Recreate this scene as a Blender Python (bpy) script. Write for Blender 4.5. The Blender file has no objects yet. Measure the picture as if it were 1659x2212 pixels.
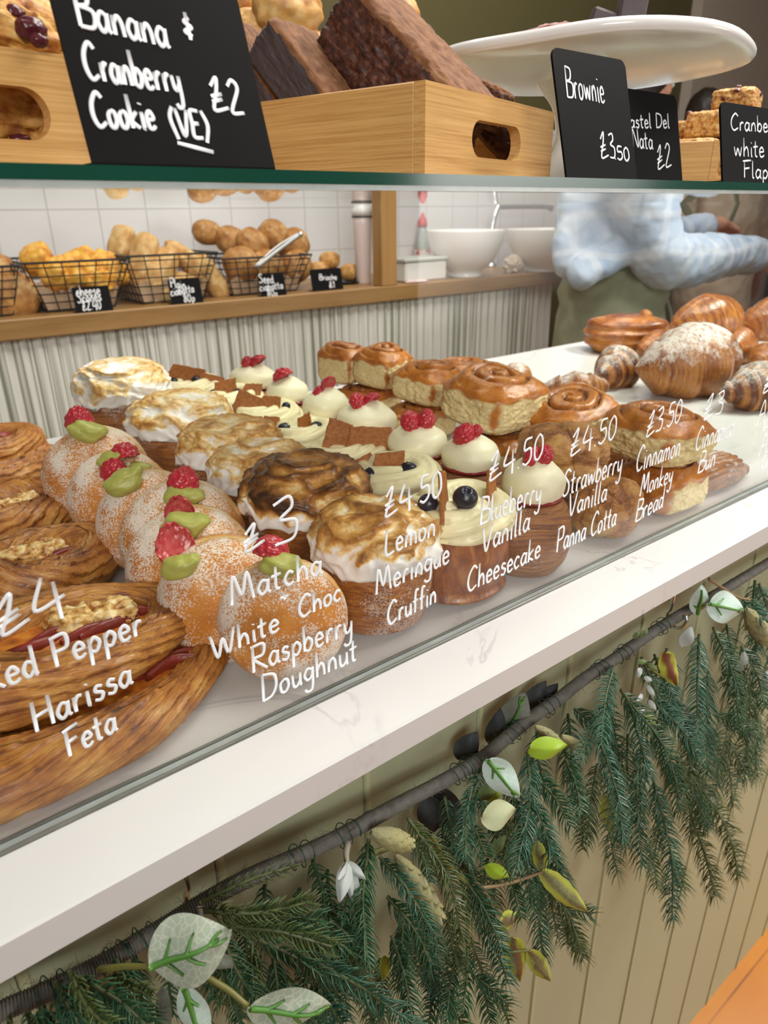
import bpy, math, random
import numpy as np
from mathutils import Matrix, Vector

# ------------------------------------------------------------------ camera
SC = bpy.context.scene
COL = SC.collection
# x runs along the counter, y into the shop, z up; z = 0 is the counter top
RM = np.array([[0.78909007, -0.25161551, 0.56038067],
               [-0.61415113, -0.30465012, 0.72801559],
               [-0.01245998, -0.91862829, -0.39492634]])
CAM = np.array([0.0, 0.0, 0.28])
FPX, CX, CY = 1505.54, 829.5, 1106.0
cd = bpy.data.cameras.new('camera')
cd.sensor_fit = 'HORIZONTAL'
cd.sensor_width = 36.0
cd.lens = FPX / 1659.0 * 36.0
cd.clip_start = 0.01
cd.clip_end = 60
cd.dof.use_dof = True
cd.dof.focus_distance = 0.48
cd.dof.aperture_fstop = 16.0
camo = bpy.data.objects.new('camera', cd)
COL.objects.link(camo)
m4 = Matrix.Identity(4)
for r in range(3):
    m4[r][0] = RM[r, 0]; m4[r][1] = -RM[r, 1]; m4[r][2] = -RM[r, 2]; m4[r][3] = CAM[r]
camo.matrix_world = m4
SC.camera = camo

# ------------------------------------------------------------------ light
SC.view_settings.view_transform = 'Standard'
SC.view_settings.look = 'None'
SC.view_settings.gamma = 1.0
SC.view_settings.use_curve_mapping = False
SC.view_settings.exposure = 0.0
wd = bpy.data.worlds.new('daylight')
SC.world = wd
wd.use_nodes = True
_bg = wd.node_tree.nodes['Background']
_bg.inputs['Color'].default_value = (1.0, 0.97, 0.92, 1)
_bg.inputs['Strength'].default_value = 0.115


def area(name, loc, target, sx, sy, power, col=(1, 1, 1), spread=180):
    ld = bpy.data.lights.new(name, 'AREA')
    ld.shape = 'RECTANGLE'; ld.size = sx; ld.size_y = sy
    ld.energy = power; ld.color = col; ld.spread = math.radians(spread)
    o = bpy.data.objects.new(name, ld)
    COL.objects.link(o)
    o.location = loc
    d = Vector(target) - Vector(loc)
    o.rotation_euler = d.to_track_quat('-Z', 'Y').to_euler()
    return o


area('ceiling_light', (1.0, 0.45, 2.0), (0.6, 0.5, 0), 1.3, 0.8, 38, (1, 0.95, 0.87))
area('ceiling_light', (1.5, 1.65, 2.0), (1.5, 1.9, 0), 2.8, 0.4, 29, (1, 0.96, 0.9))
area('ceiling_light', (2.2, -0.12, 2.0), (1.4, 0.12, -0.7), 0.8, 0.5, 32, (1, 0.97, 0.92), 95)
area('front_light', (-1.1, -2.2, 1.5), (0.35, 0.4, 0.55), 1.6, 1.0, 7.5, (1, 0.98, 0.95), 50)  # daylight from the shop window, left behind the camera
area('front_light', (3.2, -2.2, 0.2), (1.25, 0.3, -0.85), 1.2, 1.4, 8, (1, 0.98, 0.93), 55)  # added fill lamp brightening the lower right panel and floor, no known window

# ------------------------------------------------------------------ helpers


def ray(px, py):
    return RM @ np.array([(px - CX) / FPX, (py - CY) / FPX, 1.0])


def on_z(px, py, z):
    """point of a horizontal plane seen at a spot of the photograph"""
    d = ray(px, py)
    return CAM + d * ((z - CAM[2]) / d[2])


def on_y(px, py, y):
    d = ray(px, py)
    return CAM + d * ((y - CAM[1]) / d[1])


def depth_of(p):
    return float((np.array(p) - CAM) @ RM[:, 2])


def size_at(px, p):
    return px * depth_of(p) / FPX


def rot(rx=0, ry=0, rz=0):
    cx_, sx_ = math.cos(rx), math.sin(rx)
    cy_, sy_ = math.cos(ry), math.sin(ry)
    cz_, sz_ = math.cos(rz), math.sin(rz)
    A = np.array([[1, 0, 0], [0, cx_, -sx_], [0, sx_, cx_]])
    B = np.array([[cy_, 0, sy_], [0, 1, 0], [-sy_, 0, cy_]])
    Cc = np.array([[cz_, -sz_, 0], [sz_, cz_, 0], [0, 0, 1]])
    return Cc @ B @ A


_rng = np.random.RandomState(7)
_perm = _rng.permutation(256)
_perm = np.concatenate([_perm, _perm, _perm])
_grad = _rng.normal(size=(256, 3))
_grad /= np.linalg.norm(_grad, axis=1)[:, None]


def perlin(P):
    P = np.asarray(P, float)
    i = np.floor(P).astype(int)
    f = P - i
    u = f * f * f * (f * (f * 6 - 15) + 10)
    i &= 255
    out = 0
    for dx in (0, 1):
        for dy in (0, 1):
            for dz in (0, 1):
                h = _perm[_perm[_perm[(i[:, 0] + dx) & 255] + ((i[:, 1] + dy) & 255)] + ((i[:, 2] + dz) & 255)]
                g = _grad[h]
                d = (g * (f - np.array([dx, dy, dz]))).sum(1)
                w = ((u[:, 0] if dx else 1 - u[:, 0]) * (u[:, 1] if dy else 1 - u[:, 1])
                     * (u[:, 2] if dz else 1 - u[:, 2]))
                out = out + d * w
    return out


def fbm(P, o=3):
    P = np.asarray(P, float)
    s = 0; a = 1.0
    for k in range(o):
        s = s + a * perlin(P * (2 ** k) + 17.3 * k)
        a *= 0.5
    return s


def sstep(a, b, x):
    t = np.clip((x - a) / (b - a), 0, 1)
    return t * t * (3 - 2 * t)


def smooth_path(pts, n):
    """Catmull-Rom through the points"""
    p = np.array(pts, float)
    if len(p) < 3:
        t = np.linspace(0, 1, n)[:, None]
        return p[0] * (1 - t) + p[-1] * t
    q = np.vstack([2 * p[0] - p[1], p, 2 * p[-1] - p[-2]])
    T = np.linspace(0, len(p) - 1 - 1e-9, n)
    k = T.astype(int)
    t = (T - k)[:, None]
    a, b, c, d = q[k], q[k + 1], q[k + 2], q[k + 3]
    return 0.5 * (2 * b + (c - a) * t + (2 * a - 5 * b + 4 * c - d) * t ** 2 + (3 * b - a - 3 * c + d) * t ** 3)


class Geo:
    """a bag of vertices and faces with the two per-vertex attributes the materials read"""

    def __init__(s):
        s.V = []; s.F = []; s.ST = []; s.K = []; s.n = 0; s.MI = []

    def add(s, V, F, st=None, mask=None, mi=0):
        V = np.asarray(V, float)
        n = len(V)
        s.V.append(V)
        if isinstance(F, np.ndarray):
            s.F.extend((F + s.n).tolist())
        else:
            o = s.n
            s.F.extend([[i + o for i in f] for f in F])
        s.MI.extend([mi] * len(F))
        s.ST.append(np.zeros((n, 2)) if st is None else np.asarray(st, float))
        s.K.append(np.zeros((n, 3)) if mask is None else np.asarray(mask, float))
        s.n += n
        return s

    def xf(s, M=None, t=(0, 0, 0)):
        s.V = [(v if M is None else v @ np.asarray(M).T) + np.array(t) for v in s.V]
        return s

    def join(s, g):
        for V, st, k in zip(g.V, g.ST, g.K):
            s.V.append(V); s.ST.append(st); s.K.append(k)
        o = s.n
        s.F.extend([[i + o for i in f] for f in g.F])
        s.MI.extend(g.MI)
        s.n += g.n
        return s

    def all(s):
        return np.vstack(s.V)


def build(name, g, mats, parent=None, smooth=True, loc=None, rz=None):
    V = g.all()
    me = bpy.data.meshes.new(name)
    me.from_pydata(V.tolist(), [], g.F)
    if not isinstance(mats, (list, tuple)):
        mats = [mats]
    for m in mats:
        me.materials.append(m)
    if len(mats) > 1:
        me.polygons.foreach_set('material_index', g.MI)
    a = me.attributes.new('st', 'FLOAT_VECTOR', 'POINT')
    st = np.vstack(g.ST)
    a.data.foreach_set('vector', np.column_stack([st, np.zeros(len(st))]).ravel())
    a = me.attributes.new('mask', 'FLOAT_COLOR', 'POINT')
    k = np.vstack(g.K)
    a.data.foreach_set('color', np.column_stack([k, np.ones(len(k))]).ravel())
    if smooth:
        me.polygons.foreach_set('use_smooth', [True] * len(me.polygons))
    me.update()
    o = bpy.data.objects.new(name, me)
    COL.objects.link(o)
    if parent is not None:
        o.parent = parent
    if loc is not None:
        o.location = loc
    if rz is not None:
        o.rotation_euler = (0, 0, rz)
    return o


def tag(o, label=None, cat=None, group=None, kind=None):
    if label: o['label'] = label
    if cat: o['category'] = cat
    if group: o['group'] = group
    if kind: o['kind'] = kind
    return o


def thing(name, label, cat, loc, rotz=0.0, group=None, scale=1.0, tilt=(0, 0)):
    o = bpy.data.objects.new(name, None)
    COL.objects.link(o)
    o.empty_display_size = 0.02
    o.location = [float(v) for v in loc]
    o.rotation_euler = (tilt[0], tilt[1], rotz)
    o.scale = (scale,) * 3
    return tag(o, label, cat, group)


def dup(root, loc, rotz=0.0, label=None, scale=None, tilt=(0, 0)):
    r = root.copy(); COL.objects.link(r)
    r.location = [float(v) for v in loc]
    r.rotation_euler = (tilt[0], tilt[1], rotz)
    if scale: r.scale = (scale,) * 3
    if label: r['label'] = label
    for ch in list(root.children):
        c = ch.copy(); COL.objects.link(c); c.parent = r
        for g in list(ch.children):
            d = g.copy(); COL.objects.link(d); d.parent = c
    return r


# ---- shapes


def gridfaces(nu, nv, cu=False, cv=False):
    a = np.arange(nu * nv).reshape(nu, nv)
    if cu: a = np.vstack([a, a[:1]])
    if cv: a = np.hstack([a, a[:, :1]])
    return np.stack([a[:-1, :-1].ravel(), a[1:, :-1].ravel(), a[1:, 1:].ravel(), a[:-1, 1:].ravel()], 1)


def g_box(sx, sy, sz, c=(0, 0, 0), bev=0.0, mask=None, mi=0):
    """box with chamfered edges; c is its centre"""
    h = np.array([sx, sy, sz]) / 2
    g = Geo()
    if bev <= 0:
        V = np.array([[x, y, z] for x in (-1, 1) for y in (-1, 1) for z in (-1, 1)]) * h + c
        F = [[0, 1, 3, 2], [4, 6, 7, 5], [0, 4, 5, 1], [2, 3, 7, 6], [0, 2, 6, 4], [1, 5, 7, 3]]
        return g.add(V, F, mi=mi)
    V = []; idx = {}
    for sx_ in (-1, 1):
        for sy_ in (-1, 1):
            for sz_ in (-1, 1):
                s_ = np.array([sx_, sy_, sz_])
                for ax in range(3):
                    p = s_ * (h - bev)
                    p[ax] = s_[ax] * h[ax]
                    idx[(sx_, sy_, sz_, ax)] = len(V)
                    V.append(p + np.array(c))
    F = []
    for ax in range(3):
        b, d = [k for k in range(3) if k != ax]
        for s_ in (-1, 1):
            q = []
            for (i, j) in ((-1, -1), (1, -1), (1, 1), (-1, 1)):
                k = [0, 0, 0]; k[ax] = s_; k[b] = i; k[d] = j
                q.append(idx[(*k, ax)])
            flip = (s_ > 0) == (ax == 1)
            F.append(q[::-1] if flip else q)
    for ax in range(3):
        b, d = [k for k in range(3) if k != ax]
        for i in (-1, 1):
            for j in (-1, 1):
                k0 = [0, 0, 0]; k0[b] = i; k0[d] = j
                k1 = list(k0); k0[ax] = -1; k1[ax] = 1
                q = [idx[(*k0, b)], idx[(*k1, b)], idx[(*k1, d)], idx[(*k0, d)]]
                n = np.cross(V[q[1]] - V[q[0]], V[q[2]] - V[q[1]])
                cdir = np.zeros(3); cdir[b] = i; cdir[d] = j
                F.append(q if n @ cdir > 0 else q[::-1])
    for sx_ in (-1, 1):
        for sy_ in (-1, 1):
            for sz_ in (-1, 1):
                q = [idx[(sx_, sy_, sz_, a)] for a in range(3)]
                n = np.cross(V[q[1]] - V[q[0]], V[q[2]] - V[q[1]])
                F.append(q if n @ np.array([sx_, sy_, sz_]) > 0 else q[::-1])
    return g.add(np.array(V), F, mi=mi)


_cs = {}


def cubesphere(n):
    """points on the unit cube's surface, welded, with quads; a good start for every rounded thing"""
    if n in _cs: return _cs[n]
    t = np.linspace(-1, 1, n + 1)
    A, B = np.meshgrid(t, t, indexing='ij')
    V = []; F = []; o = 0
    fc = gridfaces(n + 1, n + 1)
    for ax in range(3):
        for s_ in (-1, 1):
            P = np.zeros((n + 1, n + 1, 3))
            b, d = [k for k in range(3) if k != ax]
            P[..., ax] = s_; P[..., b] = A; P[..., d] = B
            V.append(P.reshape(-1, 3))
            flip = (s_ > 0) == (ax == 1)
            F.append((fc[:, ::-1] if flip else fc) + o)
            o += (n + 1) ** 2
    V = np.vstack(V); F = np.vstack(F)
    key = np.round(V * 1e4).astype(int)
    u, i, inv = np.unique(key, axis=0, return_index=True, return_inverse=True)
    inv = inv.ravel()
    _cs[n] = (V[i], inv[F])
    return _cs[n]


def sphere_dirs(n):
    V, F = cubesphere(n)
    W = np.tan(V * math.pi / 4)
    return W / np.linalg.norm(W, axis=1)[:, None], F


def g_ball(rx, ry, rz, n=10, c=(0, 0, 0), amp=0.0, freq=3.0, seed=0.0, mask=None, power=2.0):
    D, F = sphere_dirs(n)
    P = D
    if power != 2.0:
        P = D / (np.abs(D) ** power).sum(1)[:, None] ** (1 / power)
    R = 1.0 + (amp * fbm(D * freq + seed, 3) if amp else 0)
    V = P * np.reshape(R, (-1, 1)) * np.array([rx, ry, rz]) + np.array(c)
    st = np.column_stack([np.arctan2(D[:, 1], D[:, 0]) / (2 * math.pi), D[:, 2]])
    return Geo().add(V, F, st, mask)


def g_lathe(prof, n=32, cap=True, wob=None):
    """prof: (r, z) pairs from bottom to top around the z axis"""
    p = np.array(prof, float)
    th = np.linspace(0, 2 * math.pi, n, endpoint=False)
    R = p[:, :1] * np.ones((1, n)); Z = p[:, 1:] * np.ones((1, n))
    T = np.ones((len(p), 1)) * th[None]
    V = np.stack([R * np.cos(T), R * np.sin(T), Z], -1).reshape(-1, 3)
    F = gridfaces(len(p), n, False, True)[:, ::-1].tolist()
    st = np.column_stack([(T / (2 * math.pi)).ravel(), np.repeat(np.linspace(0, 1, len(p)), n)])
    if cap:
        if p[0, 0] > 1e-6: F.append(list(range(n))[::-1])
        if p[-1, 0] > 1e-6: F.append(list(range((len(p) - 1) * n, len(p) * n)))
    return Geo().add(V, F, st)


def frames(P, closed=False):
    T = np.gradient(P, axis=0)
    if closed:
        T = np.roll(P, -1, 0) - np.roll(P, 1, 0)
    T /= np.linalg.norm(T, axis=1)[:, None] + 1e-12
    n = np.zeros_like(P)
    a = np.array([0, 0, 1.0])
    if abs(T[0] @ a) > 0.9: a = np.array([1.0, 0, 0])
    v = a - T[0] * (a @ T[0])
    for i in range(len(P)):
        v = v - T[i] * (v @ T[i])
        v /= np.linalg.norm(v) + 1e-12
        n[i] = v
    return T, n, np.cross(T, n)


def g_tube(P, r, k=8, cap=True, flat=1.0, closed=False, upfix=False):
    """sweep; r number or array; flat squeezes the second axis"""
    P = np.asarray(P, float)
    m = len(P)
    r = np.ones(m) * r
    T, N, B = frames(P, closed)
    if upfix:
        N = np.array([0, 0, 1.0]) - T * T[:, 2:3]
        N /= np.linalg.norm(N, axis=1)[:, None]
        B = np.cross(T, N)
    th = np.linspace(0, 2 * math.pi, k, endpoint=False)
    V = (P[:, None] + r[:, None, None] * (np.cos(th)[None, :, None] * N[:, None] + flat * np.sin(th)[None, :, None] * B[:, None])).reshape(-1, 3)
    F = gridfaces(m, k, closed, True)[:, ::-1].tolist()
    if cap and not closed:
        F.append(list(range(k))); F.append(list(range((m - 1) * k, m * k))[::-1])
    L = np.concatenate([[0], np.cumsum(np.linalg.norm(np.diff(P, axis=0), axis=1))])
    st = np.column_stack([np.repeat(L, k), np.tile(th / (2 * math.pi), m)])
    return Geo().add(V, F, st)


def g_plate(outline, th, inset=0.0):
    """a flat outline in x-z with thickness th along y (front at -th)"""
    o = np.array(outline, float)
    n = len(o)
    V = np.vstack([np.column_stack([o[:, 0], np.zeros(n), o[:, 1]]), np.column_stack([o[:, 0], -np.ones(n) * th, o[:, 1]])])
    F = [list(range(n))[::-1], list(range(n, 2 * n))]
    for i in range(n):
        j = (i + 1) % n
        F.append([i, j, n + j, n + i])
    return Geo().add(V, F)


# ------------------------------------------------------------------ materials


class NT:
    def __init__(s, name):
        s.m = bpy.data.materials.new(name)
        s.m.use_nodes = True
        s.t = s.m.node_tree
        s.t.nodes.clear()
        s.out = s.t.nodes.new('ShaderNodeOutputMaterial')

    def n(s, typ, **kw):
        nd = s.t.nodes.new('ShaderNode' + typ)
        for k, v in kw.items():
            if k in nd.inputs.keys():
                s.set(nd.inputs[k], v)
            elif hasattr(nd, k):
                setattr(nd, k, v)
            else:
                s.set(nd.inputs[k.replace('_', ' ')], v)
        return nd

    def set(s, sock, v):
        if hasattr(v, 'is_linked') or isinstance(v, bpy.types.NodeSocket):
            s.t.links.new(v, sock)
        else:
            if isinstance(v, (tuple, list)) and len(v) == 3 and sock.type == 'RGBA':
                v = (*v, 1)
            sock.default_value = v

    def math(s, op, a, b=0.0, clamp=False):
        nd = s.t.nodes.new('ShaderNodeMath')
        nd.operation = op; nd.use_clamp = clamp
        s.set(nd.inputs[0], a); s.set(nd.inputs[1], b)
        return nd.outputs[0]

    def vm(s, op, a, b=None):
        nd = s.t.nodes.new('ShaderNodeVectorMath')
        nd.operation = op
        s.set(nd.inputs[0], a)
        if b is not None: s.set(nd.inputs[1], b)
        return nd.outputs['Value'] if op in ('DOT_PRODUCT', 'LENGTH') else nd.outputs[0]

    def mix(s, f, a, b, typ='MIX'):
        nd = s.t.nodes.new('ShaderNodeMix')
        nd.data_type = 'RGBA'; nd.blend_type = typ
        s.set(nd.inputs[0], f); s.set(nd.inputs[6], a); s.set(nd.inputs[7], b)
        return nd.outputs[2]

    def ramp(s, f, stops, interp='LINEAR'):
        nd = s.t.nodes.new('ShaderNodeValToRGB')
        cr = nd.color_ramp; cr.interpolation = interp
        while len(cr.elements) < len(stops): cr.elements.new(0.5)
        for e, (p, c) in zip(cr.elements, stops):
            e.position = p
            e.color = (c, c, c, 1) if isinstance(c, (int, float)) else (*c, 1)
        s.set(nd.inputs[0], f)
        return nd.outputs[0]

    def noise(s, vec, scale, detail=2.0, rough=0.5, dist=0.0):
        nd = s.t.nodes.new('ShaderNodeTexNoise')
        if vec is not None: s.set(nd.inputs['Vector'], vec)
        nd.inputs['Scale'].default_value = scale
        nd.inputs['Detail'].default_value = detail
        nd.inputs['Roughness'].default_value = rough
        nd.inputs['Distortion'].default_value = dist
        return nd.outputs['Fac']

    def st(s):
        return s.n('Attribute', attribute_name='st').outputs['Vector']

    def mask(s):
        sp = s.t.nodes.new('ShaderNodeSeparateColor')
        s.t.links.new(s.n('Attribute', attribute_name='mask').outputs['Color'], sp.inputs[0])
        return sp.outputs

    def obj(s):
        return s.n('TexCoord').outputs['Object']

    def wpos(s):
        return s.n('NewGeometry').outputs['Position']

    def bump(s, h, strength=0.3, dist=0.001):
        return s.n('Bump', Height=h, Strength=strength, Distance=dist).outputs[0]

    def pbsdf(s, base, rough=0.5, normal=None, **kw):
        p = s.n('BsdfPrincipled')
        s.set(p.inputs['Base Color'], base)
        s.set(p.inputs['Roughness'], rough)
        if normal is not None: s.set(p.inputs['Normal'], normal)
        for k, v in kw.items():
            s.set(p.inputs[k.replace('_', ' ')], v)
        return p.outputs[0]

    def done(s, sh):
        s.t.links.new(sh, s.out.inputs['Surface'])
        return s.m


def simple(name, col, rough=0.5, var=0.0, scale=20.0, bump=0.0, bscale=200.0, **kw):
    t = NT(name)
    c = col
    o = t.obj()
    if var:
        f = t.noise(o, scale, 3)
        c = t.mix(f, tuple(x * (1 - var) for x in col), tuple(min(1, x * (1 + var)) for x in col))
    nm = t.bump(t.noise(o, bscale, 2), bump) if bump else None
    return t.done(t.pbsdf(c, rough, nm, **kw))


def crust(name, cols, sfreq=(14, 40), streak=0.6, blot=0.45, sugar=0.0, dust=0.0, rough=0.38, bump=0.5, coat=0.0,
          blots=40.0, sugarcol=(0.93, 0.88, 0.82), sthr=0.5):
    """baked dough: streaky layers along st, browned blotches, sugar crystals or icing sugar dust from mask"""
    t = NT(name)
    st = t.st(); o = t.obj()
    k = t.mask()
    sv = t.vm('MULTIPLY', st, (sfreq[0], sfreq[1], 1))
    s1 = t.noise(sv, 1.0, 4, 0.65, 0.6)
    b1 = t.noise(o, blots, 3, 0.55)
    f = t.math('ADD', t.math('MULTIPLY', t.math('SUBTRACT', s1, 0.5), streak * 2.2),
               t.math('MULTIPLY', t.math('SUBTRACT', b1, 0.5), blot * 2.2))
    f = t.math('ADD', t.math('ADD', f, 0.42), k[0], True)
    c = t.ramp(f, [(0.0, cols[0]), (0.38, cols[1]), (0.68, cols[2]), (1.0, cols[3])])
    h = t.math('ADD', t.math('MULTIPLY', s1, 0.8), t.math('MULTIPLY', b1, 0.3))
    r = rough
    if dust:
        d = t.math('ADD', t.math('MULTIPLY', t.noise(o, 75.0, 5, 0.75), 0.7), t.math('MULTIPLY', s1, 0.38))
        fd = t.math('MULTIPLY', t.ramp(t.math('ADD', d, t.math('MULTIPLY', k[2], 0.24 * dust)), [(0.62, 0.0), (0.78, 1.0)]), 0.80)
        c = t.mix(fd, c, (0.80, 0.76, 0.73))
    if sugar:
        v = t.noise(o, 760.0, 2, 0.6)
        cov = t.ramp(t.noise(o, 26.0, 5, 0.62), [(0.36, 0.25), (0.66, 0.75)])
        fs = t.math('MULTIPLY', t.ramp(t.math('ADD', t.math('MULTIPLY', v, 0.9), t.math('MULTIPLY', cov, 0.8)),
                    [(sthr + 0.26, 0.0), (sthr + 0.44, 1.0)]), sugar)
        c = t.mix(fs, c, sugarcol)
        h = t.math('ADD', h, t.math('MULTIPLY', v, 0.55))
        r = t.math('ADD', rough, t.math('MULTIPLY', fs, 0.3))
    nm = t.bump(h, bump, 0.0016)
    return t.done(t.pbsdf(c, r, nm, Coat_Weight=coat, Coat_Roughness=0.15))


def thin_glass(name, tint=(0.985, 0.985, 0.978), f0=0.016, gain=1.0):
    """a pane face: see-through plus mirror by angle"""
    t = NT(name)
    g = t.n('NewGeometry')
    cosi = t.math('ABSOLUTE', t.vm('DOT_PRODUCT', g.outputs['Normal'], g.outputs['Incoming']))
    p5 = t.math('POWER', t.math('SUBTRACT', 1.0, cosi), 5.0)
    fac = t.math('ADD', f0 * gain, t.math('MULTIPLY', p5, (1 - f0) * gain), True)
    mx = t.n('MixShader')
    t.set(mx.inputs[0], fac)
    t.set(mx.inputs[1], t.n('BsdfTransparent', Color=tint).outputs[0])
    t.set(mx.inputs[2], t.n('BsdfGlossy', Color=(1, 1, 1), Roughness=0.0).outputs[0])
    return t.done(mx.outputs[0])


def bamboo(name, light=(0.70, 0.41, 0.145), dark=(0.42, 0.185, 0.042), ax=(3, 3, 190), edge=False):
    t = NT(name)
    o = t.obj()
    v = t.vm('MULTIPLY', o, ax)
    a = t.noise(v, 1.0, 5, 0.7, 0.2)
    v2 = t.vm('MULTIPLY', o, tuple(x * 0.17 for x in ax))
    b = t.noise(v2, 1.0, 2)
    f = t.math('ADD', t.math('MULTIPLY', a, 0.75), t.math('MULTIPLY', b, 0.35))
    c = t.ramp(f, [(0.38, dark), (0.52, tuple(x * 0.6 + y * 0.4 for x, y in zip(light, dark))), (0.66, light)])
    return t.done(t.pbsdf(c, 0.42, t.bump(a, 0.15, 0.0006)))


PALE = (0.80, 0.62, 0.26); GOLD = (0.60, 0.29, 0.065); BROWN = (0.30, 0.095, 0.020); DARK = (0.085, 0.022, 0.008)
M = {}
M['croissant'] = crust('croissant_crust', [(0.60, 0.28, 0.05), (0.44, 0.145, 0.022), (0.22, 0.055, 0.010), (0.08, 0.02, 0.006)], (30, 34), 0.55, 0.4, rough=0.33, coat=0.25)
M['danish'] = crust('danish_crust', [(0.70, 0.38, 0.10), (0.50, 0.195, 0.034), (0.29, 0.088, 0.015), (0.09, 0.024, 0.007)], (22, 90), 0.40, 0.6, rough=0.34, coat=0.2, bump=1.0, blots=60.0)
M['dusted'] = crust('dusted_crust', [(0.52, 0.25, 0.06), (0.36, 0.13, 0.026), (0.18, 0.052, 0.012), (0.07, 0.02, 0.008)], (30, 34), 0.55, 0.4, dust=1.0, rough=0.4)
M['doughnut'] = crust('doughnut_crust', [(0.86, 0.56, 0.18), (0.70, 0.285, 0.042), (0.54, 0.175, 0.020), (0.36, 0.095, 0.012)], (1, 2), 0.15, 0.35, sugar=0.9, rough=0.42, bump=0.55, blots=45, sthr=0.515, sugarcol=(0.86, 0.78, 0.70))
M['cruffin'] = crust('cruffin_crust', [(0.55, 0.26, 0.06), (0.37, 0.125, 0.024), (0.19, 0.052, 0.011), (0.09, 0.025, 0.008)], (5, 26), 0.75, 0.3, sugar=0.4, rough=0.42, sthr=0.62, bump=0.8)
M['ruffin'] = crust('laminated_crust', [(0.48, 0.20, 0.04), (0.30, 0.085, 0.015), (0.14, 0.034, 0.008), (0.06, 0.015, 0.006)], (34, 3), 0.8, 0.3, rough=0.36, coat=0.2, bump=0.9)
M['swirlbase'] = crust('swirl_crust', [(0.50, 0.24, 0.06), (0.30, 0.105, 0.022), (0.16, 0.045, 0.011), (0.07, 0.02, 0.007)], (4, 34), 0.9, 0.3, sugar=0.2, rough=0.42, sthr=0.70, bump=0.9)
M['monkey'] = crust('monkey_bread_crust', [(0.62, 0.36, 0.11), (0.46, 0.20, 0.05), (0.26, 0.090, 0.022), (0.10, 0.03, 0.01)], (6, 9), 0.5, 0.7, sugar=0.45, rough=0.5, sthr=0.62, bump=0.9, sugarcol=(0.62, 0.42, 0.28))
M['roll'] = crust('roll_crust', [(0.78, 0.52, 0.20), (0.56, 0.29, 0.075), (0.36, 0.14, 0.030), (0.16, 0.05, 0.014)], (2, 2), 0.2, 0.7, rough=0.45, coat=0.1)
M['flour_roll'] = crust('floured_crust', [(0.80, 0.62, 0.34), (0.64, 0.40, 0.15), (0.52, 0.27, 0.08), (0.34, 0.14, 0.04)], (3, 3), 0.2, 0.7, rough=0.6)
M['crusty'] = crust('crusty_roll', [(0.74, 0.54, 0.27), (0.58, 0.33, 0.10), (0.38, 0.16, 0.036), (0.17, 0.06, 0.016)], (2, 2), 0.2, 1.0, rough=0.5, blots=26.0)
M['scone'] = crust('scone_crust', [(0.85, 0.52, 0.10), (0.74, 0.38, 0.050), (0.56, 0.22, 0.025), (0.30, 0.09, 0.012)], (3, 3), 0.3, 0.9, rough=0.5)
M['seeded'] = crust('seeded_crust', [(0.58, 0.34, 0.11), (0.42, 0.19, 0.045), (0.28, 0.10, 0.022), (0.10, 0.04, 0.015)], (3, 3), 0.3, 0.6, sugar=0.75, rough=0.55, sthr=0.62, sugarcol=(0.66, 0.45, 0.20))


def bun_mat():
    t = NT('cinnamon_bun_crust')
    k = t.mask(); o = t.obj()
    b = t.noise(o, 60.0, 4, 0.6)
    crumb = t.ramp(t.noise(o, 240.0, 4, 0.7), [(0.25, (0.66, 0.46, 0.18)), (0.5, (0.86, 0.70, 0.36)), (0.8, (0.94, 0.83, 0.54))])
    gold = t.ramp(b, [(0.25, (0.66, 0.27, 0.045)), (0.5, (0.50, 0.165, 0.024)), (0.8, (0.27, 0.070, 0.011))])
    cin = t.ramp(b, [(0.3, (0.17, 0.042, 0.010)), (0.7, (0.065, 0.016, 0.006))])
    c = t.mix(k[0], gold, cin)
    fg = t.ramp(t.math('ADD', t.math('MULTIPLY', t.noise(o, 90.0, 4, 0.75), 1.0), t.math('MULTIPLY', k[2], 0.22)), [(0.70, 0.0), (0.80, 0.75)])
    c = t.mix(fg, c, (0.80, 0.62, 0.48))
    c = t.mix(k[1], c, crumb)
    r = t.math('ADD', t.math('ADD', 0.16, t.math('MULTIPLY', k[1], 0.6)), t.math('MULTIPLY', t.noise(o, 150.0, 3), 0.22))
    h = t.math('ADD', t.math('MULTIPLY', t.noise(o, 260.0, 3, 0.7), k[1]), t.math('MULTIPLY', t.math('ADD', b, t.noise(o, 190.0, 4, 0.7)), 0.45))
    return t.done(t.pbsdf(c, r, t.bump(h, 0.7, 0.0024)))


def meringue_mat():
    t = NT('torched_meringue')
    k = t.mask(); o = t.obj()
    n = t.noise(o, 130.0, 4, 0.65, 0.8)
    f = t.math('ADD', k[0], t.math('MULTIPLY', t.math('SUBTRACT', n, 0.5), 0.55), True)
    c = t.ramp(f, [(0.30, (0.93, 0.91, 0.88)), (0.42, (0.86, 0.62, 0.28)), (0.58, (0.56, 0.27, 0.065)), (0.78, (0.24, 0.09, 0.022)), (0.97, (0.05, 0.02, 0.01))])
    return t.done(t.pbsdf(c, 0.38, t.bump(t.noise(o, 420.0, 2), 0.25, 0.0008)))


def berry_mat():
    t = NT('raspberry_flesh')
    o = t.obj(); k = t.mask()
    c = t.mix(t.noise(o, 120.0, 3), (0.36, 0.010, 0.022), (0.60, 0.035, 0.055))
    c = t.mix(k[0], c, (0.66, 0.20, 0.17))
    return t.done(t.pbsdf(c, 0.32, None, Coat_Weight=0.2, Subsurface_Weight=0.0))


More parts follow.
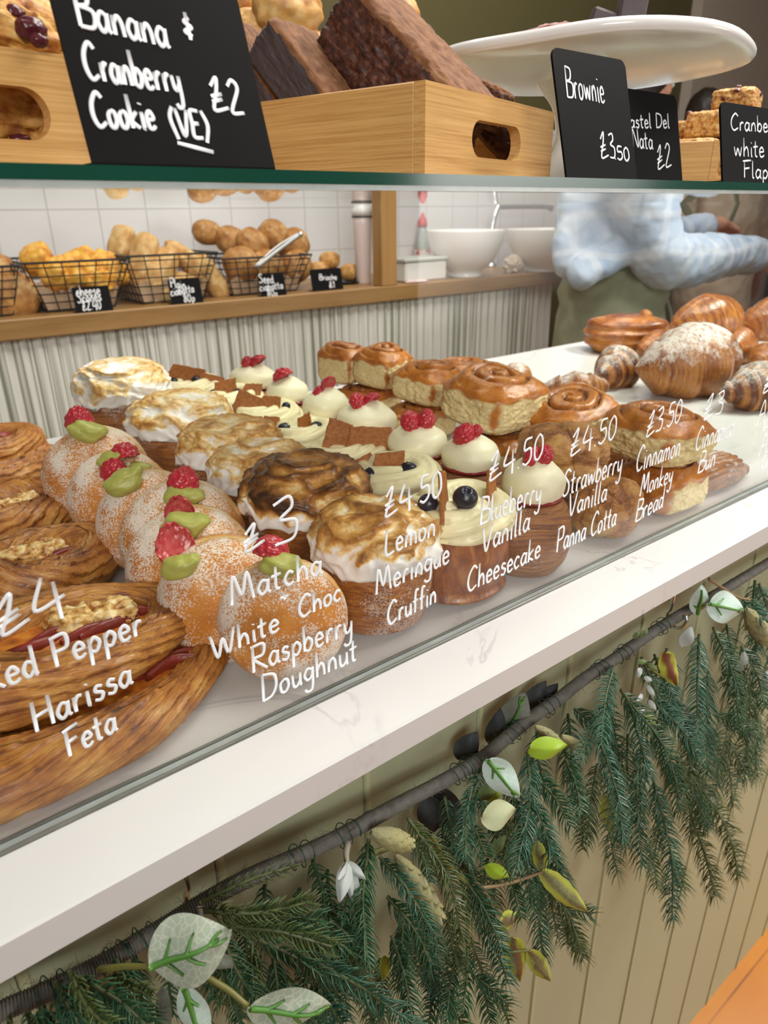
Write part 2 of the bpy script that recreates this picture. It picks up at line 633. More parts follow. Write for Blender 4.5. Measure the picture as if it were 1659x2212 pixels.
def marble_mat(name, base=(0.655, 0.645, 0.635)):
    t = NT(name)
    o = t.obj()
    d = t.noise(o, 3.0, 5, 0.6)
    rn = t.noise(o, 5.0, 6, 0.62, 0.5)
    vein = t.ramp(t.math('ABSOLUTE', t.math('SUBTRACT', rn, 0.5)), [(0.0, 1.0), (0.004, 0.7), (0.012, 0.0)])
    gate = t.ramp(t.noise(o, 9.0, 3), [(0.49, 0.0), (0.62, 1.0)])
    c = t.mix(t.ramp(d, [(0.50, 0.0), (0.75, 0.4)]), base, tuple(x * 0.90 for x in base))
    c = t.mix(t.math('MULTIPLY', t.math('MULTIPLY', vein, gate), 0.7), c, (0.42, 0.41, 0.43))
    sp = t.ramp(t.noise(o, 600.0, 1), [(0.70, 0.0), (0.76, 0.18)])
    c = t.mix(sp, c, (0.6, 0.57, 0.54))
    return t.done(t.pbsdf(c, 0.22, None, Specular_IOR_Level=0.45))


def floor_mat():
    t = NT('orange_floorboards')
    o = t.obj()
    br = t.n('TexBrick', Vector=o, Scale=1.0, Color1=(0.40, 0.135, 0.014), Color2=(0.49, 0.185, 0.022), Mortar=(0.16, 0.05, 0.01))
    br.inputs['Brick Width'].default_value = 1.6
    br.inputs['Row Height'].default_value = 0.14
    br.inputs['Mortar Size'].default_value = 0.002
    g = t.noise(t.vm('MULTIPLY', o, (3, 40, 1)), 1.0, 4, 0.6)
    big = t.noise(o, 7.0, 3)
    c = t.mix(t.ramp(g, [(0.3, 0.0), (0.75, 0.7)]), br.outputs[0], (0.36, 0.12, 0.015))
    c = t.mix(t.ramp(big, [(0.35, 0.0), (0.7, 0.55)]), c, (0.50, 0.19, 0.02))
    return t.done(t.pbsdf(c, 0.32))


def tile_mat():
    t = NT('white_wall_tiles')
    o = t.obj()
    v = t.vm('MULTIPLY', o, (1, 1, 1))
    sp = t.n('SeparateXYZ', Vector=o)
    cb = t.n('CombineXYZ', X=sp.outputs[0], Y=sp.outputs[2], Z=0.0)
    br = t.n('TexBrick', Vector=cb.outputs[0], Scale=1.0, Color1=(0.75, 0.75, 0.75), Color2=(0.71, 0.72, 0.73), Mortar=(0.55, 0.54, 0.53), offset=0.0)
    br.inputs['Brick Width'].default_value = 0.15
    br.inputs['Row Height'].default_value = 0.15
    br.inputs['Mortar Size'].default_value = 0.0025
    return t.done(t.pbsdf(br.outputs[0], 0.25, t.bump(t.noise(o, 9.0, 2), 0.2, 0.01)))


def curtain_mat():
    t = NT('striped_linen')
    st = t.st()
    sp = t.n('SeparateXYZ', Vector=st)
    w = t.math('FRACT', t.math('MULTIPLY', sp.outputs[0], 30.0))
    stripe = t.ramp(w, [(0.0, 0.0), (0.30, 0.0), (0.36, 1.0), (0.46, 1.0), (0.52, 0.0), (0.62, 0.0), (0.66, 0.9), (0.70, 0.9), (0.74, 0.0)])
    c = t.mix(stripe, (0.74, 0.73, 0.68), (0.30, 0.31, 0.235))
    return t.done(t.pbsdf(c, 0.85, t.bump(t.noise(st, 500.0, 2), 0.1)))


def panel_mat():
    t = NT('sage_green_paint')
    o = t.obj()
    c = t.mix(t.noise(o, 5.0, 2), (0.31, 0.345, 0.225), (0.345, 0.38, 0.25))
    return t.done(t.pbsdf(c, 0.42))


def denim_mat(name, a, b, c3, plaid=None):
    t = NT(name)
    o = t.obj()
    f = t.noise(o, 9.0, 4, 0.6, 0.4)
    c = t.ramp(f, [(0.3, a), (0.5, b), (0.72, c3)])
    w = t.noise(t.vm('MULTIPLY', o, (400, 400, 60)), 1.0, 1)
    if plaid:
        sp = t.n('SeparateXYZ', Vector=t.vm('ADD', o, t.vm('MULTIPLY', t.n('TexNoise', Vector=o, Scale=7.0).outputs['Color'], (0.05, 0.05, 0.05))))
        for ch in (0, 2):
            ln = t.math('ABSOLUTE', t.math('SUBTRACT', t.math('FRACT', t.math('MULTIPLY', sp.outputs[ch], 9.0)), 0.5))
            c = t.mix(t.ramp(ln, [(0.0, 0.45), (0.07, 0.45), (0.10, 0.0)]), c, plaid)
    return t.done(t.pbsdf(c, 0.85, t.bump(t.math('ADD', f, t.math('MULTIPLY', w, 0.2)), 0.35, 0.01)))


M['bun'] = bun_mat()
M['meringue'] = meringue_mat()
M['berry'] = berry_mat()
M['marble'] = marble_mat('white_quartz')
M['floor'] = floor_mat()
M['tile'] = tile_mat()
M['curtain'] = curtain_mat()
M['panel'] = panel_mat()
M['olive_wall'] = simple('olive_wall_paint', (0.105, 0.088, 0.030), 0.6, 0.06, 2.0)
M['beige_wall'] = simple('beige_plaster', (0.52, 0.44, 0.36), 0.7, 0.04, 2.0)
M['cream'] = simple('vanilla_cream', (0.90, 0.84, 0.60), 0.40, 0.03, 60.0, 0.12, 300.0)
M['icing'] = simple('piped_icing', (0.88, 0.80, 0.50), 0.36, 0.05, 60.0, 0.12, 300.0)
M['matcha'] = simple('matcha_cream', (0.42, 0.42, 0.095), 0.42, 0.12, 80.0, 0.15, 260.0)
M['blueberry'] = simple('blueberry_skin', (0.012, 0.014, 0.030), 0.30, 0.5, 90.0, 0.08, 300.0)
M['biscuit'] = crust('biscuit', [(0.42, 0.16, 0.03), (0.36, 0.12, 0.02), (0.29, 0.085, 0.014), (0.19, 0.05, 0.01)], (6, 6), 0.2, 0.8, rough=0.6, bump=0.8, blots=300.0)
M['jam'] = simple('red_jam', (0.26, 0.02, 0.025), 0.2, 0.2)
M['feta'] = crust('toasted_feta', [(0.84, 0.70, 0.44), (0.70, 0.43, 0.14), (0.38, 0.14, 0.028), (0.09, 0.03, 0.01)], (4, 4), 0.3, 1.0, rough=0.4, blots=150.0)
M['pepper'] = simple('roasted_pepper', (0.20, 0.018, 0.012), 0.38, 0.6, 90.0, 0.6, 160.0)
M['sauce'] = crust('harissa_sauce', [(0.76, 0.30, 0.04), (0.56, 0.15, 0.016), (0.30, 0.06, 0.012), (0.10, 0.02, 0.008)], (3, 3), 0.3, 0.9, rough=0.22, blots=90.0)
M['bamboo_x'] = bamboo('bamboo_along', ax=(9, 60, 620))
M['bamboo_y'] = bamboo('bamboo_across', (0.66, 0.39, 0.14), (0.42, 0.19, 0.046), (60, 9, 620))
M['brownie'] = crust('brownie_crumb', [(0.15, 0.055, 0.030), (0.075, 0.024, 0.014), (0.040, 0.013, 0.009), (0.015, 0.006, 0.005)], (4, 4), 0.3, 0.9, rough=0.55, blots=260.0, bump=1.0)
M['brownie_cut'] = simple('brownie_cut_face', (0.055, 0.038, 0.040), 0.62, 0.25, 120.0, 0.35, 300.0)
M['cocoa'] = crust('cocoa_powder', [(0.27, 0.125, 0.050), (0.20, 0.082, 0.030), (0.14, 0.053, 0.018), (0.085, 0.030, 0.010)], (4, 4), 0.2, 0.8, rough=0.85, blots=120.0, bump=0.7)
M['porcelain'] = simple('white_glaze', (0.84, 0.82, 0.79), 0.16, 0.02, 5.0)
M['card'] = simple('black_chalk_card', (0.004, 0.0035, 0.0035), 0.6, 0.5, 30.0, Specular_IOR_Level=0.10)
M['chalk'] = simple('white_chalk_ink', (0.82, 0.82, 0.84), 0.6)
M['ink'] = simple('white_marker_ink', (0.89, 0.92, 0.95), 0.5)
M['glass'] = thin_glass('clear_pane')
M['shelf_glass'] = thin_glass('clear_shelf_pane', (0.90, 0.95, 0.92))
M['green_edge'] = simple('green_glass_edge', (0.006, 0.060, 0.038), 0.12, 0.15, 14.0)
M['grey_edge'] = simple('pale_glass_arris', (0.42, 0.47, 0.46), 0.2, 0.3, 40.0)
M['seal'] = simple('grey_glass_seal', (0.13, 0.13, 0.11), 0.35, 0.5, 50.0)
M['oak'] = bamboo('oak_board', (0.35, 0.195, 0.066), (0.23, 0.112, 0.030), (3, 30, 40))
M['oak_v'] = bamboo('oak_post', (0.42, 0.23, 0.072), (0.30, 0.145, 0.035), (40, 40, 3))
M['wire'] = simple('black_wire', (0.012, 0.012, 0.012), 0.45)
M['steel'] = simple('polished_steel', (0.82, 0.82, 0.82), 0.24, Metallic=1.0)
M['brushed'] = simple('brushed_steel', (0.50, 0.50, 0.49), 0.42, Metallic=1.0)
M['paper'] = simple('kraft_paper', (0.60, 0.42, 0.27), 0.8, 0.08, 30.0)
M['skin'] = simple('skin', (0.58, 0.29, 0.185), 0.5, 0.1, 20.0)
M['shirt'] = denim_mat('pale_blue_linen', (0.34, 0.45, 0.60), (0.45, 0.55, 0.69), (0.58, 0.66, 0.76), (0.68, 0.72, 0.76))
M['apron'] = denim_mat('olive_apron', (0.28, 0.29, 0.19), (0.35, 0.36, 0.24), (0.44, 0.45, 0.31))
M['beige_top'] = denim_mat('beige_cotton', (0.60, 0.50, 0.37), (0.68, 0.58, 0.45), (0.74, 0.65, 0.52))
M['hair'] = simple('dark_hair', (0.022, 0.012, 0.008), 0.45, 0.4, 60.0)
M['trouser'] = simple('dark_trousers', (0.022, 0.016, 0.020), 0.8, 0.3)
M['black'] = simple('black_plastic', (0.012, 0.012, 0.013), 0.35)

# ------------------------------------------------------------------ the room


def at_depth(px, py, d):
    return CAM + ray(px, py) * d


FLOOR = -1.10
g = g_box(12, 10, 0.05, (2, 0.5, FLOOR - 0.025))
tag(build('floor', g, M['floor'], smooth=False), kind='structure')
WY = 2.42
g = g_box(4.9, 0.1, 3.2, (1.45, WY + 0.05, FLOOR + 1.6))
tag(build('wall_back', g, M['olive_wall'], smooth=False), kind='structure')
g = g_box(3.2, 0.16, 3.2, (3.9 + 1.6, WY + 0.02, FLOOR + 1.6))
tag(build('wall_right', g, M['beige_wall'], smooth=False), kind='structure')
g = g_box(4.85, 0.012, 0.62, (1.45, WY - 0.006, 0.31))
tag(build('trim_1', g, M['tile'], smooth=False), kind='structure')

# ------------------------------------------------------------------ display counter
CF, CB, GY = 0.2565, 1.012, 0.3060
cnt = thing('display_counter', 'long white quartz counter with grooved sage green front, carrying the pastries', 'counter', (0, 0, FLOOR))
H = -FLOOR
build('worktop', g_box(3.4, CB - CF, 0.0225, (0.7, (CB + CF) / 2, H - 0.01125), 0.0014), M['marble'], cnt, smooth=False)
PY = 0.302
prof = []
x = -1.0
gx = [0.984 + 0.11 * k for k in range(-18, 14)]
for c in gx:
    prof += [(c - 0.0034, PY), (c - 0.0029, PY + 0.0012), (c - 0.0025, PY), (c - 0.0016, PY - 0.0014), (c - 0.0004, PY - 0.0018), (c + 0.0012, PY - 0.0018), (c + 0.0024, PY - 0.0014), (c + 0.0032, PY), (c + 0.0040, PY)]
prof = np.array(prof)
n = len(prof)
V = np.vstack([np.column_stack([prof, np.zeros(n)]), np.column_stack([prof, np.full(n, H - 0.0225)]),
               np.column_stack([prof[:, 0], np.full(n, PY + 0.02), np.zeros(n)]), np.column_stack([prof[:, 0], np.full(n, PY + 0.02), np.full(n, H - 0.0225)])])
F = []
for i in range(n - 1):
    F += [[i, i + 1, n + i + 1, n + i], [2 * n + i + 1, 2 * n + i, 3 * n + i, 3 * n + i + 1], [n + i, n + i + 1, 3 * n + i + 1, 3 * n + i], [i + 1, i, 2 * n + i, 2 * n + i + 1]]
g = Geo().add(V, F)
nb = len(g.F) // (n - 1)
g.MI = [1 if 2 <= (i // nb) % 9 <= 6 and i % nb == 0 else 0 for i in range(len(g.F))]
build('front_panel', g, [M['panel'], simple('pale_sage_bead', (0.40, 0.42, 0.25), 0.4)], cnt, smooth=False)
build('back_panel', g_box(3.3, 0.02, H - 0.0225, (0.7, CB - 0.03, (H - 0.0225) / 2)), M['panel'], cnt, smooth=False)

# ------------------------------------------------------------------ glass pane and glass shelf
ST0, ST1 = 0.2905, 0.2982


def pane(sx, sy, sz, c, edge_faces):
    g = g_box(sx, sy, sz, c)
    for i in edge_faces: g.MI[i] = 1
    return g


fp = thing('front_glass', 'upright clear glass pane along the counter front with handwritten white prices', 'glass pane', (0, GY, 0))
build('pane', pane(3.2, 0.005, ST0 - 0.0012, (0.7, 0.0025, (ST0 - 0.0012) / 2 + 0.0006), (0, 1, 4, 5)), [M['glass'], M['grey_edge']], fp, smooth=False)
g = Geo()
for yy, rr in ((-0.0012, 0.0013), (0.0062, 0.0012)):
    xs = np.linspace(-0.9, 2.3, 260)
    P = np.column_stack([xs, np.full(260, yy), 0.0008 + 0.0002 * np.sin(xs * 37)])
    g.join(g_tube(P, rr * (1 + 0.25 * perlin(np.column_stack([xs * 40, xs * 0 + yy * 900, xs * 0]))), 6))
build('seal', g, M['seal'], fp)
gs = thing('glass_shelf', 'glass shelf with a dark green polished edge above the pastries', 'glass shelf', (0, GY - 0.002, ST0))
SD = 0.50
build('pane', pane(3.2, SD, ST1 - ST0, (0.7, SD / 2, (ST1 - ST0) / 2), (0, 1)), [M['shelf_glass'], M['green_edge']], gs, smooth=False)
build('polished_edge', g_box(3.2, 0.0008, 0.0056, (0.7, -0.0005, 0.0049)), M['green_edge'], gs, smooth=False)
build('lower_arris', g_box(3.2, 0.0016, 0.0024, (0.7, 0.0002, 0.0008)).xf(None, (0, 0, 0)), M['grey_edge'], gs, smooth=False)

# ------------------------------------------------------------------ handwriting
GLY = {
    'A': (.62, '0,0 .3,1 .6,0|.1,.38 .52,.42'), 'B': (.6, '.06,0 .1,1|.1,.98 .5,.9 .44,.6 .12,.52|.12,.52 .6,.44 .52,.05 .06,0'),
    'C': (.62, '.6,.85 .4,1 .12,.7 .06,.3 .25,0 .6,.15'), 'D': (.66, '.06,0 .1,1|.1,1 .55,.85 .6,.4 .4,.08 .06,0'),
    'E': (.55, '.5,1 .1,.97 .08,.5 .06,.02 .5,0|.08,.5 .42,.53'), 'F': (.55, '.1,0 .12,.95|.02,.92 .6,1|.12,.5 .48,.56'),
    'H': (.66, '.06,0 .1,1|.58,0 .58,1|.08,.48 .58,.54'), 'L': (.5, '.12,1 .06,.02 .5,.03'),
    'M': (.85, '.04,0 .16,1 .4,.25 .62,1 .78,0'), 'N': (.66, '.05,0 .1,1 .56,.02 .6,1'), 'P': (.58, '.1,0 .1,1|.04,.95 .5,.98 .5,.55 .12,.48'),
    'R': (.62, '.06,0 .1,1|.02,.95 .52,.95 .48,.56 .12,.48 .6,0'), 'S': (.55, '.52,.88 .3,1 .1,.78 .42,.45 .42,.12 .18,0 .0,.12'),
    'V': (.6, '.02,1 .26,0 .58,1'), 'W': (.9, '.02,1 .22,0 .44,.7 .62,0 .88,1'),
    'a': (.46, '.4,.42 .2,.5 .04,.24 .16,0 .34,.16 .4,.5 .38,.1 .46,.0'), 'b': (.46, '.06,1 .06,.02|.06,.25 .22,.5 .4,.3 .26,0 .06,.06'),
    'c': (.4, '.36,.42 .2,.5 .04,.24 .16,0 .38,.08'), 'd': (.46, '.38,.4 .18,.5 .04,.24 .16,0 .36,.2|.38,1 .38,.1 .44,0'),
    'e': (.42, '.06,.26 .36,.3 .24,.52 .06,.36 .1,.04 .26,0 .4,.1'), 'f': (.36, '.38,.95 .22,.98 .16,.7 .14,0|.02,.5 .34,.54'),
    'g': (.46, '.38,.42 .18,.5 .04,.26 .18,.05 .36,.2 .4,.5 .36,-.3 .16,-.42 .02,-.3'), 'h': (.46, '.08,1 .06,0|.06,.25 .24,.5 .36,.34 .38,0'),
    'i': (.2, '.1,.5 .1,.04 .16,0|.1,.72 .12,.76'), 'j': (.24, '.14,.5 .14,-.25 .02,-.4|.14,.72 .16,.76'), 'k': (.44, '.08,1 .06,0|.38,.5 .08,.22 .4,0'),
    'l': (.22, '.1,1 .08,.1 .18,0'), 'm': (.68, '.06,0 .08,.5|.08,.3 .22,.5 .32,.34 .32,0|.32,.3 .46,.5 .58,.34 .6,0'),
    'n': (.46, '.06,0 .08,.5|.08,.3 .24,.5 .36,.34 .38,0'), 'o': (.44, '.22,.5 .06,.36 .08,.06 .24,0 .38,.2 .34,.44 .2,.5'),
    'p': (.46, '.08,.5 .06,-.42|.07,.3 .24,.5 .4,.3 .26,.02 .07,.08'), 'r': (.36, '.08,.5 .08,0|.08,.28 .2,.48 .34,.46'),
    's': (.38, '.34,.44 .16,.5 .1,.34 .32,.2 .24,0 .04,.06'), 't': (.36, '.16,.85 .14,.1 .28,0|.0,.52 .34,.56'),
    'u': (.46, '.06,.5 .08,.1 .2,0 .36,.2 .38,.5|.38,.5 .38,.06 .44,0'), 'v': (.42, '.04,.5 .18,0 .36,.5'), 'w': (.62, '.04,.5 .14,.04 .3,.4 .44,.02 .58,.5'),
    'y': (.46, '.06,.5 .1,.15 .24,.08 .38,.3|.4,.5 .34,-.3 .14,-.44 .02,-.32'), 'x': (.4, '.04,.5 .36,0|.34,.5 .04,0'),
    '0': (.52, '.26,1 .06,.7 .08,.15 .26,0 .46,.3 .42,.8 .24,1'), '2': (.52, '.06,.8 .26,1 .42,.75 .04,.02 .5,.03'),
    '3': (.5, '.06,.9 .34,.98 .38,.74 .16,.55 .44,.42 .38,.06 .04,.04'), '4': (.62, '.26,1 .04,.34 .6,.40|.44,.8 .46,-.1'),
    '5': (.52, '.46,.98 .14,.95 .1,.58 .4,.58 .44,.2 .22,0 .02,.1'), '8': (.5, '.4,.85 .2,1 .1,.75 .4,.3 .24,0 .06,.2 .38,.7 .38,.85'),
    '£': (.6, '.08,.72 .34,1 .26,.6 .04,0 .6,.12|.02,.40 .44,.52|.02,.24 .42,.36'), '.': (.2, '.08,.0 .12,.04'), '+': (.4, '.2,.5 .2,.1|.02,.3 .38,.32'),
    '&': (.4, '.3,.75 .1,.6 .32,.4 .06,.25 .3,.08|.2,.95 .2,-.05'), '(': (.3, '.26,1.05 .06,.6 .24,-.15'), ')': (.3, '.04,1.05 .24,.5 .02,-.15'),
    '_': (1.0, '0,0 1,0.02'), ' ': (.34, ''), '1': (.3, '.04,.8 .18,1 .16,0'),
}


def strokes(text, wmul=1.0):
    """pen strokes of a handwritten line in units of the capital height, and its length"""
    out = []; x = 0.0
    for ch in text:
        w, s = GLY[ch]
        for part in s.split('|'):
            if part:
                pts = np.array([[float(q) for q in p.split(',')] for p in part.split()])
                pts[:, 0] += x
                out.append(pts)
        x += w + 0.06
    return out, x - 0.06


def writing(lines, pen, thick=0.14):
    """lines: (text, start u, v, end u, end v, cap height); strokes lie on the plane y = 0"""
    g = Geo()
    for text, u0, v0, u1, v1, cap in lines:
        st, L = strokes(text)
        ex = np.array([u1 - u0, v1 - v0]) / max(L, 0.05)
        for s in st:
            uv = np.array([u0, v0]) + s[:, :1] * ex + s[:, 1:] * np.array([0.0, cap])
            uv = smooth_path(uv, max(2, len(s)) * 5 if len(s) > 2 else 3)
            P = np.column_stack([uv[:, 0], np.zeros(len(uv)), uv[:, 1]])
            g.join(g_tube(P, pen * (0.85 + 0.25 * np.sin(np.linspace(0.3, 2.8, len(P)))), 6))
    g.V = [v * np.array([1, thick, 1]) for v in g.V]
    return g


def gl(text, a, b, cap):
    """a written line from its two baseline ends on the pane, capital height in photo pixels"""
    p, q = on_y(*a, GY), on_y(*b, GY)
    return (text, p[0], p[2], q[0], q[2], size_at(cap, (p + q) / 2) * 1.10)


GLASS_TEXT = [
    [('£', (2, 1374), (66, 1345), 78), ('4', (78, 1352), (150, 1318), 92), ('Red Pepper', (-34, 1500), (310, 1368), 66), ('Harissa', (76, 1582), (287, 1475), 66), ('Feta', (146, 1636), (254, 1576), 64)],
    [('£', (527, 1194), (572, 1172), 50), ('3', (590, 1184), (648, 1160), 96), ('Matcha', (498, 1308), (696, 1238), 58), ('+', (605, 1300), (625, 1294), 26), ('Choc', (645, 1337), (737, 1294), 46),
     ('White', (458, 1426), (604, 1360), 52), ('Raspberry', (545, 1454), (762, 1366), 58), ('Doughnut', (566, 1516), (772, 1424), 58)],
    [('£4.50', (831, 1117), (954, 1070), 56), ('Lemon', (831, 1200), (940, 1156), 52), ('Meringue', (811, 1285), (970, 1214), 52), ('Cruffin', (836, 1352), (942, 1300), 50)],
    [('£4.50', (1056, 1039), (1172, 988), 54), ('Blueberry', (1036, 1134), (1168, 1082), 56), ('Vanilla', (1040, 1195), (1143, 1144), 54), ('Cheesecake', (1008, 1280), (1166, 1202), 50)],
    [('£4.50', (1231, 985), (1329, 946), 50), ('Strawberry', (1214, 1074), (1342, 1018), 52), ('Vanilla', (1226, 1117), (1309, 1080), 48), ('Panna Cotta', (1200, 1194), (1329, 1134), 50)],
    [('£3.50', (1395, 944), (1469, 910), 48), ('Cinnamon', (1372, 1020), (1467, 983), 50), ('Monkey', (1381, 1072), (1451, 1040), 44), ('Bread', (1371, 1128), (1431, 1095), 46)],
    [('£3', (1519, 907), (1559, 893), 48), ('Cinnamon', (1500, 975), (1583, 940), 46), ('Bun', (1506, 1023), (1543, 1005), 44)],
    [('£', (1647, 850), (1668, 840), 36), ('Ap', (1634, 918), (1664, 906), 46), ('+', (1652, 930), (1664, 926), 18), ('Alm', (1638, 984), (1678, 968), 42), ('cro', (1642, 1014), (1672, 1000), 52)],
]
for blk in GLASS_TEXT:
    build('price_lettering', writing([gl(*l) for l in blk], 0.00092).xf(None, (0, -0.0002, 0)), M['ink'], fp)


def chalk_card(name, label, loc, rz, w, h, lean, lines, pen=0.0009, group=None, rad=0.006):
    """folded black card: leaning face plus a foot; lines in card units from the lower left corner"""
    t = thing(name, label, 'price card', loc, rz, group)
    a = np.linspace(0, math.pi / 2, 6)
    out = [(0, 0), (w, 0)] + [(w - rad + rad * math.cos(q), h - rad + rad * math.sin(q)) for q in a] + [(rad - rad * math.sin(q), h - rad + rad * math.cos(q)) for q in a]
    Rm = rot(-lean, 0, 0)
    g = g_plate(out, -0.0016)
    g.V = [v - np.array([w / 2, 0, 0]) for v in g.V]
    g.xf(Rm, (0, 0, 0.0016))
    build('card_face', g, M['card'], t, smooth=False)
    build('card_foot', g_box(w, 0.03, 0.0016, (0, 0.015, 0.0008)), M['card'], t, smooth=False)

    build('chalk_lettering', writing(lines, pen).xf(Rm, (0, 0, 0.0016)).xf(None, np.array([0, -0.0002, 0])), M['chalk'], t)
    return t


def card_at(bl, br, y, z, tl_py, tl_px, lean, label, lines, pen, name='price_card', group=None, z_from=None):
    """a card whose lower edge runs bl - br (px) in the plane y; lines as (text, px0, py0, px1, py1, cap px)"""
    p, q = on_y(bl[0], bl[1], y), on_y(br[0], br[1], y)
    w = float(q[0] - p[0])
    nrm = np.array([0, -math.cos(lean), math.sin(lean)])
    up = np.array([0, math.sin(lean), math.cos(lean)])
    base = np.array([(p[0] + q[0]) / 2, y, z])

    def hit(px, py):
        d = ray(px, py)
        tt = ((base - CAM) @ nrm) / (d @ nrm)
        v = CAM + d * tt - base
        return v[0] + w / 2, v @ up, tt
    h = hit(tl_px, tl_py)[1]
    L = []
    for text, x0, y0, x1, y1, cap in lines:
        a, b = hit(x0, y0), hit(x1, y1)
        L.append((text, a[0] - w / 2, a[1], b[0] - w / 2, b[1], cap * (a[2] + b[2]) / 2 / FPX))
    return chalk_card(name, label, base, 0, w, h, lean, L, pen, group)


card_at((200, 352), (595, 367), 0.3165, ST1, -14, 505, 0.33, 'black chalk card for banana and cranberry cookies, largest and leftmost on the glass shelf',
        [('Banana', 172, 66, 368, 114, 80), ('&', 400, 92, 424, 94, 56), ('Cranberry', 190, 180, 396, 212, 74), ('£2', 462, 246, 530, 256, 68), ('Cookie', 206, 284, 340, 288, 70), ('(VE)', 374, 300, 458, 310, 56), ('_', 384, 318, 462, 338, 10)], 0.00092)
card_at((1225, 384), (1376, 390), 0.335, ST1, 108, 1196, 0.27, 'black chalk card for brownies at 3.50, at the right end of the brownie tray',
        [('Brownie', 1224, 216, 1306, 228, 62), ('£3', 1298, 346, 1330, 349, 52), ('.50', 1326, 349, 1360, 354, 28)], 0.0007)
card_at((1340, 390), (1475, 396), 0.372, ST1, 192, 1330, 0.25, 'black chalk card for pastel del nata, half behind the brownie card',
        [('Pastel Del', 1346, 281, 1446, 281, 30), ('Nata', 1366, 324, 1410, 327, 38), ('£2', 1420, 370, 1450, 362, 46)], 0.0007)
card_at((1561, 396), (1760, 404), 0.3165, ST1, 224, 1556, 0.22, 'black chalk card for cranberry flapjack at the right edge of the glass shelf',
        [('Cranberry', 1577, 286, 1690, 292, 32), ('white Choc', 1584, 342, 1716, 346, 36), ('Flapjack', 1604, 388, 1706, 394, 34)], 0.0007)

# ------------------------------------------------------------------ bamboo trays


def hole_plate(w, h, th, hx, hz, hw, hh):
    """an end wall with a stadium shaped handle hole; x along, z up, thickness along y from 0"""
    a = np.linspace(0, 2 * math.pi, 40, endpoint=False)
    r = hh / 2
    hole = []
    for q in a:
        cx = hx + (hw / 2 - r) * (1 if math.cos(q) >= 0 else -1)
        hole.append((cx + r * math.cos(q), hz + r * math.sin(q)))
    out = []
    for q in a:
        dx, dz = math.cos(q), math.sin(q)
        s_ = min((w / 2) / abs(dx) if abs(dx) > 1e-9 else 1e9, (h / 2) / abs(dz) if abs(dz) > 1e-9 else 1e9)
        out.append((dx * s_, h / 2 + dz * s_))
    for cx, cz in ((w / 2, 0), (w / 2, h), (-w / 2, 0), (-w / 2, h)):
        k = min(range(40), key=lambda i: (out[i][0] - cx) ** 2 + (out[i][1] - cz) ** 2)
        out[k] = (cx, cz)
    n = 40
    o, i_ = np.array(out), np.array(hole)
    V = np.vstack([np.column_stack([p[:, 0], np.full(n, yy), p[:, 1]]) for yy in (0, th) for p in (o, i_)])
    F = []
    for i in range(n):
        j = (i + 1) % n
        F += [[i, j, n + j, n + i], [2 * n + j, 2 * n + i, 3 * n + i, 3 * n + j], [j, i, 2 * n + i, 2 * n + j], [n + i, n + j, 3 * n + j, 3 * n + i]]
    return Geo().add(V, F)


def tray(label, corner, rz, w, d, h=0.052, group='bamboo trays on the glass shelf'):
    """corner: the near corner; w runs along local x (with the handle), d along local y"""
    t = thing('bamboo_tray', label, 'tray', corner, rz, group)
    th = 0.008
    g = hole_plate(w, h, th, 0.0, h * 0.50, 0.074, 0.022).xf(None, (w / 2, 0, 0))
    build('handle_wall', g, M['bamboo_x'], t, smooth=False)
    build('handle_wall', hole_plate(w, h, th, 0.0, h * 0.5, 0.074, 0.022).xf(None, (w / 2, d - th, 0)), M['bamboo_x'], t, smooth=False)
    for x in (th / 2, w - th / 2):
        build('side_wall', g_box(th, d - 2 * th, h, (x, d / 2, h / 2), 0.0008), M['bamboo_y'], t, smooth=False)
    build('tray_floor', g_box(w - 2 * th, d - 2 * th, 0.005, (w / 2, d / 2, 0.004)), M['bamboo_y'], t, smooth=False)
    return t


TR = math.radians(17)
bc = np.array([0.3075, 0.3545, ST1])
tray('bamboo tray holding brownies, its handle hole facing right', bc, TR, 0.19, 0.26)
ca = at_depth(-110, 352, 0.302)
cc = at_depth(-60, 300, 0.312) - rot(0, 0, math.radians(8)) @ np.array([0.095, 0, 0]); cc[2] = ST1
tray('bamboo tray holding cookies at the left end of the glass shelf', cc, math.radians(8), 0.19, 0.24)
fc = at_depth(1545, 398, 0.80); fc[2] = ST1
tray('bamboo tray holding flapjacks behind the cranberry flapjack card', fc, math.radians(30), 0.17, 0.15)


def rotz(a, v):
    return rot(0, 0, a) @ np.array(v)


# ------------------------------------------------------------------ cookies, brownies, flapjacks


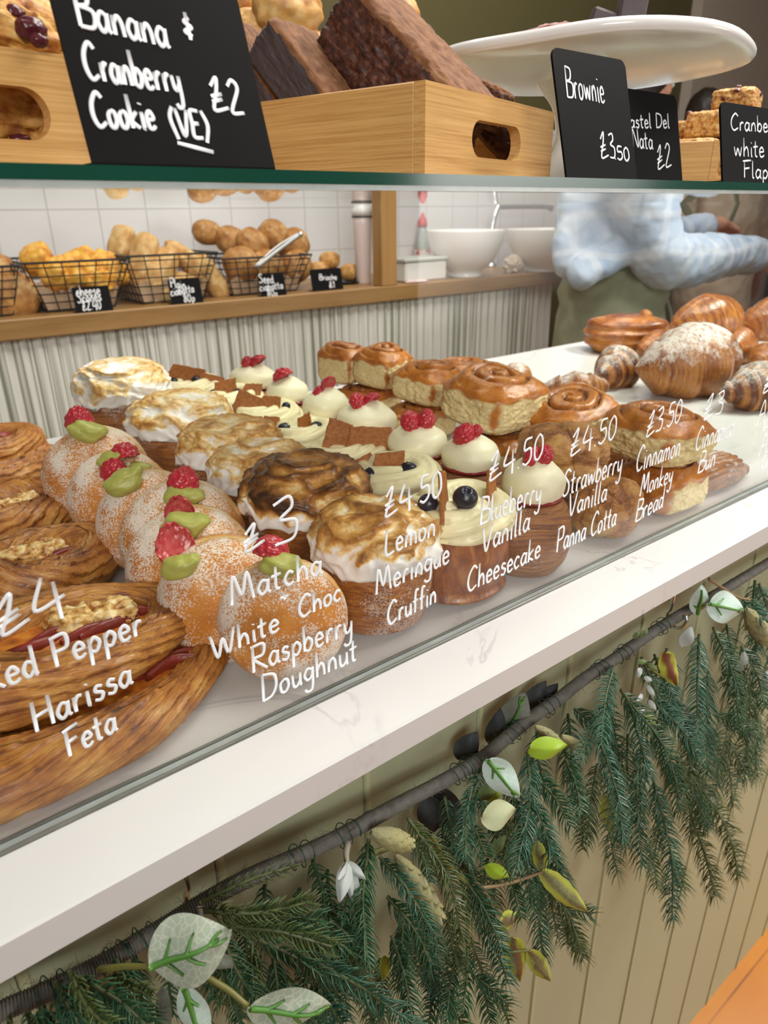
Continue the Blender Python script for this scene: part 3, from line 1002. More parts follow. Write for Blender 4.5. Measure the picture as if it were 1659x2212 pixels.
def crumbly(name, label, cat, loc, dims, R3, mats, seed, group, amp=0.05, chunks=None, n=16, power=7, rough=0.0):
    t = thing(name, label, cat, loc, 0, group)
    g = g_ball(dims[0] / 2, dims[1] / 2, dims[2] / 2, n, amp=amp, freq=5.0, seed=seed, power=power)
    if rough:
        V = g.V[0]
        nrm = V / (np.linalg.norm(V, axis=1)[:, None] + 1e-9)
        soft = np.where((V[:, 1] < -0.8 * dims[1] / 2) & (seed < 8), 0.25, 1.0)
        g.V[0] = V + nrm * (rough * soft * (fbm(V * 170 + seed, 3) - 0.6 * np.abs(perlin(V * 330 + seed))))[:, None]
    if len(mats) == 3:                      # top powder, crumb, cut face
        V = g.V[0]
        Fa = np.array(g.F)
        c = V[Fa].mean(1) / (np.array(dims) / 2)
        nz = c[:, 2] + 0.08 * perlin(c * 4 + seed) + 0.06 * perlin(c * 17 + seed)
        g.MI = np.where(nz > 0.74, 0, np.where((c[:, 1] < -0.8) & (seed < 8), 2, 1)).tolist()
    g.xf(R3)
    build('crumb', g, mats, t)
    if chunks:
        for i in range(chunks[1]):
            rr = random.Random(int(seed * 31) + i)
            d = np.array([rr.uniform(-1, 1) for _ in range(3)]); d /= np.abs(d).max()
            c = (d * np.array(dims) / 2 * 0.93) @ np.asarray(R3).T
            s_ = chunks[2]
            build('cranberry', g_ball(s_, s_ * 0.8, s_ * 0.7, 6, c, 0.25, 2.0, seed + i), chunks[0], t)
    return t


BR3 = (M['cocoa'], M['brownie'], M['brownie_cut'])
M['cookie'] = crust('cookie_crumb', [(0.78, 0.50, 0.18), (0.64, 0.33, 0.075), (0.44, 0.17, 0.03), (0.16, 0.05, 0.015)], (3, 3), 0.2, 1.0, rough=0.6, bump=1.0, blots=110.0)
M['oat'] = crust('flapjack_oats', [(0.72, 0.48, 0.18), (0.55, 0.29, 0.075), (0.34, 0.13, 0.03), (0.10, 0.03, 0.012)], (3, 3), 0.2, 1.1, rough=0.6, bump=1.0, blots=230.0)
M['cranberry'] = simple('dried_cranberry', (0.085, 0.012, 0.018), 0.28, 0.4, 60.0)


def brownie(px, py, d, dims, yaw, slope, seed, label):
    """a slab leaning in the tray: local x falls to the right, the cocoa side looks up and right"""
    R3 = rot(0, 0, yaw) @ rot(0, slope, 0)
    return crumbly('brownie', label, 'brownie', at_depth(px, py, d), dims, R3, BR3, seed, 'brownies in the bamboo tray', 0.05, n=60, power=9, rough=0.0018)


brownie(572, 196, 0.500, (0.092, 0.046, 0.034), -1.2, 0.86, 2.2, 'dark brownie half hidden by the cookie card, leftmost in the tray')
brownie(692, 206, 0.478, (0.096, 0.054, 0.033), -1.2, 0.84, 5.1, 'dark brownie with a smooth grey cut face, between two others in the tray')
brownie(884, 166, 0.490, (0.112, 0.080, 0.052), -1.2, 0.74, 8.4, 'largest brownie with a crumbly side and cocoa dusted top, in front in the tray')
brownie(1040, 226, 0.535, (0.044, 0.05, 0.028), -0.9, 0.40, 11.7, 'small brownie corner rising over the right end of the tray')
brownie(1082, 300, 0.56, (0.034, 0.030, 0.022), -0.8, 0.75, 13.7, 'brownie seen through the handle hole of its tray')
# cookies
ck = 'cookies in the bamboo tray'
crumbly('cookie', 'golden cookie with a dried cranberry, topmost at the left edge of the picture', 'cookie', at_depth(20, 62, 0.345), (0.085, 0.07, 0.036), rot(0.5, 0.2, 0.4), (M['cookie'],), 3.3, ck, 0.16, None, 30, 3, 0.0045)
c1_ = [o for o in bpy.data.objects if o.name == 'cookie'][0]
for px_, py_, r_ in ((68, 64, 0.0068), (30, 30, 0.005), (84, 88, 0.004)):
    build('cranberry', g_ball(r_, r_ * 0.8, r_ * 0.75, 8, at_depth(px_, py_, 0.318) - np.array(c1_.location), 0.25, 2.0, r_ * 900), M['cranberry'], c1_)
c2 = crumbly('cookie', 'golden cookie seen through the handle hole of the left tray', 'cookie', at_depth(-10, 218, 0.355), (0.06, 0.05, 0.04), rot(0.3, 0.1, 0), (M['cookie'],), 6.3, ck, 0.14, (M['cranberry'], 2, 0.005), 26, 3, 0.0030)
crumbly('cookie', 'golden cookie lying behind the one with the cranberry', 'cookie', at_depth(118, 70, 0.40), (0.07, 0.06, 0.03), rot(0.2, 0.4, 0), (M['cookie'],), 9.3, ck, 0.11, None, 18, 3)
# flapjacks
fk = 'flapjacks in the bamboo tray'
for i, (px, py, d, dm, lab) in enumerate([
        (1592, 222, 0.87, (0.085, 0.05, 0.026), 'oat flapjack with cranberries, topmost of the pile behind the right card'),
        (1532, 272, 0.86, (0.052, 0.05, 0.030), 'oat flapjack in the middle of the pile, dark berries on its cut side'),
        (1480, 290, 0.93, (0.036, 0.04, 0.030), 'oat flapjack at the left end of the flapjack pile'),
        (1505, 318, 0.85, (0.07, 0.05, 0.016), 'lowest oat flapjack, lying along the tray rim')]):
    crumbly('flapjack', lab, 'flapjack', at_depth(px, py, d), dm, rot(0, 0, 0.35), (M['oat'],), 4.4 + i * 3, fk, 0.06, (M['cranberry'], 7, 0.0045), 26, 6, 0.0022)

lowz = at_depth(1505, 318, 0.85)[2] - 0.008
th_ = float(lowz - ST1 - 0.0075)
for px, py, d, lab in ((1500, 340, 0.87, 'flapjack at the bottom of the tray, left, under the visible pile'), (1592, 340, 0.87, 'flapjack at the bottom of the tray, right, behind the cranberry flapjack card')):
    q = at_depth(px, py, d); q[2] = ST1 + 0.0075 + th_ / 2
    crumbly('flapjack', lab, 'flapjack', q, (0.056, 0.06, th_), rot(0, 0, 0.52), (M['oat'],), px / 7.0, fk, 0.04, None, 14, 8)
qa, qb = at_depth(1592, 222, 0.87), at_depth(1592, 340, 0.87)
zt_, zb_ = qa[2] - 0.012, ST1 + 0.0075 + th_
crumbly('flapjack', 'thick oat flapjack under the topmost one, behind the right card', 'flapjack', (qb[0], qb[1], (zt_ + zb_) / 2), (0.06, 0.045, float(zt_ - zb_)), rot(0, 0, 0.5), (M['oat'],), 31.0, fk, 0.04, (M['cranberry'], 6, 0.0045), 18, 7)

# ------------------------------------------------------------------ cake stand
cs = thing('cake_stand', 'white glazed cake stand on a narrow foot behind the brownie card', 'cake stand', (0.640, 0.505, ST1))
prof = [(0.0, 0.122), (0.03, 0.1215), (0.08, 0.123), (0.125, 0.1275), (0.147, 0.1325), (0.1515, 0.1355), (0.1525, 0.139), (0.1505, 0.1425), (0.145, 0.1435), (0.11, 0.141), (0.0, 0.139)]
prof = [(a * 0.98, b - 0.026) for a, b in prof]
P = smooth_path([(a, 0, b) for a, b in prof], 60)
g = g_lathe([(max(0, a), b) for a, _, b in P], 72)
V = g.V[0]
th = np.arctan2(V[:, 1], V[:, 0]); rr = np.hypot(V[:, 0], V[:, 1])
w = sstep(0.09, 0.15, rr)
V[:, 2] += w * 0.0022 * np.sin(th * 3 + 1)
V[:, :2] *= (1 + 0.012 * w * (np.sin(th * 5) + 0.7 * np.sin(th * 8 + 2)))[:, None]
build('plate', g, M['porcelain'], cs)
fp_ = smooth_path([(0.055, 0, 0.0), (0.056, 0, 0.004), (0.045, 0, 0.014), (0.027, 0, 0.032), (0.022, 0, 0.052), (0.027, 0, 0.075), (0.040, 0, 0.091), (0.045, 0, 0.0985)], 40)
build('foot', g_lathe([(a, b) for a, _, b in fp_], 48), M['porcelain'], cs)
cpos = at_depth(1310, 60, 0.615); cpos[2] = ST1 + 0.1165
ch = thing('chocolate_cake', 'dark chocolate cake pieces with a red topping on the white cake stand', 'cake', cpos, -0.66)
build('slab', g_box(0.024, 0.014, 0.038, (0.018, 0, 0.019), 0.002).xf(rot(0.05, 0.08, 0)), M['brownie_cut'], ch, smooth=False)
build('slab', g_box(0.024, 0.010, 0.024, (-0.008, 0.004, 0.012), 0.002).xf(rot(0.1, 0.30, 0)), M['brownie_cut'], ch, smooth=False)
build('red_topping', g_ball(0.030, 0.014, 0.010, 12, (-0.040, 0.008, 0.008), 0.3, 4, 3.0), simple('dusky_red_topping', (0.20, 0.045, 0.035), 0.45, 0.3, 90.0, 0.3, 200.0), ch)

# ------------------------------------------------------------------ bread rolls on a crate behind the brownies
rolls = [(622, 24, 0.84, 0.036, 'pale floury bread roll, largest above the leftmost brownies'), (548, 70, 0.86, 0.030, 'brown bread roll just right of the cookie card'),
         (528, 6, 0.87, 0.028, 'glossy brown bread roll at the top edge beside the cookie card'), (594, 102, 0.88, 0.026, 'small bread roll showing under the pale floury one'),
         (842, 46, 0.90, 0.034, 'brown bread roll peeping over the largest brownie'), (664, 108, 0.87, 0.027, 'bread roll under the pale floury one, hidden by the two right brownies'),
         (836, 112, 0.90, 0.030, 'bread roll under the one peeping over the largest brownie'), (545, 128, 0.87, 0.026, 'lowest bread roll behind the edge of the cookie card')]
ztop = min(at_depth(px, py, d)[2] - r * 0.80 for px, py, d, r, _ in rolls)
crt = at_depth(690, 200, 0.895); crt[2] = ST1
ct = thing('wooden_crate', 'wooden crate carrying bread rolls, mostly hidden behind the brownies', 'crate', crt, -0.66)
build('body', g_box(0.26, 0.09, ztop - ST1, (0, 0, (ztop - ST1) / 2), 0.003), M['oak'], ct, smooth=False)
rg = 'bread rolls piled behind the brownies'
for i, (px, py, d, r, lab) in enumerate(rolls):
    t = thing('bread_roll', lab, 'bread roll', at_depth(px, py, d), i * 0.7, rg)
    build('crust', g_ball(r * 1.2, r, r * 0.85, 18, amp=0.16, freq=1.4, seed=i * 3.1), M['crusty'] if i in (0, 3, 4) else M['roll'], t)

# ------------------------------------------------------------------ back counter: oak board, post, curtain, bread baskets
BY = 1.945
BZ = 0.05
bk = thing('back_counter', 'long oak worktop along the tiled wall, above the striped curtain', 'counter', (0, BY, 0))
build('worktop', g_box(3.62, WY - 0.012 - BY, 0.05, (0.64, (WY - 0.012 - BY) / 2, 0.025), 0.003), M['oak'], bk, smooth=False)
p0, p1 = on_y(826, 560, BY), on_y(859, 560, BY)
pw = float(p1[0] - p0[0])
tag(build('oak_post', g_box(pw, 0.055, 1.2, (0, 0, 0.6), 0.003), M['oak_v'], smooth=False, loc=(float(p0[0] + p1[0]) / 2, BY + 0.029, BZ)), 'upright square oak post on the oak worktop between tumbler and tub', 'post')
for xx in (-1.1, 2.40):
    tag(build('trim_2', g_box(0.04, WY - 0.03 - BY - 0.06, -FLOOR, (xx, BY + 0.06 + (WY - 0.03 - BY - 0.06) / 2, FLOOR / 2)), M['oak_v'], smooth=False), kind='structure')
# the gathered curtain
xs = np.linspace(-1.1, 2.42, 900)
zs = np.linspace(-0.004, FLOOR + 0.02, 12)
U = np.column_stack([xs * 7, xs * 0, xs * 0])
warp = xs + 0.02 * perlin(U) + 0.012 * perlin(U * 3.1)
V = []; ST = []
for z in zs:
    k = 0.35 + 0.65 * min(1, -z / 0.4)
    y = BY + 0.034 + 0.013 * k * np.sin(warp * 150) + 0.010 * k * perlin(np.column_stack([xs * 26, np.full_like(xs, z * 0.8), xs * 0 + 5]))
    V.append(np.column_stack([xs, y, np.full_like(xs, z)]))
    ST.append(np.column_stack([warp * 0.9 + 0.002 * np.sin(warp * 150), np.full_like(xs, z)]))
g = Geo().add(np.vstack(V), gridfaces(len(zs), len(xs)), np.vstack(ST))
cu = build('curtain', g, M['curtain'])
tag(cu, 'gathered curtain in white and grey green stripes hanging under the oak worktop', 'curtain')


def wire_basket(label, fl, fr, h, flare, depth, group='wire baskets of bread on the back counter'):
    """fl, fr: photo spots of the front lower corners on the oak board"""
    a, b = on_z(*fl, BZ), on_z(*fr, BZ)
    y0 = max(BY + 0.075, float(min(a[1], b[1])))
    a, b = on_y(*fl, y0), on_y(*fr, y0)
    w = float(b[0] - a[0])
    t = thing('wire_basket', label, 'basket', ((a[0] + b[0]) / 2, y0, BZ), 0, group)

    def ring(k):
        e = flare * k
        return np.array([(-w / 2 - e, -e, h * k), (w / 2 + e, -e, h * k), (w / 2 + e, depth + e, h * k), (-w / 2 - e, depth + e, h * k)])
    rim = Geo()
    R1 = ring(1.0)
    for i in range(4):
        rim.join(g_tube(np.array([R1[i], R1[(i + 1) % 4]]), 0.0030, 6))
    build('rim', rim, M['wire'], t, smooth=False)
    wires = Geo()
    for k in np.linspace(0.03, 0.9, 6):
        Rk = ring(k)
        for i in range(4):
            wires.join(g_tube(np.array([Rk[i], Rk[(i + 1) % 4]]), 0.0017, 5))
    R0 = ring(0.03)
    for i in range(4):
        n = max(4, int(np.linalg.norm(R0[i] - R0[(i + 1) % 4]) / 0.026))
        for j in range(n + 1):
            f = j / n
            wires.join(g_tube(np.array([R0[i] * (1 - f) + R0[(i + 1) % 4] * f, R1[i] * (1 - f) + R1[(i + 1) % 4] * f]), 0.0016, 5))
    for j in range(7):
        f = j / 6
        wires.join(g_tube(np.array([R0[0] * (1 - f) + R0[1] * f, R0[3] * (1 - f) + R0[2] * f]), 0.0016, 5))
    build('mesh_sides', wires, M['wire'], t, smooth=False)
    # kraft paper lining the bottom
    lin = Geo()
    e = -0.006
    q = [ring(0.05) * np.array([0.97, 1, 1]) + np.array([0, 0.006, 0]), ring(0.42) * np.array([0.96, 0.96, 1]) + np.array([0, 0.006, 0])]
    Vv = []
    for j in range(40):
        f = (j % 10) / 10; i = j // 10
        lo = q[0][i] * (1 - f) + q[0][(i + 1) % 4] * f
        hi = q[1][i] * (1 - f) + q[1][(i + 1) % 4] * f
        hi = hi + np.array([0, 0, 0.012 * math.sin(j * 1.9)])
        Vv += [lo, hi]
    F = [[2 * j, 2 * ((j + 1) % 40), 2 * ((j + 1) % 40) + 1, 2 * j + 1] for j in range(40)]
    F.append([2 * j for j in range(40)][::-1])
    lin.add(np.array(Vv), F)
    build('paper_liner', lin, M['paper'], t, smooth=False)
    return t, np.array([(a[0] + b[0]) / 2, y0, BZ]), w


b1, o1, w1 = wire_basket('black wire basket of orange cheese scones, left on the back counter', (106, 680), (249, 670), 0.125, 0.045, 0.20)
b2, o2, w2 = wire_basket('black wire basket of pale ciabatta rolls, middle of the back counter', (312, 660), (440, 648), 0.130, 0.040, 0.22)
b3, o3, w3 = wire_basket('black wire basket of seeded rolls with tongs, right of the ciabatta basket', (505, 640), (640, 628), 0.110, 0.040, 0.22)
b0, o0, w0 = wire_basket('black wire basket cut off by the left edge of the picture', (-160, 700), (30, 690), 0.12, 0.03, 0.2)


def loaf(name, label, cat, mat, p, dims, R3, seed, group, amp=0.1, freq=1.6, power=2.6, n=14):
    t = thing(name, label, cat, p, 0, group)
    build('crust', g_ball(dims[0], dims[1], dims[2], n, amp=amp, freq=freq, seed=seed, power=power).xf(R3), mat, t)
    return t


rr = random.Random(4)
sc_pos = [(80, 560, 0.10, 'at the left end of the pile'), (120, 592, 0.05, 'low at the left of the front row'), (165, 600, 0.04, 'low in the middle of the front row'), (210, 612, 0.04, 'low at the right behind the card'), (150, 578, 0.10, 'in the second row, left of the middle'),
          (180, 568, 0.11, 'tallest, in the middle of the pile'), (225, 574, 0.08, 'on the right of the pile'), (240, 592, 0.06, 'at the right end of the front row'), (196, 590, 0.06, 'above the price card')]
for i, (px, py, dy, wh) in enumerate(sc_pos):
    loaf('cheese_scone', 'orange cheese scone ' + wh + ' in the left wire basket', 'scone', M['scone'], on_y(px, py, o1[1] + dy), (0.041, 0.037, 0.034),
         rot(rr.uniform(-.5, .5), rr.uniform(-.5, .5), rr.uniform(0, 3)), i * 2.7, 'cheese scones in the wire basket', 0.16, 2.4, 4.0)
ci_pos = [(262, 524, 0.16, 1.1, 'standing highest at the left rear'), (310, 560, 0.08, 1.2, 'upright at the left'), (345, 590, 0.05, 0.9, 'in the front row behind the card'), (400, 560, 0.10, -0.6, 'leaning across the top'),
          (430, 585, 0.06, -0.8, 'at the right of the front row'), (455, 600, 0.05, -1.0, 'at the right end'), (375, 620, 0.04, 0.2, 'lying low in the front'), (330, 625, 0.045, 1.3, 'low at the left end')]
for i, (px, py, dy, a, wh) in enumerate(ci_pos):
    loaf('ciabatta_roll', 'pale floured ciabatta roll ' + wh + ' of the middle basket', 'bread roll', M['flour_roll'], on_y(px, py, o2[1] + dy), (0.074, 0.039, 0.031) if i else (0.050, 0.036, 0.026),
         rot(0.3, -a, 0.2), i * 3.9, 'ciabatta rolls in the wire basket', 0.10, 1.6, 3.0)
se_pos = [(447, 502, 0.20, 0.046, 'round and dark topped, highest at the left rear'), (500, 520, 0.16, 0.054, 'brown topped behind the left of the basket rim'), (545, 528, 0.10, 0.058, 'in the middle of the top row'),
          (590, 512, 0.14, 0.060, 'highest in the middle'), (632, 528, 0.12, 0.058, 'at the right of the top row'), (520, 570, 0.05, 0.056, 'low at the left front'), (575, 575, 0.05, 0.056, 'low in the middle front'), (640, 575, 0.06, 0.056, 'low at the right front')]
for i, (px, py, dy, r, wh) in enumerate(se_pos):
    loaf('seeded_roll', 'seeded bread roll ' + wh + ' of the right basket', 'bread roll', M['seeded'], on_y(px, py, o3[1] + dy), (r, r * 0.9, r * 0.82),
         rot(0.3 * i, 0.2, 0.5 * i), i * 5.3, 'seeded rolls in the wire basket', 0.08, 1.8, 2.3)
for i, (px, py, dy, wh) in enumerate([(20, 640, 0.05, 'at the front'), (-20, 600, 0.1, 'behind the front one')]):
    loaf('round_loaf', 'round brown loaf in the basket at the left picture edge, ' + wh, 'loaf', M['seeded'], on_y(px, py, o0[1] + dy), (0.07, 0.06, 0.06), rot(0, 0, 0), 2.2 + i * 7, 'loaves in the leftmost basket', 0.05)

tg = thing('serving_tongs', 'steel serving tongs lying across the seeded rolls', 'tongs', on_y(600, 540, o3[1] - 0.055))
for dz in (0.0, 0.012):
    a, b = on_y(555, 578, o3[1] - 0.055), on_y(650, 506, o3[1] - 0.045)
    c = on_y(600, 540, o3[1] - 0.055)
    P = smooth_path([a - c, (a + b) / 2 - c + np.array([0, 0, 0.002 + dz * 0.5]), b - c], 14)
    build('arm', g_tube(P + np.array([0, dz, 0]), 0.0065, 8, flat=0.35), M['brushed'], tg)
build('hinge', g_ball(0.008, 0.006, 0.008, 6, b - c), M['steel'], tg)


def back_card(bl, br, y, top, label, lines, lean=0.2):
    return card_at(bl, br, y, BZ, top, bl[0], lean, label, lines, 0.0015, 'bread_price_card', 'price cards on the back counter')


yc = BY + 0.010
back_card((166, 678), (246, 674), yc, 622, 'black chalk card for cheese scones before the left wire basket', [('cheese', 166, 642, 218, 638, 22), ('Scones', 168, 656, 220, 650, 20), ('£2.40', 180, 672, 220, 668, 20)])
back_card((372, 658), (440, 654), yc, 604, 'black chalk card for plain ciabatta before the middle basket', [('Plain', 369, 622, 402, 626, 20), ('ciabatta', 370, 641, 420, 632, 18), ('80p', 398, 654, 422, 652, 16)])
back_card((566, 643), (620, 640), yc, 592, 'black chalk card before the basket of seeded rolls', [('Seed', 560, 612, 592, 613, 18), ('ciabatta', 562, 630, 612, 624, 16), ('80p', 578, 640, 600, 640, 12)])
back_card((676, 634), (742, 628), yc + 0.02, 583, 'black chalk card with a single faint line beside the tumbler', [('Brioche', 690, 606, 728, 605, 12), ('£1', 712, 622, 724, 622, 12)])

pl = on_z(735, 612, BZ)
pt = thing('dark_plate', 'dark oval plate of round rolls left of the pink tumbler', 'plate', pl)
build('dish', g_lathe([(0.0, 0.002), (0.05, 0.0), (0.075, 0.006), (0.078, 0.010), (0.07, 0.008), (0.0, 0.005)], 32), M['black'], pt)
for i, (px, py, r, wh) in enumerate([(712, 562, 0.034, 'topmost'), (690, 584, 0.034, 'left'), (756, 588, 0.034, 'right')]):
    loaf('brioche_bun', 'round golden bun, ' + wh + ' of the three on the dark plate', 'bun', M['roll'], on_y(px, py, pl[1] + (0.0 if i else 0.02)), (r, r, r * 0.85), rot(0, 0, i), i * 3.3, 'buns on the dark plate', 0.05)

# tumbler
p = on_z(786, 612, BZ); k = 1.0
s_ = depth_of(p) / FPX
tm = thing('tumbler', 'pale pink insulated tumbler with a clear white lid beside the oak post', 'tumbler', p)
r1 = 21 * s_
build('cup', g_lathe([(0, 0), (r1 * 0.72, 0), (r1 * 0.76, 0.004), (r1 * 0.95, 118 * s_), (r1, 134 * s_), (r1 * 0.9, 136 * s_), (0, 136 * s_)], 36), simple('pale_pink_enamel', (0.72, 0.60, 0.57), 0.35), tm)
build('lid', g_lathe([(0, 134 * s_), (r1 * 1.06, 134 * s_), (r1 * 1.06, 146 * s_), (r1 * 0.85, 152 * s_), (r1 * 0.72, 156 * s_), (r1 * 0.70, 196 * s_), (0, 198 * s_)], 36), simple('frosted_white_plastic', (0.76, 0.77, 0.75), 0.25), tm)
build('band', g_lathe([(r1 * 1.0, 131 * s_), (r1 * 1.07, 131.5 * s_), (r1 * 1.07, 134 * s_), (r1 * 1.0, 134.5 * s_)], 36, False), M['black'], tm)

# bottle, tub, bowls
p = on_y(912, 572, 2.34); p[2] = BZ; s_ = depth_of(p) / FPX * float((on_y(912, 459, 2.34)[2] - BZ) / (118 * depth_of(p) / FPX))
bt = thing('sauce_bottle', 'clear bottle with a pointed red cap standing behind the white tub', 'bottle', p)
build('body', g_lathe([(a * s_, b * s_) for a, b in [(0, 0), (17, 0), (18, 4), (18, 50), (15, 62), (9, 82), (8, 92), (0, 92)]], 28), simple('grey_green_bottle', (0.33, 0.37, 0.34), 0.15), bt)
build('cap', g_lathe([(a * s_, b * s_) for a, b in [(0, 90), (10, 90), (10, 100), (4, 112), (2, 118), (0, 118)]], 20), simple('red_plastic', (0.55, 0.02, 0.02), 0.35), bt)
build('paper_label', g_lathe([(18.4 * s_, b * s_) for b in (8, 46)], 28, False), crust('bottle_label', [(0.75, 0.72, 0.7), (0.70, 0.62, 0.6), (0.5, 0.06, 0.05), (0.12, 0.12, 0.25)], (9, 5), 0.8, 0.8, rough=0.5), bt)

p = on_z(922, 607, BZ); s_ = depth_of(p) / FPX
tb = thing('storage_tub', 'white lidded plastic tub on the oak worktop right of the post', 'tub', p, 0.05)
build('body', g_box(122 * s_, 0.12, 40 * s_, (0, 0.06, 20 * s_), 0.006), simple('off_white_plastic', (0.74, 0.74, 0.70), 0.4), tb, smooth=False)
build('lid', g_box(130 * s_, 0.13, 8 * s_, (0, 0.06, 44 * s_), 0.004), simple('grey_green_lid', (0.50, 0.52, 0.47), 0.4), tb, smooth=False)
p = on_z(900, 611, BZ)
cl = thing('dish_cloth', 'folded pink and white cloth in front of the white tub', 'cloth', p)
build('fold', g_ball(0.05, 0.018, 0.006, 14, (0, 0, 0.005), 0.3, 3, 1.0), simple('pink_white_cloth', (0.72, 0.55, 0.53), 0.9, 0.25, 60.0), cl)


def bowl(label, px, py, hw, h):
    p = on_z(px, py, BZ); s_ = depth_of(p) / FPX
    R, Hh = hw * s_, h * s_
    p = p + np.array([0, R * 0.45, 0])
    t = thing('mixing_bowl', label, 'bowl', p, 0, 'white bowls on the back counter')
    pr = smooth_path([(0.0, 0, 0.0), (R * 0.40, 0, 0.0), (R * 0.42, 0, Hh * 0.10), (R * 0.46, 0, Hh * 0.16), (R * 0.72, 0, Hh * 0.36), (R * 0.92, 0, Hh * 0.68), (R * 1.0, 0, Hh), (R * 0.96, 0, Hh * 1.0), (R * 0.86, 0, Hh * 0.66), (R * 0.6, 0, Hh * 0.32), (0, 0, Hh * 0.2)], 60)
    build('body', g_lathe([(max(0, a), b) for a, _, b in pr], 48), M['porcelain'], t)


bowl('large white bowl on a foot right of the bottle', 1030, 600, 84, 92)
bowl('white bowl half hidden behind the worker in the blue shirt', 1196, 588, 80, 84)
p = on_z(1112, 590, BZ)
pp = thing('crumpled_paper', 'crumpled beige paper between the two white bowls', 'paper', p + np.array([0, 0.01, 0]))
D, F = sphere_dirs(16)
ridg = np.abs(perlin(D * 2.6)) + 0.5 * np.abs(perlin(D * 6 + 4))
build('sheet', Geo().add(D * (0.030 + 0.030 * ridg)[:, None] * np.array([1.3, 0.8, 0.9]) + np.array([0, 0, 0.033]), F), simple('beige_paper', (0.62, 0.52, 0.42), 0.8, 0.15, 40.0), pp, smooth=False)
# tap
p = on_y(1062, 540, WY - 0.12); a = on_y(1062, 500, WY - 0.12); b = on_y(1074, 452, WY - 0.12); c = on_y(1090, 447, WY - 0.12); d = on_y(1185, 447, WY - 0.12)
base = np.array([p[0], WY - 0.12, BZ])
tp = thing('kitchen_tap', 'chrome swan neck tap behind the white bowls', 'tap', base)
build('spout', g_tube(smooth_path([np.array([0, 0, 0.0]), a - base, b - base, c - base, d - base, d - base + np.array([0.01, 0, -0.015])], 40), 0.011, 12), M['steel'], tp)
build('base_ring', g_lathe([(0, 0), (0.026, 0), (0.026, 0.01), (0.016, 0.02), (0, 0.02)], 24), M['steel'], tp)

# ------------------------------------------------------------------ the two people behind the counter


def remeshed(name, g, mat, parent, vox, smooth_it=8, disp=None):
    o = build(name, g, mat, parent)
    m = o.modifiers.new('weld', 'REMESH'); m.mode = 'VOXEL'; m.voxel_size = vox; m.use_smooth_shade = True
    m = o.modifiers.new('soften', 'SMOOTH'); m.factor = 0.5; m.iterations = smooth_it
    if disp:
        tx = bpy.data.textures.new('folds', 'CLOUDS'); tx.noise_scale = disp[0]; tx.noise_depth = 3
        m = o.modifiers.new('folds', 'DISPLACE'); m.texture = tx; m.strength = disp[1]; m.mid_level = 0.5
        m.texture_coords = 'LOCAL'
    return o


def limb(pts, rad, k=14, flat=1.0, n=24):
    P = smooth_path(pts, n)
    r = np.interp(np.linspace(0, 1, n), np.linspace(0, 1, len(rad)), rad)
    g = g_tube(P, r, k, flat=flat)
    g.join(g_ball(rad[0], rad[0], rad[0], 6, P[0])).join(g_ball(rad[-1], rad[-1], rad[-1], 6, P[-1]))
    return g


def hand_geo(wrist, fwd, side, up, s=1.0, curl=0.5):
    """palm, four bent fingers of different lengths and a thumb from the side of the palm; fwd along the fingers"""
    w, f, sd, u = [np.array(v, float) for v in (wrist, fwd, side, up)]
    g = Geo()
    for k in (-0.027, -0.009, 0.009, 0.027):
        g.join(limb([w + sd * k * 0.7, w + f * 0.045 * s + sd * k, w + f * 0.088 * s + sd * k], [0.015, 0.0145, 0.0115], 8, n=8))
    for k, L in ((-0.030, 0.058), (-0.010, 0.075), (0.010, 0.082), (0.030, 0.074)):
        b = w + f * 0.086 * s + sd * k
        c1 = b + f * L * 0.42 - u * L * 0.18 * curl
        c2 = c1 + f * L * 0.28 - u * L * 0.34 * curl
        c3 = c2 + f * L * 0.14 - u * L * 0.34 * curl
        g.join(limb([b, c1, c2, c3], [0.0098, 0.0092, 0.0084, 0.007], 8, n=10))
    b = w + f * 0.028 * s + sd * 0.026
    g.join(limb([b, b + f * 0.03 + sd * 0.026 - u * 0.012, b + f * 0.062 + sd * 0.032 - u * 0.026], [0.013, 0.0105, 0.008], 8, n=8))
    return g


def head_geo(c, fwd, up, s=1.0):
    f, u = np.array(fwd, float), np.array(up, float)
    f /= np.linalg.norm(f); u = u - f * (u @ f); u /= np.linalg.norm(u)
    sd = np.cross(f, u)
    Rm = np.stack([f, sd, u], 1)
    g = g_ball(0.092, 0.074, 0.11, 14)
    V = g.V[0]
    jaw = sstep(0.02, -0.1, V[:, 2])
    V[:, 1] *= 1 - 0.28 * jaw
    V[:, 0] = np.where(V[:, 0] < 0, V[:, 0] * (1 - 0.35 * jaw), V[:, 0] * (1 - 0.05 * jaw))
    g.join(g_ball(0.016, 0.012, 0.022, 6, (0.092, 0, -0.014)))                        # nose
    g.join(g_ball(0.010, 0.026, 0.006, 6, (0.080, 0, -0.050)))                        # upper lip
    g.join(g_ball(0.010, 0.024, 0.006, 6, (0.077, 0, -0.059)))
    g.join(g_ball(0.012, 0.045, 0.008, 6, (0.080, 0, 0.022)))                         # brow
    for sy in (-1, 1):
        g.join(g_ball(0.018, 0.008, 0.028, 6, (-0.005, sy * 0.074, -0.008)))          # ears
        g.join(g_ball(0.022, 0.018, 0.016, 6, (0.062, sy * 0.036, -0.022)))           # cheeks
    g.xf(Rm * s, c)
    return g, Rm


def eyes(name, c, Rm, parent):
    for sy in (-1, 1):
        e = g_ball(0.010, 0.012, 0.008, 6, (0.080, sy * 0.030, 0.004)).xf(Rm, c)
        build('eye', e, simple('eye_white', (0.6, 0.58, 0.55), 0.3), parent)


# worker in the pale blue shirt, bent over the far end of the counter, facing right
Y1 = 1.48


def q1(px, py, dy=0.0):
    return on_y(px, py, Y1 + dy)


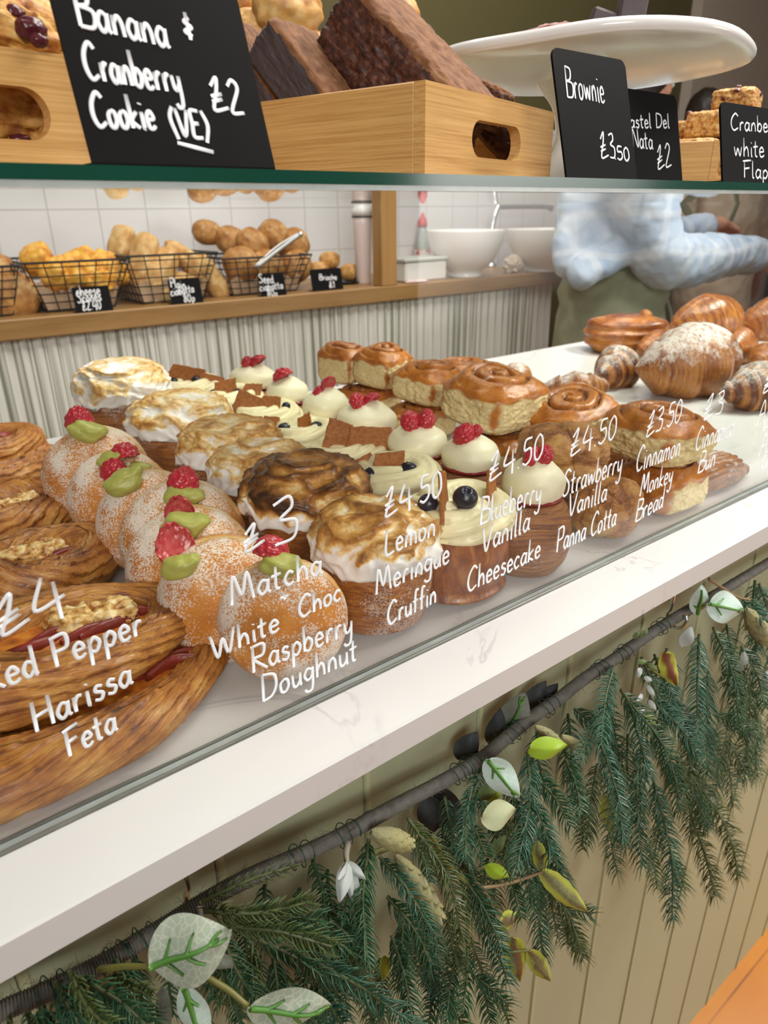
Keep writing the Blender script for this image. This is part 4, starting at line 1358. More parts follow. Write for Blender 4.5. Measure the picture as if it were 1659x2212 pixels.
hip = q1(1330, 640); hip0 = np.array([hip[0] - 0.03, Y1, 0.0])
w1p = thing('person', 'person in a pale blue shirt and olive apron bending to the right, arms stretched forward', 'person', (hip[0], Y1, FLOOR))
B0 = np.array([hip[0], Y1, FLOOR])
neck = q1(1372, 272); head = q1(1398, 158, -0.02)
shn = q1(1345, 330, -0.17); eln = q1(1436, 560, -0.20); wrn = q1(1668, 548, -0.14)
shf = q1(1330, 320, 0.17); elf = q1(1430, 500, 0.18); wrf = q1(1556, 482, 0.06)
g = Geo()
g.join(limb([q1(1320, 720), q1(1315, 600), q1(1315, 480), q1(1335, 370), neck], [0.145, 0.135, 0.135, 0.12, 0.062], 18))
g.join(limb([neck, q1(1386, 220)], [0.058, 0.052], 12, n=8))
hg, HR = head_geo(head, np.array([0.80, -0.15, -0.42]), np.array([0.35, 0, 0.9]))
g.join(hg)
for a, b, c in ((shn, eln, wrn), (shf, elf, wrf)):
    g.join(limb([a, (a + b) / 2, b], [0.055, 0.050, 0.042], 12)); g.join(limb([b, (b * 0.5 + c * 0.5), c], [0.042, 0.038, 0.027], 12))
fw = (wrn - eln) / np.linalg.norm(wrn - eln)
g.join(hand_geo(wrn, np.array([0.86, -0.2, -0.45]), np.array([-0.1, 0.9, -0.3]), np.array([0.4, 0.3, 0.85]), 1.0, 0.9))
g.join(hand_geo(wrf, np.array([0.93, 0.05, -0.30]), np.array([0.1, -0.95, 0.1]), np.array([0.3, 0.1, 0.95]), 1.0, 0.6))
for sy in (-1, 1):
    hp = B0 + np.array([-0.01, sy * 0.09, -FLOOR - 0.26])
    g.join(limb([hp, B0 + np.array([0.01, sy * 0.10, 0.46]), B0 + np.array([-0.02, sy * 0.10, 0.09])], [0.095, 0.062, 0.044], 12))
    g.join(limb([B0 + np.array([-0.03, sy * 0.10, 0.05]), B0 + np.array([0.14, sy * 0.11, 0.035])], [0.042, 0.034], 10, n=8))
for v in range(len(g.V)): g.V[v] = g.V[v] - B0
remeshed('body', g, M['skin'], w1p, 0.0075, 3)
eyes('eye', head - B0, HR, w1p)
h = g_ball(0.098, 0.085, 0.118, 12, (-0.018, 0, 0.022), 0.08, 4).xf(HR, head - B0)
V = h.V[0]
build('hair', h, M['hair'], w1p)
# shirt: torso and sleeves, loose
g = Geo()
g.join(limb([q1(1318, 560), q1(1304, 510), q1(1308, 430), q1(1330, 350), q1(1355, 300)], [0.128, 0.148, 0.152, 0.150, 0.095], 20))
g.join(limb([q1(1236, 590), q1(1224, 552), q1(1262, 470)], [0.034, 0.050, 0.085], 14))
g.join(limb([q1(1260, 590, -0.08), q1(1330, 545, -0.12), q1(1400, 470, -0.12)], [0.05, 0.055, 0.06], 14))
g.join(limb([shn, shn * 0.5 + eln * 0.5, eln, eln * 0.5 + wrn * 0.5, wrn * 0.84 + eln * 0.16], [0.098, 0.094, 0.088, 0.074, 0.056], 16))
g.join(limb([shf, shf * 0.5 + elf * 0.5, elf, elf * 0.25 + wrf * 0.75], [0.09, 0.080, 0.062, 0.050], 14))
for v in range(len(g.V)): g.V[v] = g.V[v] - B0
remeshed('shirt', g, M['shirt'], w1p, 0.009, 4, (0.085, 0.030))
# apron: skirt around hips and thighs
n, m_ = 56, 22
th = np.linspace(0, 2 * math.pi, n, endpoint=False)
V = []; c0 = q1(1325, 600)
for j in range(m_):
    f = j / (m_ - 1)
    z = c0[2] + 0.20 - f * 0.86
    r = 0.162 + 0.035 * f + 0.006 * np.sin(th * 9 + f * 2) * f + 0.007 * np.sin(f * 55 + np.sin(th * 2) * 1.5) * (f < 0.35)
    V.append(np.column_stack([c0[0] + 0.008 + r * np.cos(th) * 1.06, Y1 + r * np.sin(th) * 1.02, np.full(n, z)]))
V = np.vstack(V) - B0
build('apron', Geo().add(V, gridfaces(m_, n, False, True)), M['apron'], w1p)
tie = Geo().join(g_tube(smooth_path([q1(1440, 640, -0.13) - B0, q1(1452, 690, -0.155) - B0, q1(1446, 740, -0.155) - B0], 10), 0.010, 6, flat=0.3))
build('apron_tie', tie, M['apron'], w1p)

# worker in the beige top seen from behind
Y2 = 2.06


def q2(px, py, dy=0.0):
    return on_y(px, py, Y2 + dy)


c2 = q2(1545, 620)
w2p = thing('person', 'person in a beige top with crossed olive apron straps, back turned, behind the blue shirt', 'person', (c2[0], Y2, FLOOR))
B2 = np.array([c2[0], Y2, FLOOR])
s2 = depth_of(c2) / FPX
g = Geo()
g.join(limb([q2(1540, 760), q2(1542, 650), q2(1542, 540), q2(1542, 440), q2(1540, 360)], [0.17, 0.17, 0.185, 0.19, 0.075], 18))
nk2, hd2 = q2(1535, 340), q2(1520, 262)
g.join(limb([nk2, q2(1528, 300)], [0.062, 0.058], 10, n=6))
hg, HR2 = head_geo(hd2, np.array([0.75, 0.65, -0.1]), np.array([0.0, 0.1, 1.0]))
g.join(hg)
for sx, ex, ey, wx, wy in ((-1, 1452, 520, 1480, 600), (1, 1640, 520, 1632, 615)):
    a = q2(1545 + sx * 72, 420); b = q2(ex, ey, 0.05); c = q2(wx, wy, 0.22)
    g.join(limb([a, b], [0.056, 0.043], 10, n=8)); g.join(limb([b, c], [0.042, 0.028], 10, n=8))
    g.join(hand_geo(c, (c - b) / np.linalg.norm(c - b), np.array([sx * -1.0, 0, 0]), np.array([0, -0.5, 0.85]), 1.0, 0.6))
for sx in (-1, 1):
    g.join(limb([np.array([c2[0] + sx * 0.10, Y2, -0.16]), np.array([c2[0] + sx * 0.11, Y2, -0.62]), np.array([c2[0] + sx * 0.11, Y2, FLOOR + 0.09])], [0.10, 0.062, 0.045], 12))
    g.join(limb([np.array([c2[0] + sx * 0.11, Y2, FLOOR + 0.05]), np.array([c2[0] + sx * 0.12, Y2 + 0.15, FLOOR + 0.035])], [0.042, 0.034], 10, n=6))
for v in range(len(g.V)): g.V[v] = g.V[v] - B2
remeshed('body', g, M['skin'], w2p, 0.011, 3)
build('hair', g_ball(0.100, 0.090, 0.120, 12, (-0.016, 0, 0.018), 0.08, 4).xf(HR2, hd2 - B2), M['hair'], w2p)
eyes('eye', hd2 - B2, HR2, w2p)
g = Geo()
g.join(limb([q2(1535, 655), q2(1540, 560), q2(1543, 470), q2(1543, 400), q2(1540, 372)], [0.20, 0.20, 0.22, 0.20, 0.11], 20))
for sx, ex, ey in ((-1, 1452, 520), (1, 1638, 520)):
    g.join(limb([q2(1545 + sx * 66, 412), q2(ex, ey, 0.03)], [0.085, 0.078], 12, n=8))
for v in range(len(g.V)): g.V[v] = g.V[v] - B2
remeshed('top', g, M['beige_top'], w2p, 0.014, 4, (0.12, 0.030))
st_ = Geo()
for pts in ([(1452, 418), (1482, 452), (1500, 490), (1522, 560)], [(1600, 418), (1588, 452), (1572, 490), (1545, 560)]):
    P = smooth_path([q2(px, py, -0.262) - B2 for px, py in pts], 20)
    st_.join(g_tube(P, 0.022, 8, flat=0.16, upfix=False))
build('apron_straps', st_, M['apron'], w2p)
n, m_ = 48, 14
V = []
for j in range(m_):
    f = j / (m_ - 1)
    z = c2[2] + 0.03 - f * 0.62
    th = np.linspace(0, 2 * math.pi, n, endpoint=False)
    r = 0.20 + 0.02 * f + 0.006 * np.sin(th * 10)
    V.append(np.column_stack([c2[0] + r * np.cos(th), Y2 + 0.85 * r * np.sin(th), np.full(n, z)]))
build('trousers', Geo().add(np.vstack(V) - B2, gridfaces(m_, n, False, True)), M['trouser'], w2p)

# dark machine at the right edge
p = on_y(1700, 560, 2.26)
mc = thing('coffee_machine', 'black machine with a bright strip light, cut by the right picture edge', 'machine', (p[0] + 0.20, 2.262, FLOOR))
build('body', g_box(0.60, 0.085, 1.62, (0.06, 0.0425, 0.81), 0.012), M['black'], mc, smooth=False)
e = NT('strip_light'); em = e.n('Emission', Color=(1, 0.97, 0.92, 1), Strength=4.0)
e.done(em.outputs[0])
a = on_y(1648, 473, 2.26)
build('strip_light', g_box(0.16, 0.01, 0.012, (a[0] - p[0] - 0.20 + 0.09, -0.006, a[2] - FLOOR)), e.m, mc, smooth=False)

M['pale_dough'] = crust('pale_dough', [(0.82, 0.60, 0.26), (0.72, 0.43, 0.12), (0.55, 0.26, 0.05), (0.3, 0.1, 0.02)], (8, 20), 0.4, 0.5, rough=0.45)

# ------------------------------------------------------------------ small toppings


def raspberry(c, s, R3=None, torn=False, seed=0, parent=None):
    """cluster of drupelets; a torn one is a hollow half showing its pale seeded inside"""
    D, F = sphere_dirs(14)
    k = 52
    i = np.arange(k) + 0.5
    ph = np.arccos(1 - 2 * i / k); th = math.pi * (1 + 5 ** 0.5) * i + seed
    S = np.column_stack([np.cos(th) * np.sin(ph), np.sin(th) * np.sin(ph), np.cos(ph)])
    dd = np.arccos(np.clip(D @ S.T, -1, 1)).min(1)
    r = 0.80 + 0.26 * np.sqrt(np.clip(1 - (dd / 0.30) ** 2, 0, 1)) + 0.06 * perlin(D * 1.8 + seed)
    V = D * r[:, None] * np.array([1.0, 1.0, 1.18])
    V[:, :2] *= (1 - 0.20 * np.clip(V[:, 2:3], 0, 1))
    m = np.zeros((len(V), 3))
    if torn:
        inner = V[:, 1] < -0.05
        V[inner, 1] = -V[inner, 1] * 0.42 - 0.02 + 0.10 * perlin(V[inner] * 3 + seed)
        m[inner, 0] = np.clip(0.25 + 0.5 * perlin(V[inner] * 5 + seed), 0, 0.8)
    g = Geo().add(V * s, F, None, m)
    g.xf(R3, c)
    return build('raspberry', g, M['berry'], parent)


def blueberry(c, s, R3, parent):
    D, F = sphere_dirs(14)
    r = np.ones(len(D))
    rho = np.arccos(np.clip(D[:, 2], -1, 1))
    th = np.arctan2(D[:, 1], D[:, 0])
    r -= 0.26 * sstep(0.36, 0.12, rho)
    r += 0.10 * np.exp(-((rho - 0.42) / 0.09) ** 2) * (0.6 + 0.4 * np.cos(th * 5))
    g = Geo().add(D * r[:, None] * np.array([1, 1, 0.92]) * s, F).xf(R3, c)
    return build('blueberry', g, M['blueberry'], parent)


def shard(c, w, h, R3, seed, parent):
    """broken piece of brown biscuit"""
    r_ = random.Random(seed)
    q = [(-0.5, -0.5), (0.5, -0.5 + r_.uniform(-.15, .25)), (0.5 + r_.uniform(-.2, .1), 0.5), (-0.5 + r_.uniform(-.1, .2), 0.5 + r_.uniform(-.25, .1))]
    out = []
    for i in range(4):
        a, b = np.array(q[i]), np.array(q[(i + 1) % 4])
        for j in range(7):
            f = j / 7
            out.append((a * (1 - f) + b * f) + np.array([r_.uniform(-.022, .022), r_.uniform(-.022, .022)]))
    o = np.array(out) * np.array([w, h])
    n = len(o)
    th = 0.0026
    layers = []
    for y, k in ((-th / 2, 0.97), (-th * 0.3, 1.0), (th * 0.3, 1.0), (th / 2, 0.97)):
        layers.append(np.column_stack([o[:, 0] * k, np.full(n, y), o[:, 1] * k]))
    V = np.vstack(layers + [np.array([[0, -th * 0.55, 0], [0, th * 0.55, 0]])])
    F = gridfaces(4, n, False, True).tolist()
    F += [[i, (i + 1) % n, 4 * n] for i in range(n)] + [[3 * n + (i + 1) % n, 3 * n + i, 4 * n + 1] for i in range(n)]
    V[:, 1] += 0.0016 * np.sin(V[:, 0] / w * 2.2 + seed) + 0.0006 * perlin(V * 200 + seed)
    g = Geo().add(V, F).xf(R3, c)
    return build('biscuit_shard', g, M['biscuit'], parent, smooth=False)


def keep_behind(t, gap=0.0075):
    """push a pastry back until it stands clear of the glass"""
    Rt = Matrix.Rotation(t.rotation_euler[2], 3, 'Z') @ Matrix.Rotation(t.rotation_euler[1], 3, 'Y') @ Matrix.Rotation(t.rotation_euler[0], 3, 'X')
    lo = min((Rt @ v.co).y for c in t.children for v in c.data.vertices) * t.scale[0] + t.location.y
    if lo < GY + gap:
        t.location.y += GY + gap - lo
    return t


# ------------------------------------------------------------------ pastries: each returns its Empty


def doughnut_body(R, h, seed, n=44):
    D, F = sphere_dirs(n)
    a = np.arcsin(np.clip(D[:, 1], -1, 1))
    ph = np.arctan2(D[:, 2], D[:, 0])
    rad = R * np.abs(np.cos(a)) ** 0.72
    y = h * np.sign(a) * np.abs(np.sin(a)) ** 0.92
    wob = 1 + 0.035 * fbm(D * 1.3 + seed, 2) + 0.010 * fbm(D * 7 + seed, 2)
    V = np.column_stack([rad * np.cos(ph), y, rad * np.sin(ph)]) * wob[:, None]
    # a shallow waist where the pale ring runs round the rim
    ring = np.exp(-((a - 0.10 * perlin(np.column_stack([np.cos(ph) * 2, np.sin(ph) * 2, 0 * ph + seed]))) / 0.13) ** 2)
    V *= (1 - 0.022 * ring)[:, None]
    V[:, 2] = np.maximum(V[:, 2], -R * 0.94)
    m = np.zeros((len(V), 3))
    m[:, 0] = -0.34 * ring + 0.12 * (1 - ring)
    return Geo().add(V, F, np.column_stack([ph, a]), m)


def matcha_blob(w, seed):
    D, F = sphere_dirs(20)
    V = D / (np.abs(D) ** 2.4).sum(1)[:, None] ** (1 / 2.4) * np.array([w * 0.92, w * 0.66, w * 0.56])
    th = np.arctan2(D[:, 1], D[:, 0])
    r = 1 + 0.05 * np.sin(D[:, 0] * 4 + D[:, 2] * 5 + 2 * D[:, 1] + seed) + 0.20 * perlin(D * 1.2 + seed) + 0.05 * perlin(D * 4 + seed)
    V *= r[:, None]
    tail = sstep(0.5, 1.0, D[:, 0])
    V[:, 0] += w * 0.16 * tail; V[:, 2] += w * 0.20 * tail
    return Geo().add(V, F)


def doughnut(label, px, py, rpx, z, yaw, lean, seed, cream, berries):
    """cream and berries: photo spots, sizes in pixels; the doughnut stands on its rim"""
    p = on_z(px, py, z)
    R = size_at(rpx, p)
    p = on_z(px, py, R * 0.93); R = size_at(rpx, p); p[2] = R * 0.94
    t = thing('doughnut', label, 'doughnut', (p[0], p[1], 0), yaw, 'sugared doughnuts in a row')
    Rw = rot(0, 0, yaw)
    Rl = rot(lean, 0, 0)
    g = doughnut_body(R, R * (0.70 if p[1] > 0.36 else 0.56), seed).xf(Rl, (0, 0, p[2]))
    build('dough', g, M['doughnut'], t)

    def loc(px_, py_, out):
        # nearest point of the dough along the line of sight, then a little outwards
        Vw = g.all() @ Rw.T + np.array([p[0], p[1], 0])
        d = ray(px_, py_); d /= np.linalg.norm(d)
        rel = Vw - CAM
        along = rel @ d
        off = np.linalg.norm(rel - along[:, None] * d, axis=1)
        near = off < off.min() + 0.004
        k = np.where(near)[0][np.argmin(along[near])]
        q = CAM + d * along[k]
        nrm = q - p; nrm /= np.linalg.norm(nrm)
        return (q + nrm * out - np.array([p[0], p[1], 0])) @ Rw, nrm @ Rw
    for (cx, cy, w, ang) in cream:
        ws = size_at(w / 2, p)
        c, nr = loc(cx, cy, ws * 0.10)
        build('matcha_cream', matcha_blob(ws, seed + cx).xf(rot(0.1, ang, -yaw - 0.65), c), M['matcha'], t)
    for (cx, cy, w, torn, rx, rz) in berries:
        ws = size_at(w / 2, p)
        c, nr = loc(cx, cy, ws * 0.1)
        raspberry(c, ws * 0.95, rot(0, 0, -yaw - 0.65) @ rot(rx, 0, rz), torn, seed + cx, t)
    keep_behind(t)
    return t


DG = [
    ('sugared doughnut at the far end of the row, raspberry at its left', 213, 1028, 112, 0.1, 0.10, 1.0, [(186, 934, 76, 0.25)], [(172, 912, 60, False, 0.3, 0.4)]),
    ('sugared doughnut second from the far end, with two raspberry pieces', 262, 1078, 108, 0.15, 0.12, 3.0, [(240, 996, 60, -0.3), (300, 1012, 44, 0.2)], [(270, 990, 64, True, 1.3, 0.5), (246, 1019, 56, False, 0.5, 1.0)]),
    ('sugared doughnut with a bare green cream blob, third from the far end', 330, 1128, 116, 0.15, 0.12, 5.0, [(268, 1046, 88, -0.35)], []),
    ('sugared doughnut with a raspberry cup upright on green cream, middle of the row', 398, 1165, 134, 0.2, 0.15, 7.0, [(394, 1076, 80, 0.05)], [(397, 1046, 68, True, 1.0, 3.1)]),
    ('sugared doughnut with a pale band, third from the glass', 415, 1226, 138, 0.2, 0.22, 9.0, [(398, 1140, 96, -0.1)], [(388, 1110, 64, True, -0.2, 0.2)]),
    ('sugared doughnut second from the glass, torn raspberry over a green cream curl', 484, 1292, 140, 0.15, 0.16, 11.0, [(390, 1226, 82, -0.3)], [(382, 1180, 86, True, -0.5, 0.6)]),
    ('sugared doughnut nearest the glass, raspberry on top behind the writing', 634, 1358, 143, 0.3, 0.10, 13.0, [(628, 1240, 88, 0.1)], [(610, 1212, 78, True, 1.8, 2.6)]),
]
for lab, px, py, r, yaw, lean, seed, cr_, be in DG:
    doughnut(lab, px, py, r, 0.04, -yaw - 0.30, -lean, seed, cr_, be)


def cruffin_body(rb, rt, h, seed, n=72, m=44, lobes=0.0, vert=False):
    th = np.linspace(0, 2 * math.pi, n, endpoint=False)
    t = np.linspace(0, 1, m)
    T, TH = np.meshgrid(t, th, indexing='ij')
    r = rb + (rt - rb) * T ** 0.8 + 0.06 * rt * np.sin(T * math.pi)
    if lobes:
        r *= 1 + lobes * np.cos(TH * 2 + 0.6) * sstep(0.45, 0.0, T) - 0.05 * sstep(0.32, 0.2, T) * sstep(0.08, 0.2, T)
        r *= 1 + 0.10 * sstep(0.2, 0.0, T)
    P3 = np.column_stack([(np.cos(TH) * 1.5).ravel(), (np.sin(TH) * 1.5).ravel(), (T * 1.6).ravel()])
    if vert:
        st = np.column_stack([(TH / (2 * math.pi)).ravel() + 0.02 * perlin(P3 * 2 + seed), T.ravel()])
        bump = 0.010 * np.abs(perlin(np.column_stack([st[:, 0] * 46, st[:, 1] * 1.4, st[:, 0] * 0 + seed])))
    else:
        tw = T.ravel() + 0.10 * (TH / (2 * math.pi)).ravel() + 0.06 * perlin(P3 + seed)
        st = np.column_stack([np.cos(TH).ravel() * 0.5 + np.sin(TH).ravel() * 0.3, tw])
        bump = 0.028 * perlin(np.column_stack([np.cos(TH).ravel(), np.sin(TH).ravel() + seed, tw * 9]))
    R = (r.ravel()) * (1 + bump + 0.045 * fbm(P3 + seed, 2))
    rnd = np.sqrt(np.clip(1 - np.clip((0.10 - T.ravel()) / 0.10, 0, 1) ** 2, 0.45, 1))
    R = R * rnd
    V = np.column_stack([R * np.cos(TH.ravel()), R * np.sin(TH.ravel()), T.ravel() * h])
    F = gridfaces(m, n, False, True)[:, ::-1].tolist()
    F.append(list(range(n))[::-1]); F.append(list(range((m - 1) * n, m * n)))
    mk = np.zeros((len(V), 3)); mk[:, 0] = 0.05 * fbm(P3 * 2 + seed, 2)
    return Geo().add(V, F, st, mk)


def meringue(rt, h, seed, toast, n=128, m=70):
    """swirled torched cap with ragged drips at its lower edge"""
    th = np.linspace(0, 2 * math.pi, n, endpoint=False)
    t = np.linspace(0, 1, m)
    T, TH = np.meshgrid(t, th, indexing='ij')
    T, TH = T.ravel(), TH.ravel()
    el = T * math.pi / 2
    C3 = np.column_stack([np.cos(TH) * np.cos(el), np.sin(TH) * np.cos(el), np.sin(el)])
    w = C3 * 1.9 + 0.55 * np.column_stack([perlin(C3 * 1.6 + seed), perlin(C3 * 1.6 + seed + 9), perlin(C3 * 1.6 + seed + 23)])
    rid = 1 - np.abs(perlin(w * 1.15 + seed)) * 2.4
    rid2 = 1 - np.abs(perlin(w * 2.6 + seed + 5)) * 2.2
    k = 0.21 * rid + 0.10 * rid2
    r = rt * (1.0 + k * (0.55 + 0.45 * T))
    drip = 0.5 * perlin(np.column_stack([np.cos(TH) * 2.3, np.sin(TH) * 2.3, TH * 0 + seed])) + 0.3 * perlin(np.column_stack([np.cos(TH) * 6, np.sin(TH) * 6, TH * 0 + seed]))
    z = h * (np.sin(el) ** 0.85) * (1 + 0.5 * k) - rt * 0.46 * (drip + 0.12) * (1 - T) ** 3 + 0.03 * rt * perlin(C3 * 6 + seed)
    rr = r * np.cos(el) ** 0.72
    V = np.column_stack([rr * np.cos(TH), rr * np.sin(TH), z])
    F = gridfaces(m, n, False, True)[:, ::-1].tolist()
    F.append(list(range(n))[::-1])
    mk = np.zeros((len(V), 3))
    big = perlin(w * 0.85 + seed + 40)
    zone = sstep(0.10, 0.34, T + 0.30 * big + 0.08 * rid2)
    mk[:, 0] = np.clip(zone * toast * (0.30 + 0.36 * np.clip(rid, -1, 1) + 0.16 * np.clip(rid2, -1, 1) + 0.30 * big), 0, 0.97)
    return Geo().add(V, F, None, mk)


def lemon_cruffin(label, px, ytop, ybot, wpx, seed, toast, rz=0.0):
    """px: middle; ytop/ybot: photo rows of the cap's top and of the near foot"""
    p = on_z(px, ybot, 0.0)
    p = p + np.array([RM[0, 2], RM[1, 2], 0]) * 0.028
    R = size_at(wpx / 2, p)
    # height from the cap's top row
    d = ray(px, ytop)
    hz = ((p[:2] - CAM[:2]) @ d[:2]) / (d[:2] @ d[:2])
    H_ = CAM[2] + d[2] * hz
    t = thing('lemon_meringue_cruffin', label, 'cruffin', (p[0], p[1], 0), rz, 'lemon meringue cruffins in a row')
    hb = H_ * 0.66
    build('pastry', cruffin_body(R * 0.78, R * 0.97, hb, seed), M['cruffin'], t)
    build('meringue', meringue(R * 0.99, H_ - hb, seed, toast).xf(None, (0, 0, hb - 0.002)), M['meringue'], t)
    keep_behind(t)
    return t


LM = [
    ('lemon meringue cruffin at the far end, tall pale cap torched at the peak', 272, 780, 985, 176, 1.3, 0.62),
    ('lemon meringue cruffin second from the far end, white drips down its side', 392, 852, 1035, 200, 4.1, 0.72),
    ('lemon meringue cruffin with a golden cap, third from the far end', 500, 908, 1108, 200, 7.7, 0.85),
    ('lemon meringue cruffin with an even tan cap and a white hem, third from the glass', 566, 958, 1160, 200, 10.2, 0.80),
    ('lemon meringue cruffin torched nearly black on top, second from the glass', 664, 992, 1262, 244, 14.9, 1.18),
    ('lemon meringue cruffin nearest the glass, white hem and brown peaks', 815, 1092, 1372, 246, 18.4, 0.95),
]
for i, a in enumerate(LM):
    lemon_cruffin(*a, rz=i * 1.1)


def ruffle(rx, ry, h, seed):
    """piped cream: a star nozzle rope coiled over the top"""
    m, k, lobes = 210, 42, 7
    a = np.linspace(0, 1, m)
    ang = seed + a * 2 * math.pi * 1.75
    rho = np.interp(a, [0, 0.55, 0.85, 1.0], [0.62, 0.60, 0.22, 0.05])
    P = np.column_stack([rx * rho * np.cos(ang), ry * rho * np.sin(ang), h * (0.36 + 0.30 * a + 0.05 * np.sin(ang * 3))])
    r = rx * 0.40 * np.interp(a, [0, 0.05, 0.8, 1], [0.5, 1, 0.95, 0.45])
    T, N, B = frames(P)
    ph = np.linspace(0, 2 * math.pi, k, endpoint=False)
    A_, PH = np.meshgrid(a, ph, indexing='ij')
    star = 1 + 0.34 * (np.abs(np.sin((PH * lobes + A_ * 46) / 2)) ** 0.7 - 0.6)
    V = P[:, None] + (r[:, None] * star)[..., None] * (np.cos(ph)[None, :, None] * N[:, None] + np.sin(ph)[None, :, None] * B[:, None] * 1.05)
    V = V.reshape(-1, 3)
    V[:, 2] = np.maximum(V[:, 2] * 0.92, 0)
    F = gridfaces(m, k, False, True)[:, ::-1].tolist()
    F.append(list(range(k))); F.append(list(range((m - 1) * k, m * k))[::-1])
    return Geo().add(V, F)


def blueberry_cruffin(label, px, ytop, ybot, wpx, seed, berries, shards, rz=0.0):
    p = on_z(px, ybot, 0.0) + np.array([RM[0, 2], RM[1, 2], 0]) * 0.026
    R = size_at(wpx / 2, p)
    d = ray(px, ytop)
    H_ = CAM[2] + d[2] * (((p[:2] - CAM[:2]) @ d[:2]) / (d[:2] @ d[:2]))
    t = thing('blueberry_cheesecake_cruffin', label, 'cruffin', (p[0], p[1], 0), rz, 'blueberry cheesecake cruffins in a row')
    Rw = rot(0, 0, rz)
    ch_ = 0.20 * H_
    hb = H_ - ch_ * 1.1
    build('pastry', cruffin_body(R * 0.86, R * 0.92, hb, seed, lobes=0.07, vert=True), M['ruffin'], t)
    build('vanilla_cream', ruffle(R * 1.02, R * 0.96, ch_ * 1.15, seed).xf(None, (0, 0, hb - 0.001)), M['icing'], t)
    top = np.array([p[0], p[1], H_])

    def at(px_, py_, dz):
        d = ray(px_, py_)
        # on the vertical plane through the cruffin's axis that faces the camera
        nrm = np.array([RM[0, 2], RM[1, 2], 0]); nrm /= np.linalg.norm(nrm)
        tt = ((top - nrm * dz - CAM) @ nrm) / (d @ nrm)
        return (CAM + d * tt - np.array([p[0], p[1], 0])) @ Rw
    for bx, by, w, dz in berries:
        c = at(bx, by, dz)
        blueberry(c, size_at(w / 2, p) * 0.94, rot(0.5, 0.4 * math.sin(bx), bx), t)
    for i, (bx, by, w, h, yaw, roll, dz) in enumerate(shards):
        shard(at(bx, by, dz), size_at(w, p), size_at(h, p), rot(0, 0, -rz - 0.65 + yaw) @ rot(-0.15, roll, 0), int(seed * 10) + i, t)
    keep_behind(t)
    return t


blueberry_cruffin('blueberry cheesecake cruffin nearest the glass, biscuit edge on between two blueberries', 1017, 1092, 1312, 224, 2.0,
                  [(948, 1098, 44, 0.020), (1030, 1086, 54, 0.022)], [(985, 1086, 66, 100, 1.25, 0.22, 0.024), (1088, 1062, 60, 78, 1.2, 0.45, 0.0)], 0.2)
blueberry_cruffin('blueberry cheesecake cruffin second from the glass, square biscuit between two blueberries', 862, 1008, 1170, 178, 5.0,
                  [(801, 1025, 32, 0.018), (882, 1018, 42, 0.018)], [(840, 1012, 74, 80, 0.0, 0.10, 0.012), (790, 1018, 60, 60, 0.2, -0.4, -0.01)], 1.2)
blueberry_cruffin('blueberry cheesecake cruffin third from the glass, two wide biscuits leaning over the cream', 760, 968, 1095, 170, 8.0,
                  [(698, 977, 24, 0.016)], [(728, 946, 58, 66, 0.1, 0.25, 0.012), (798, 952, 96, 66, 0.0, 0.14, 0.014)], 2.2)
blueberry_cruffin('blueberry cheesecake cruffin fourth from the glass, two blueberries beside an upright biscuit', 660, 926, 1035, 150, 11.0,
                  [(616, 930, 36, 0.016), (684, 924, 30, 0.010)], [(657, 922, 42, 58, 1.0, 0.15, 0.012), (583, 920, 46, 44, 0.4, 0.3, 0.0)], 0.7)
blueberry_cruffin('blueberry cheesecake cruffin two from the far end, tilted biscuits crossing', 575, 890, 985, 150, 14.0,
                  [(556, 897, 22, 0.014), (618, 878, 20, 0.01)], [(538, 878, 62, 56, 0.1, 0.5, 0.012), (583, 878, 52, 54, 0.0, 0.35, 0.012)], 1.7)
blueberry_cruffin('blueberry cheesecake cruffin second from the far end, folded biscuit and two blueberries', 490, 858, 945, 150, 17.0,
                  [(463, 852, 24, 0.012), (515, 850, 24, 0.012)], [(486, 846, 46, 56, 0.3, 0.0, 0.012), (541, 846, 44, 46, 0.2, 0.35, 0.01)], 2.7)
blueberry_cruffin('blueberry cheesecake cruffin at the far end of its row, three blueberries among biscuits', 410, 834, 920, 150, 20.0,
                  [(358, 812, 24, 0.0), (376, 826, 22, 0.016), (425, 823, 24, 0.012)], [(384, 806, 40, 44, 0.3, 0.5, 0.010), (416, 812, 56, 40, 0.0, 0.3, 0.010), (455, 824, 50, 36, 0.1, 0.4, 0.012)], 0.2)


def cream_dome(r, h, seed):
    D, F = sphere_dirs(26)
    th = np.arctan2(D[:, 1], D[:, 0])
    V = D / (np.abs(D) ** 2.3).sum(1)[:, None] ** (1 / 2.3) * np.array([r, r, h * 0.62])
    el = np.arcsin(np.clip(D[:, 2], -1, 1))
    spir = np.sin(el * 7 + th + seed)
    V[:, :2] *= (1 + 0.012 * spir)[:, None]
    pk = sstep(0.72, 1.0, D[:, 2])
    V[:, 2] += h * 0.10 * pk
    V *= (1 + 0.04 * fbm(D * 1.2 + seed, 2))[:, None]
    V[:, 2] = np.maximum(V[:, 2], -h * 0.36)
    return Geo().add(V, F)


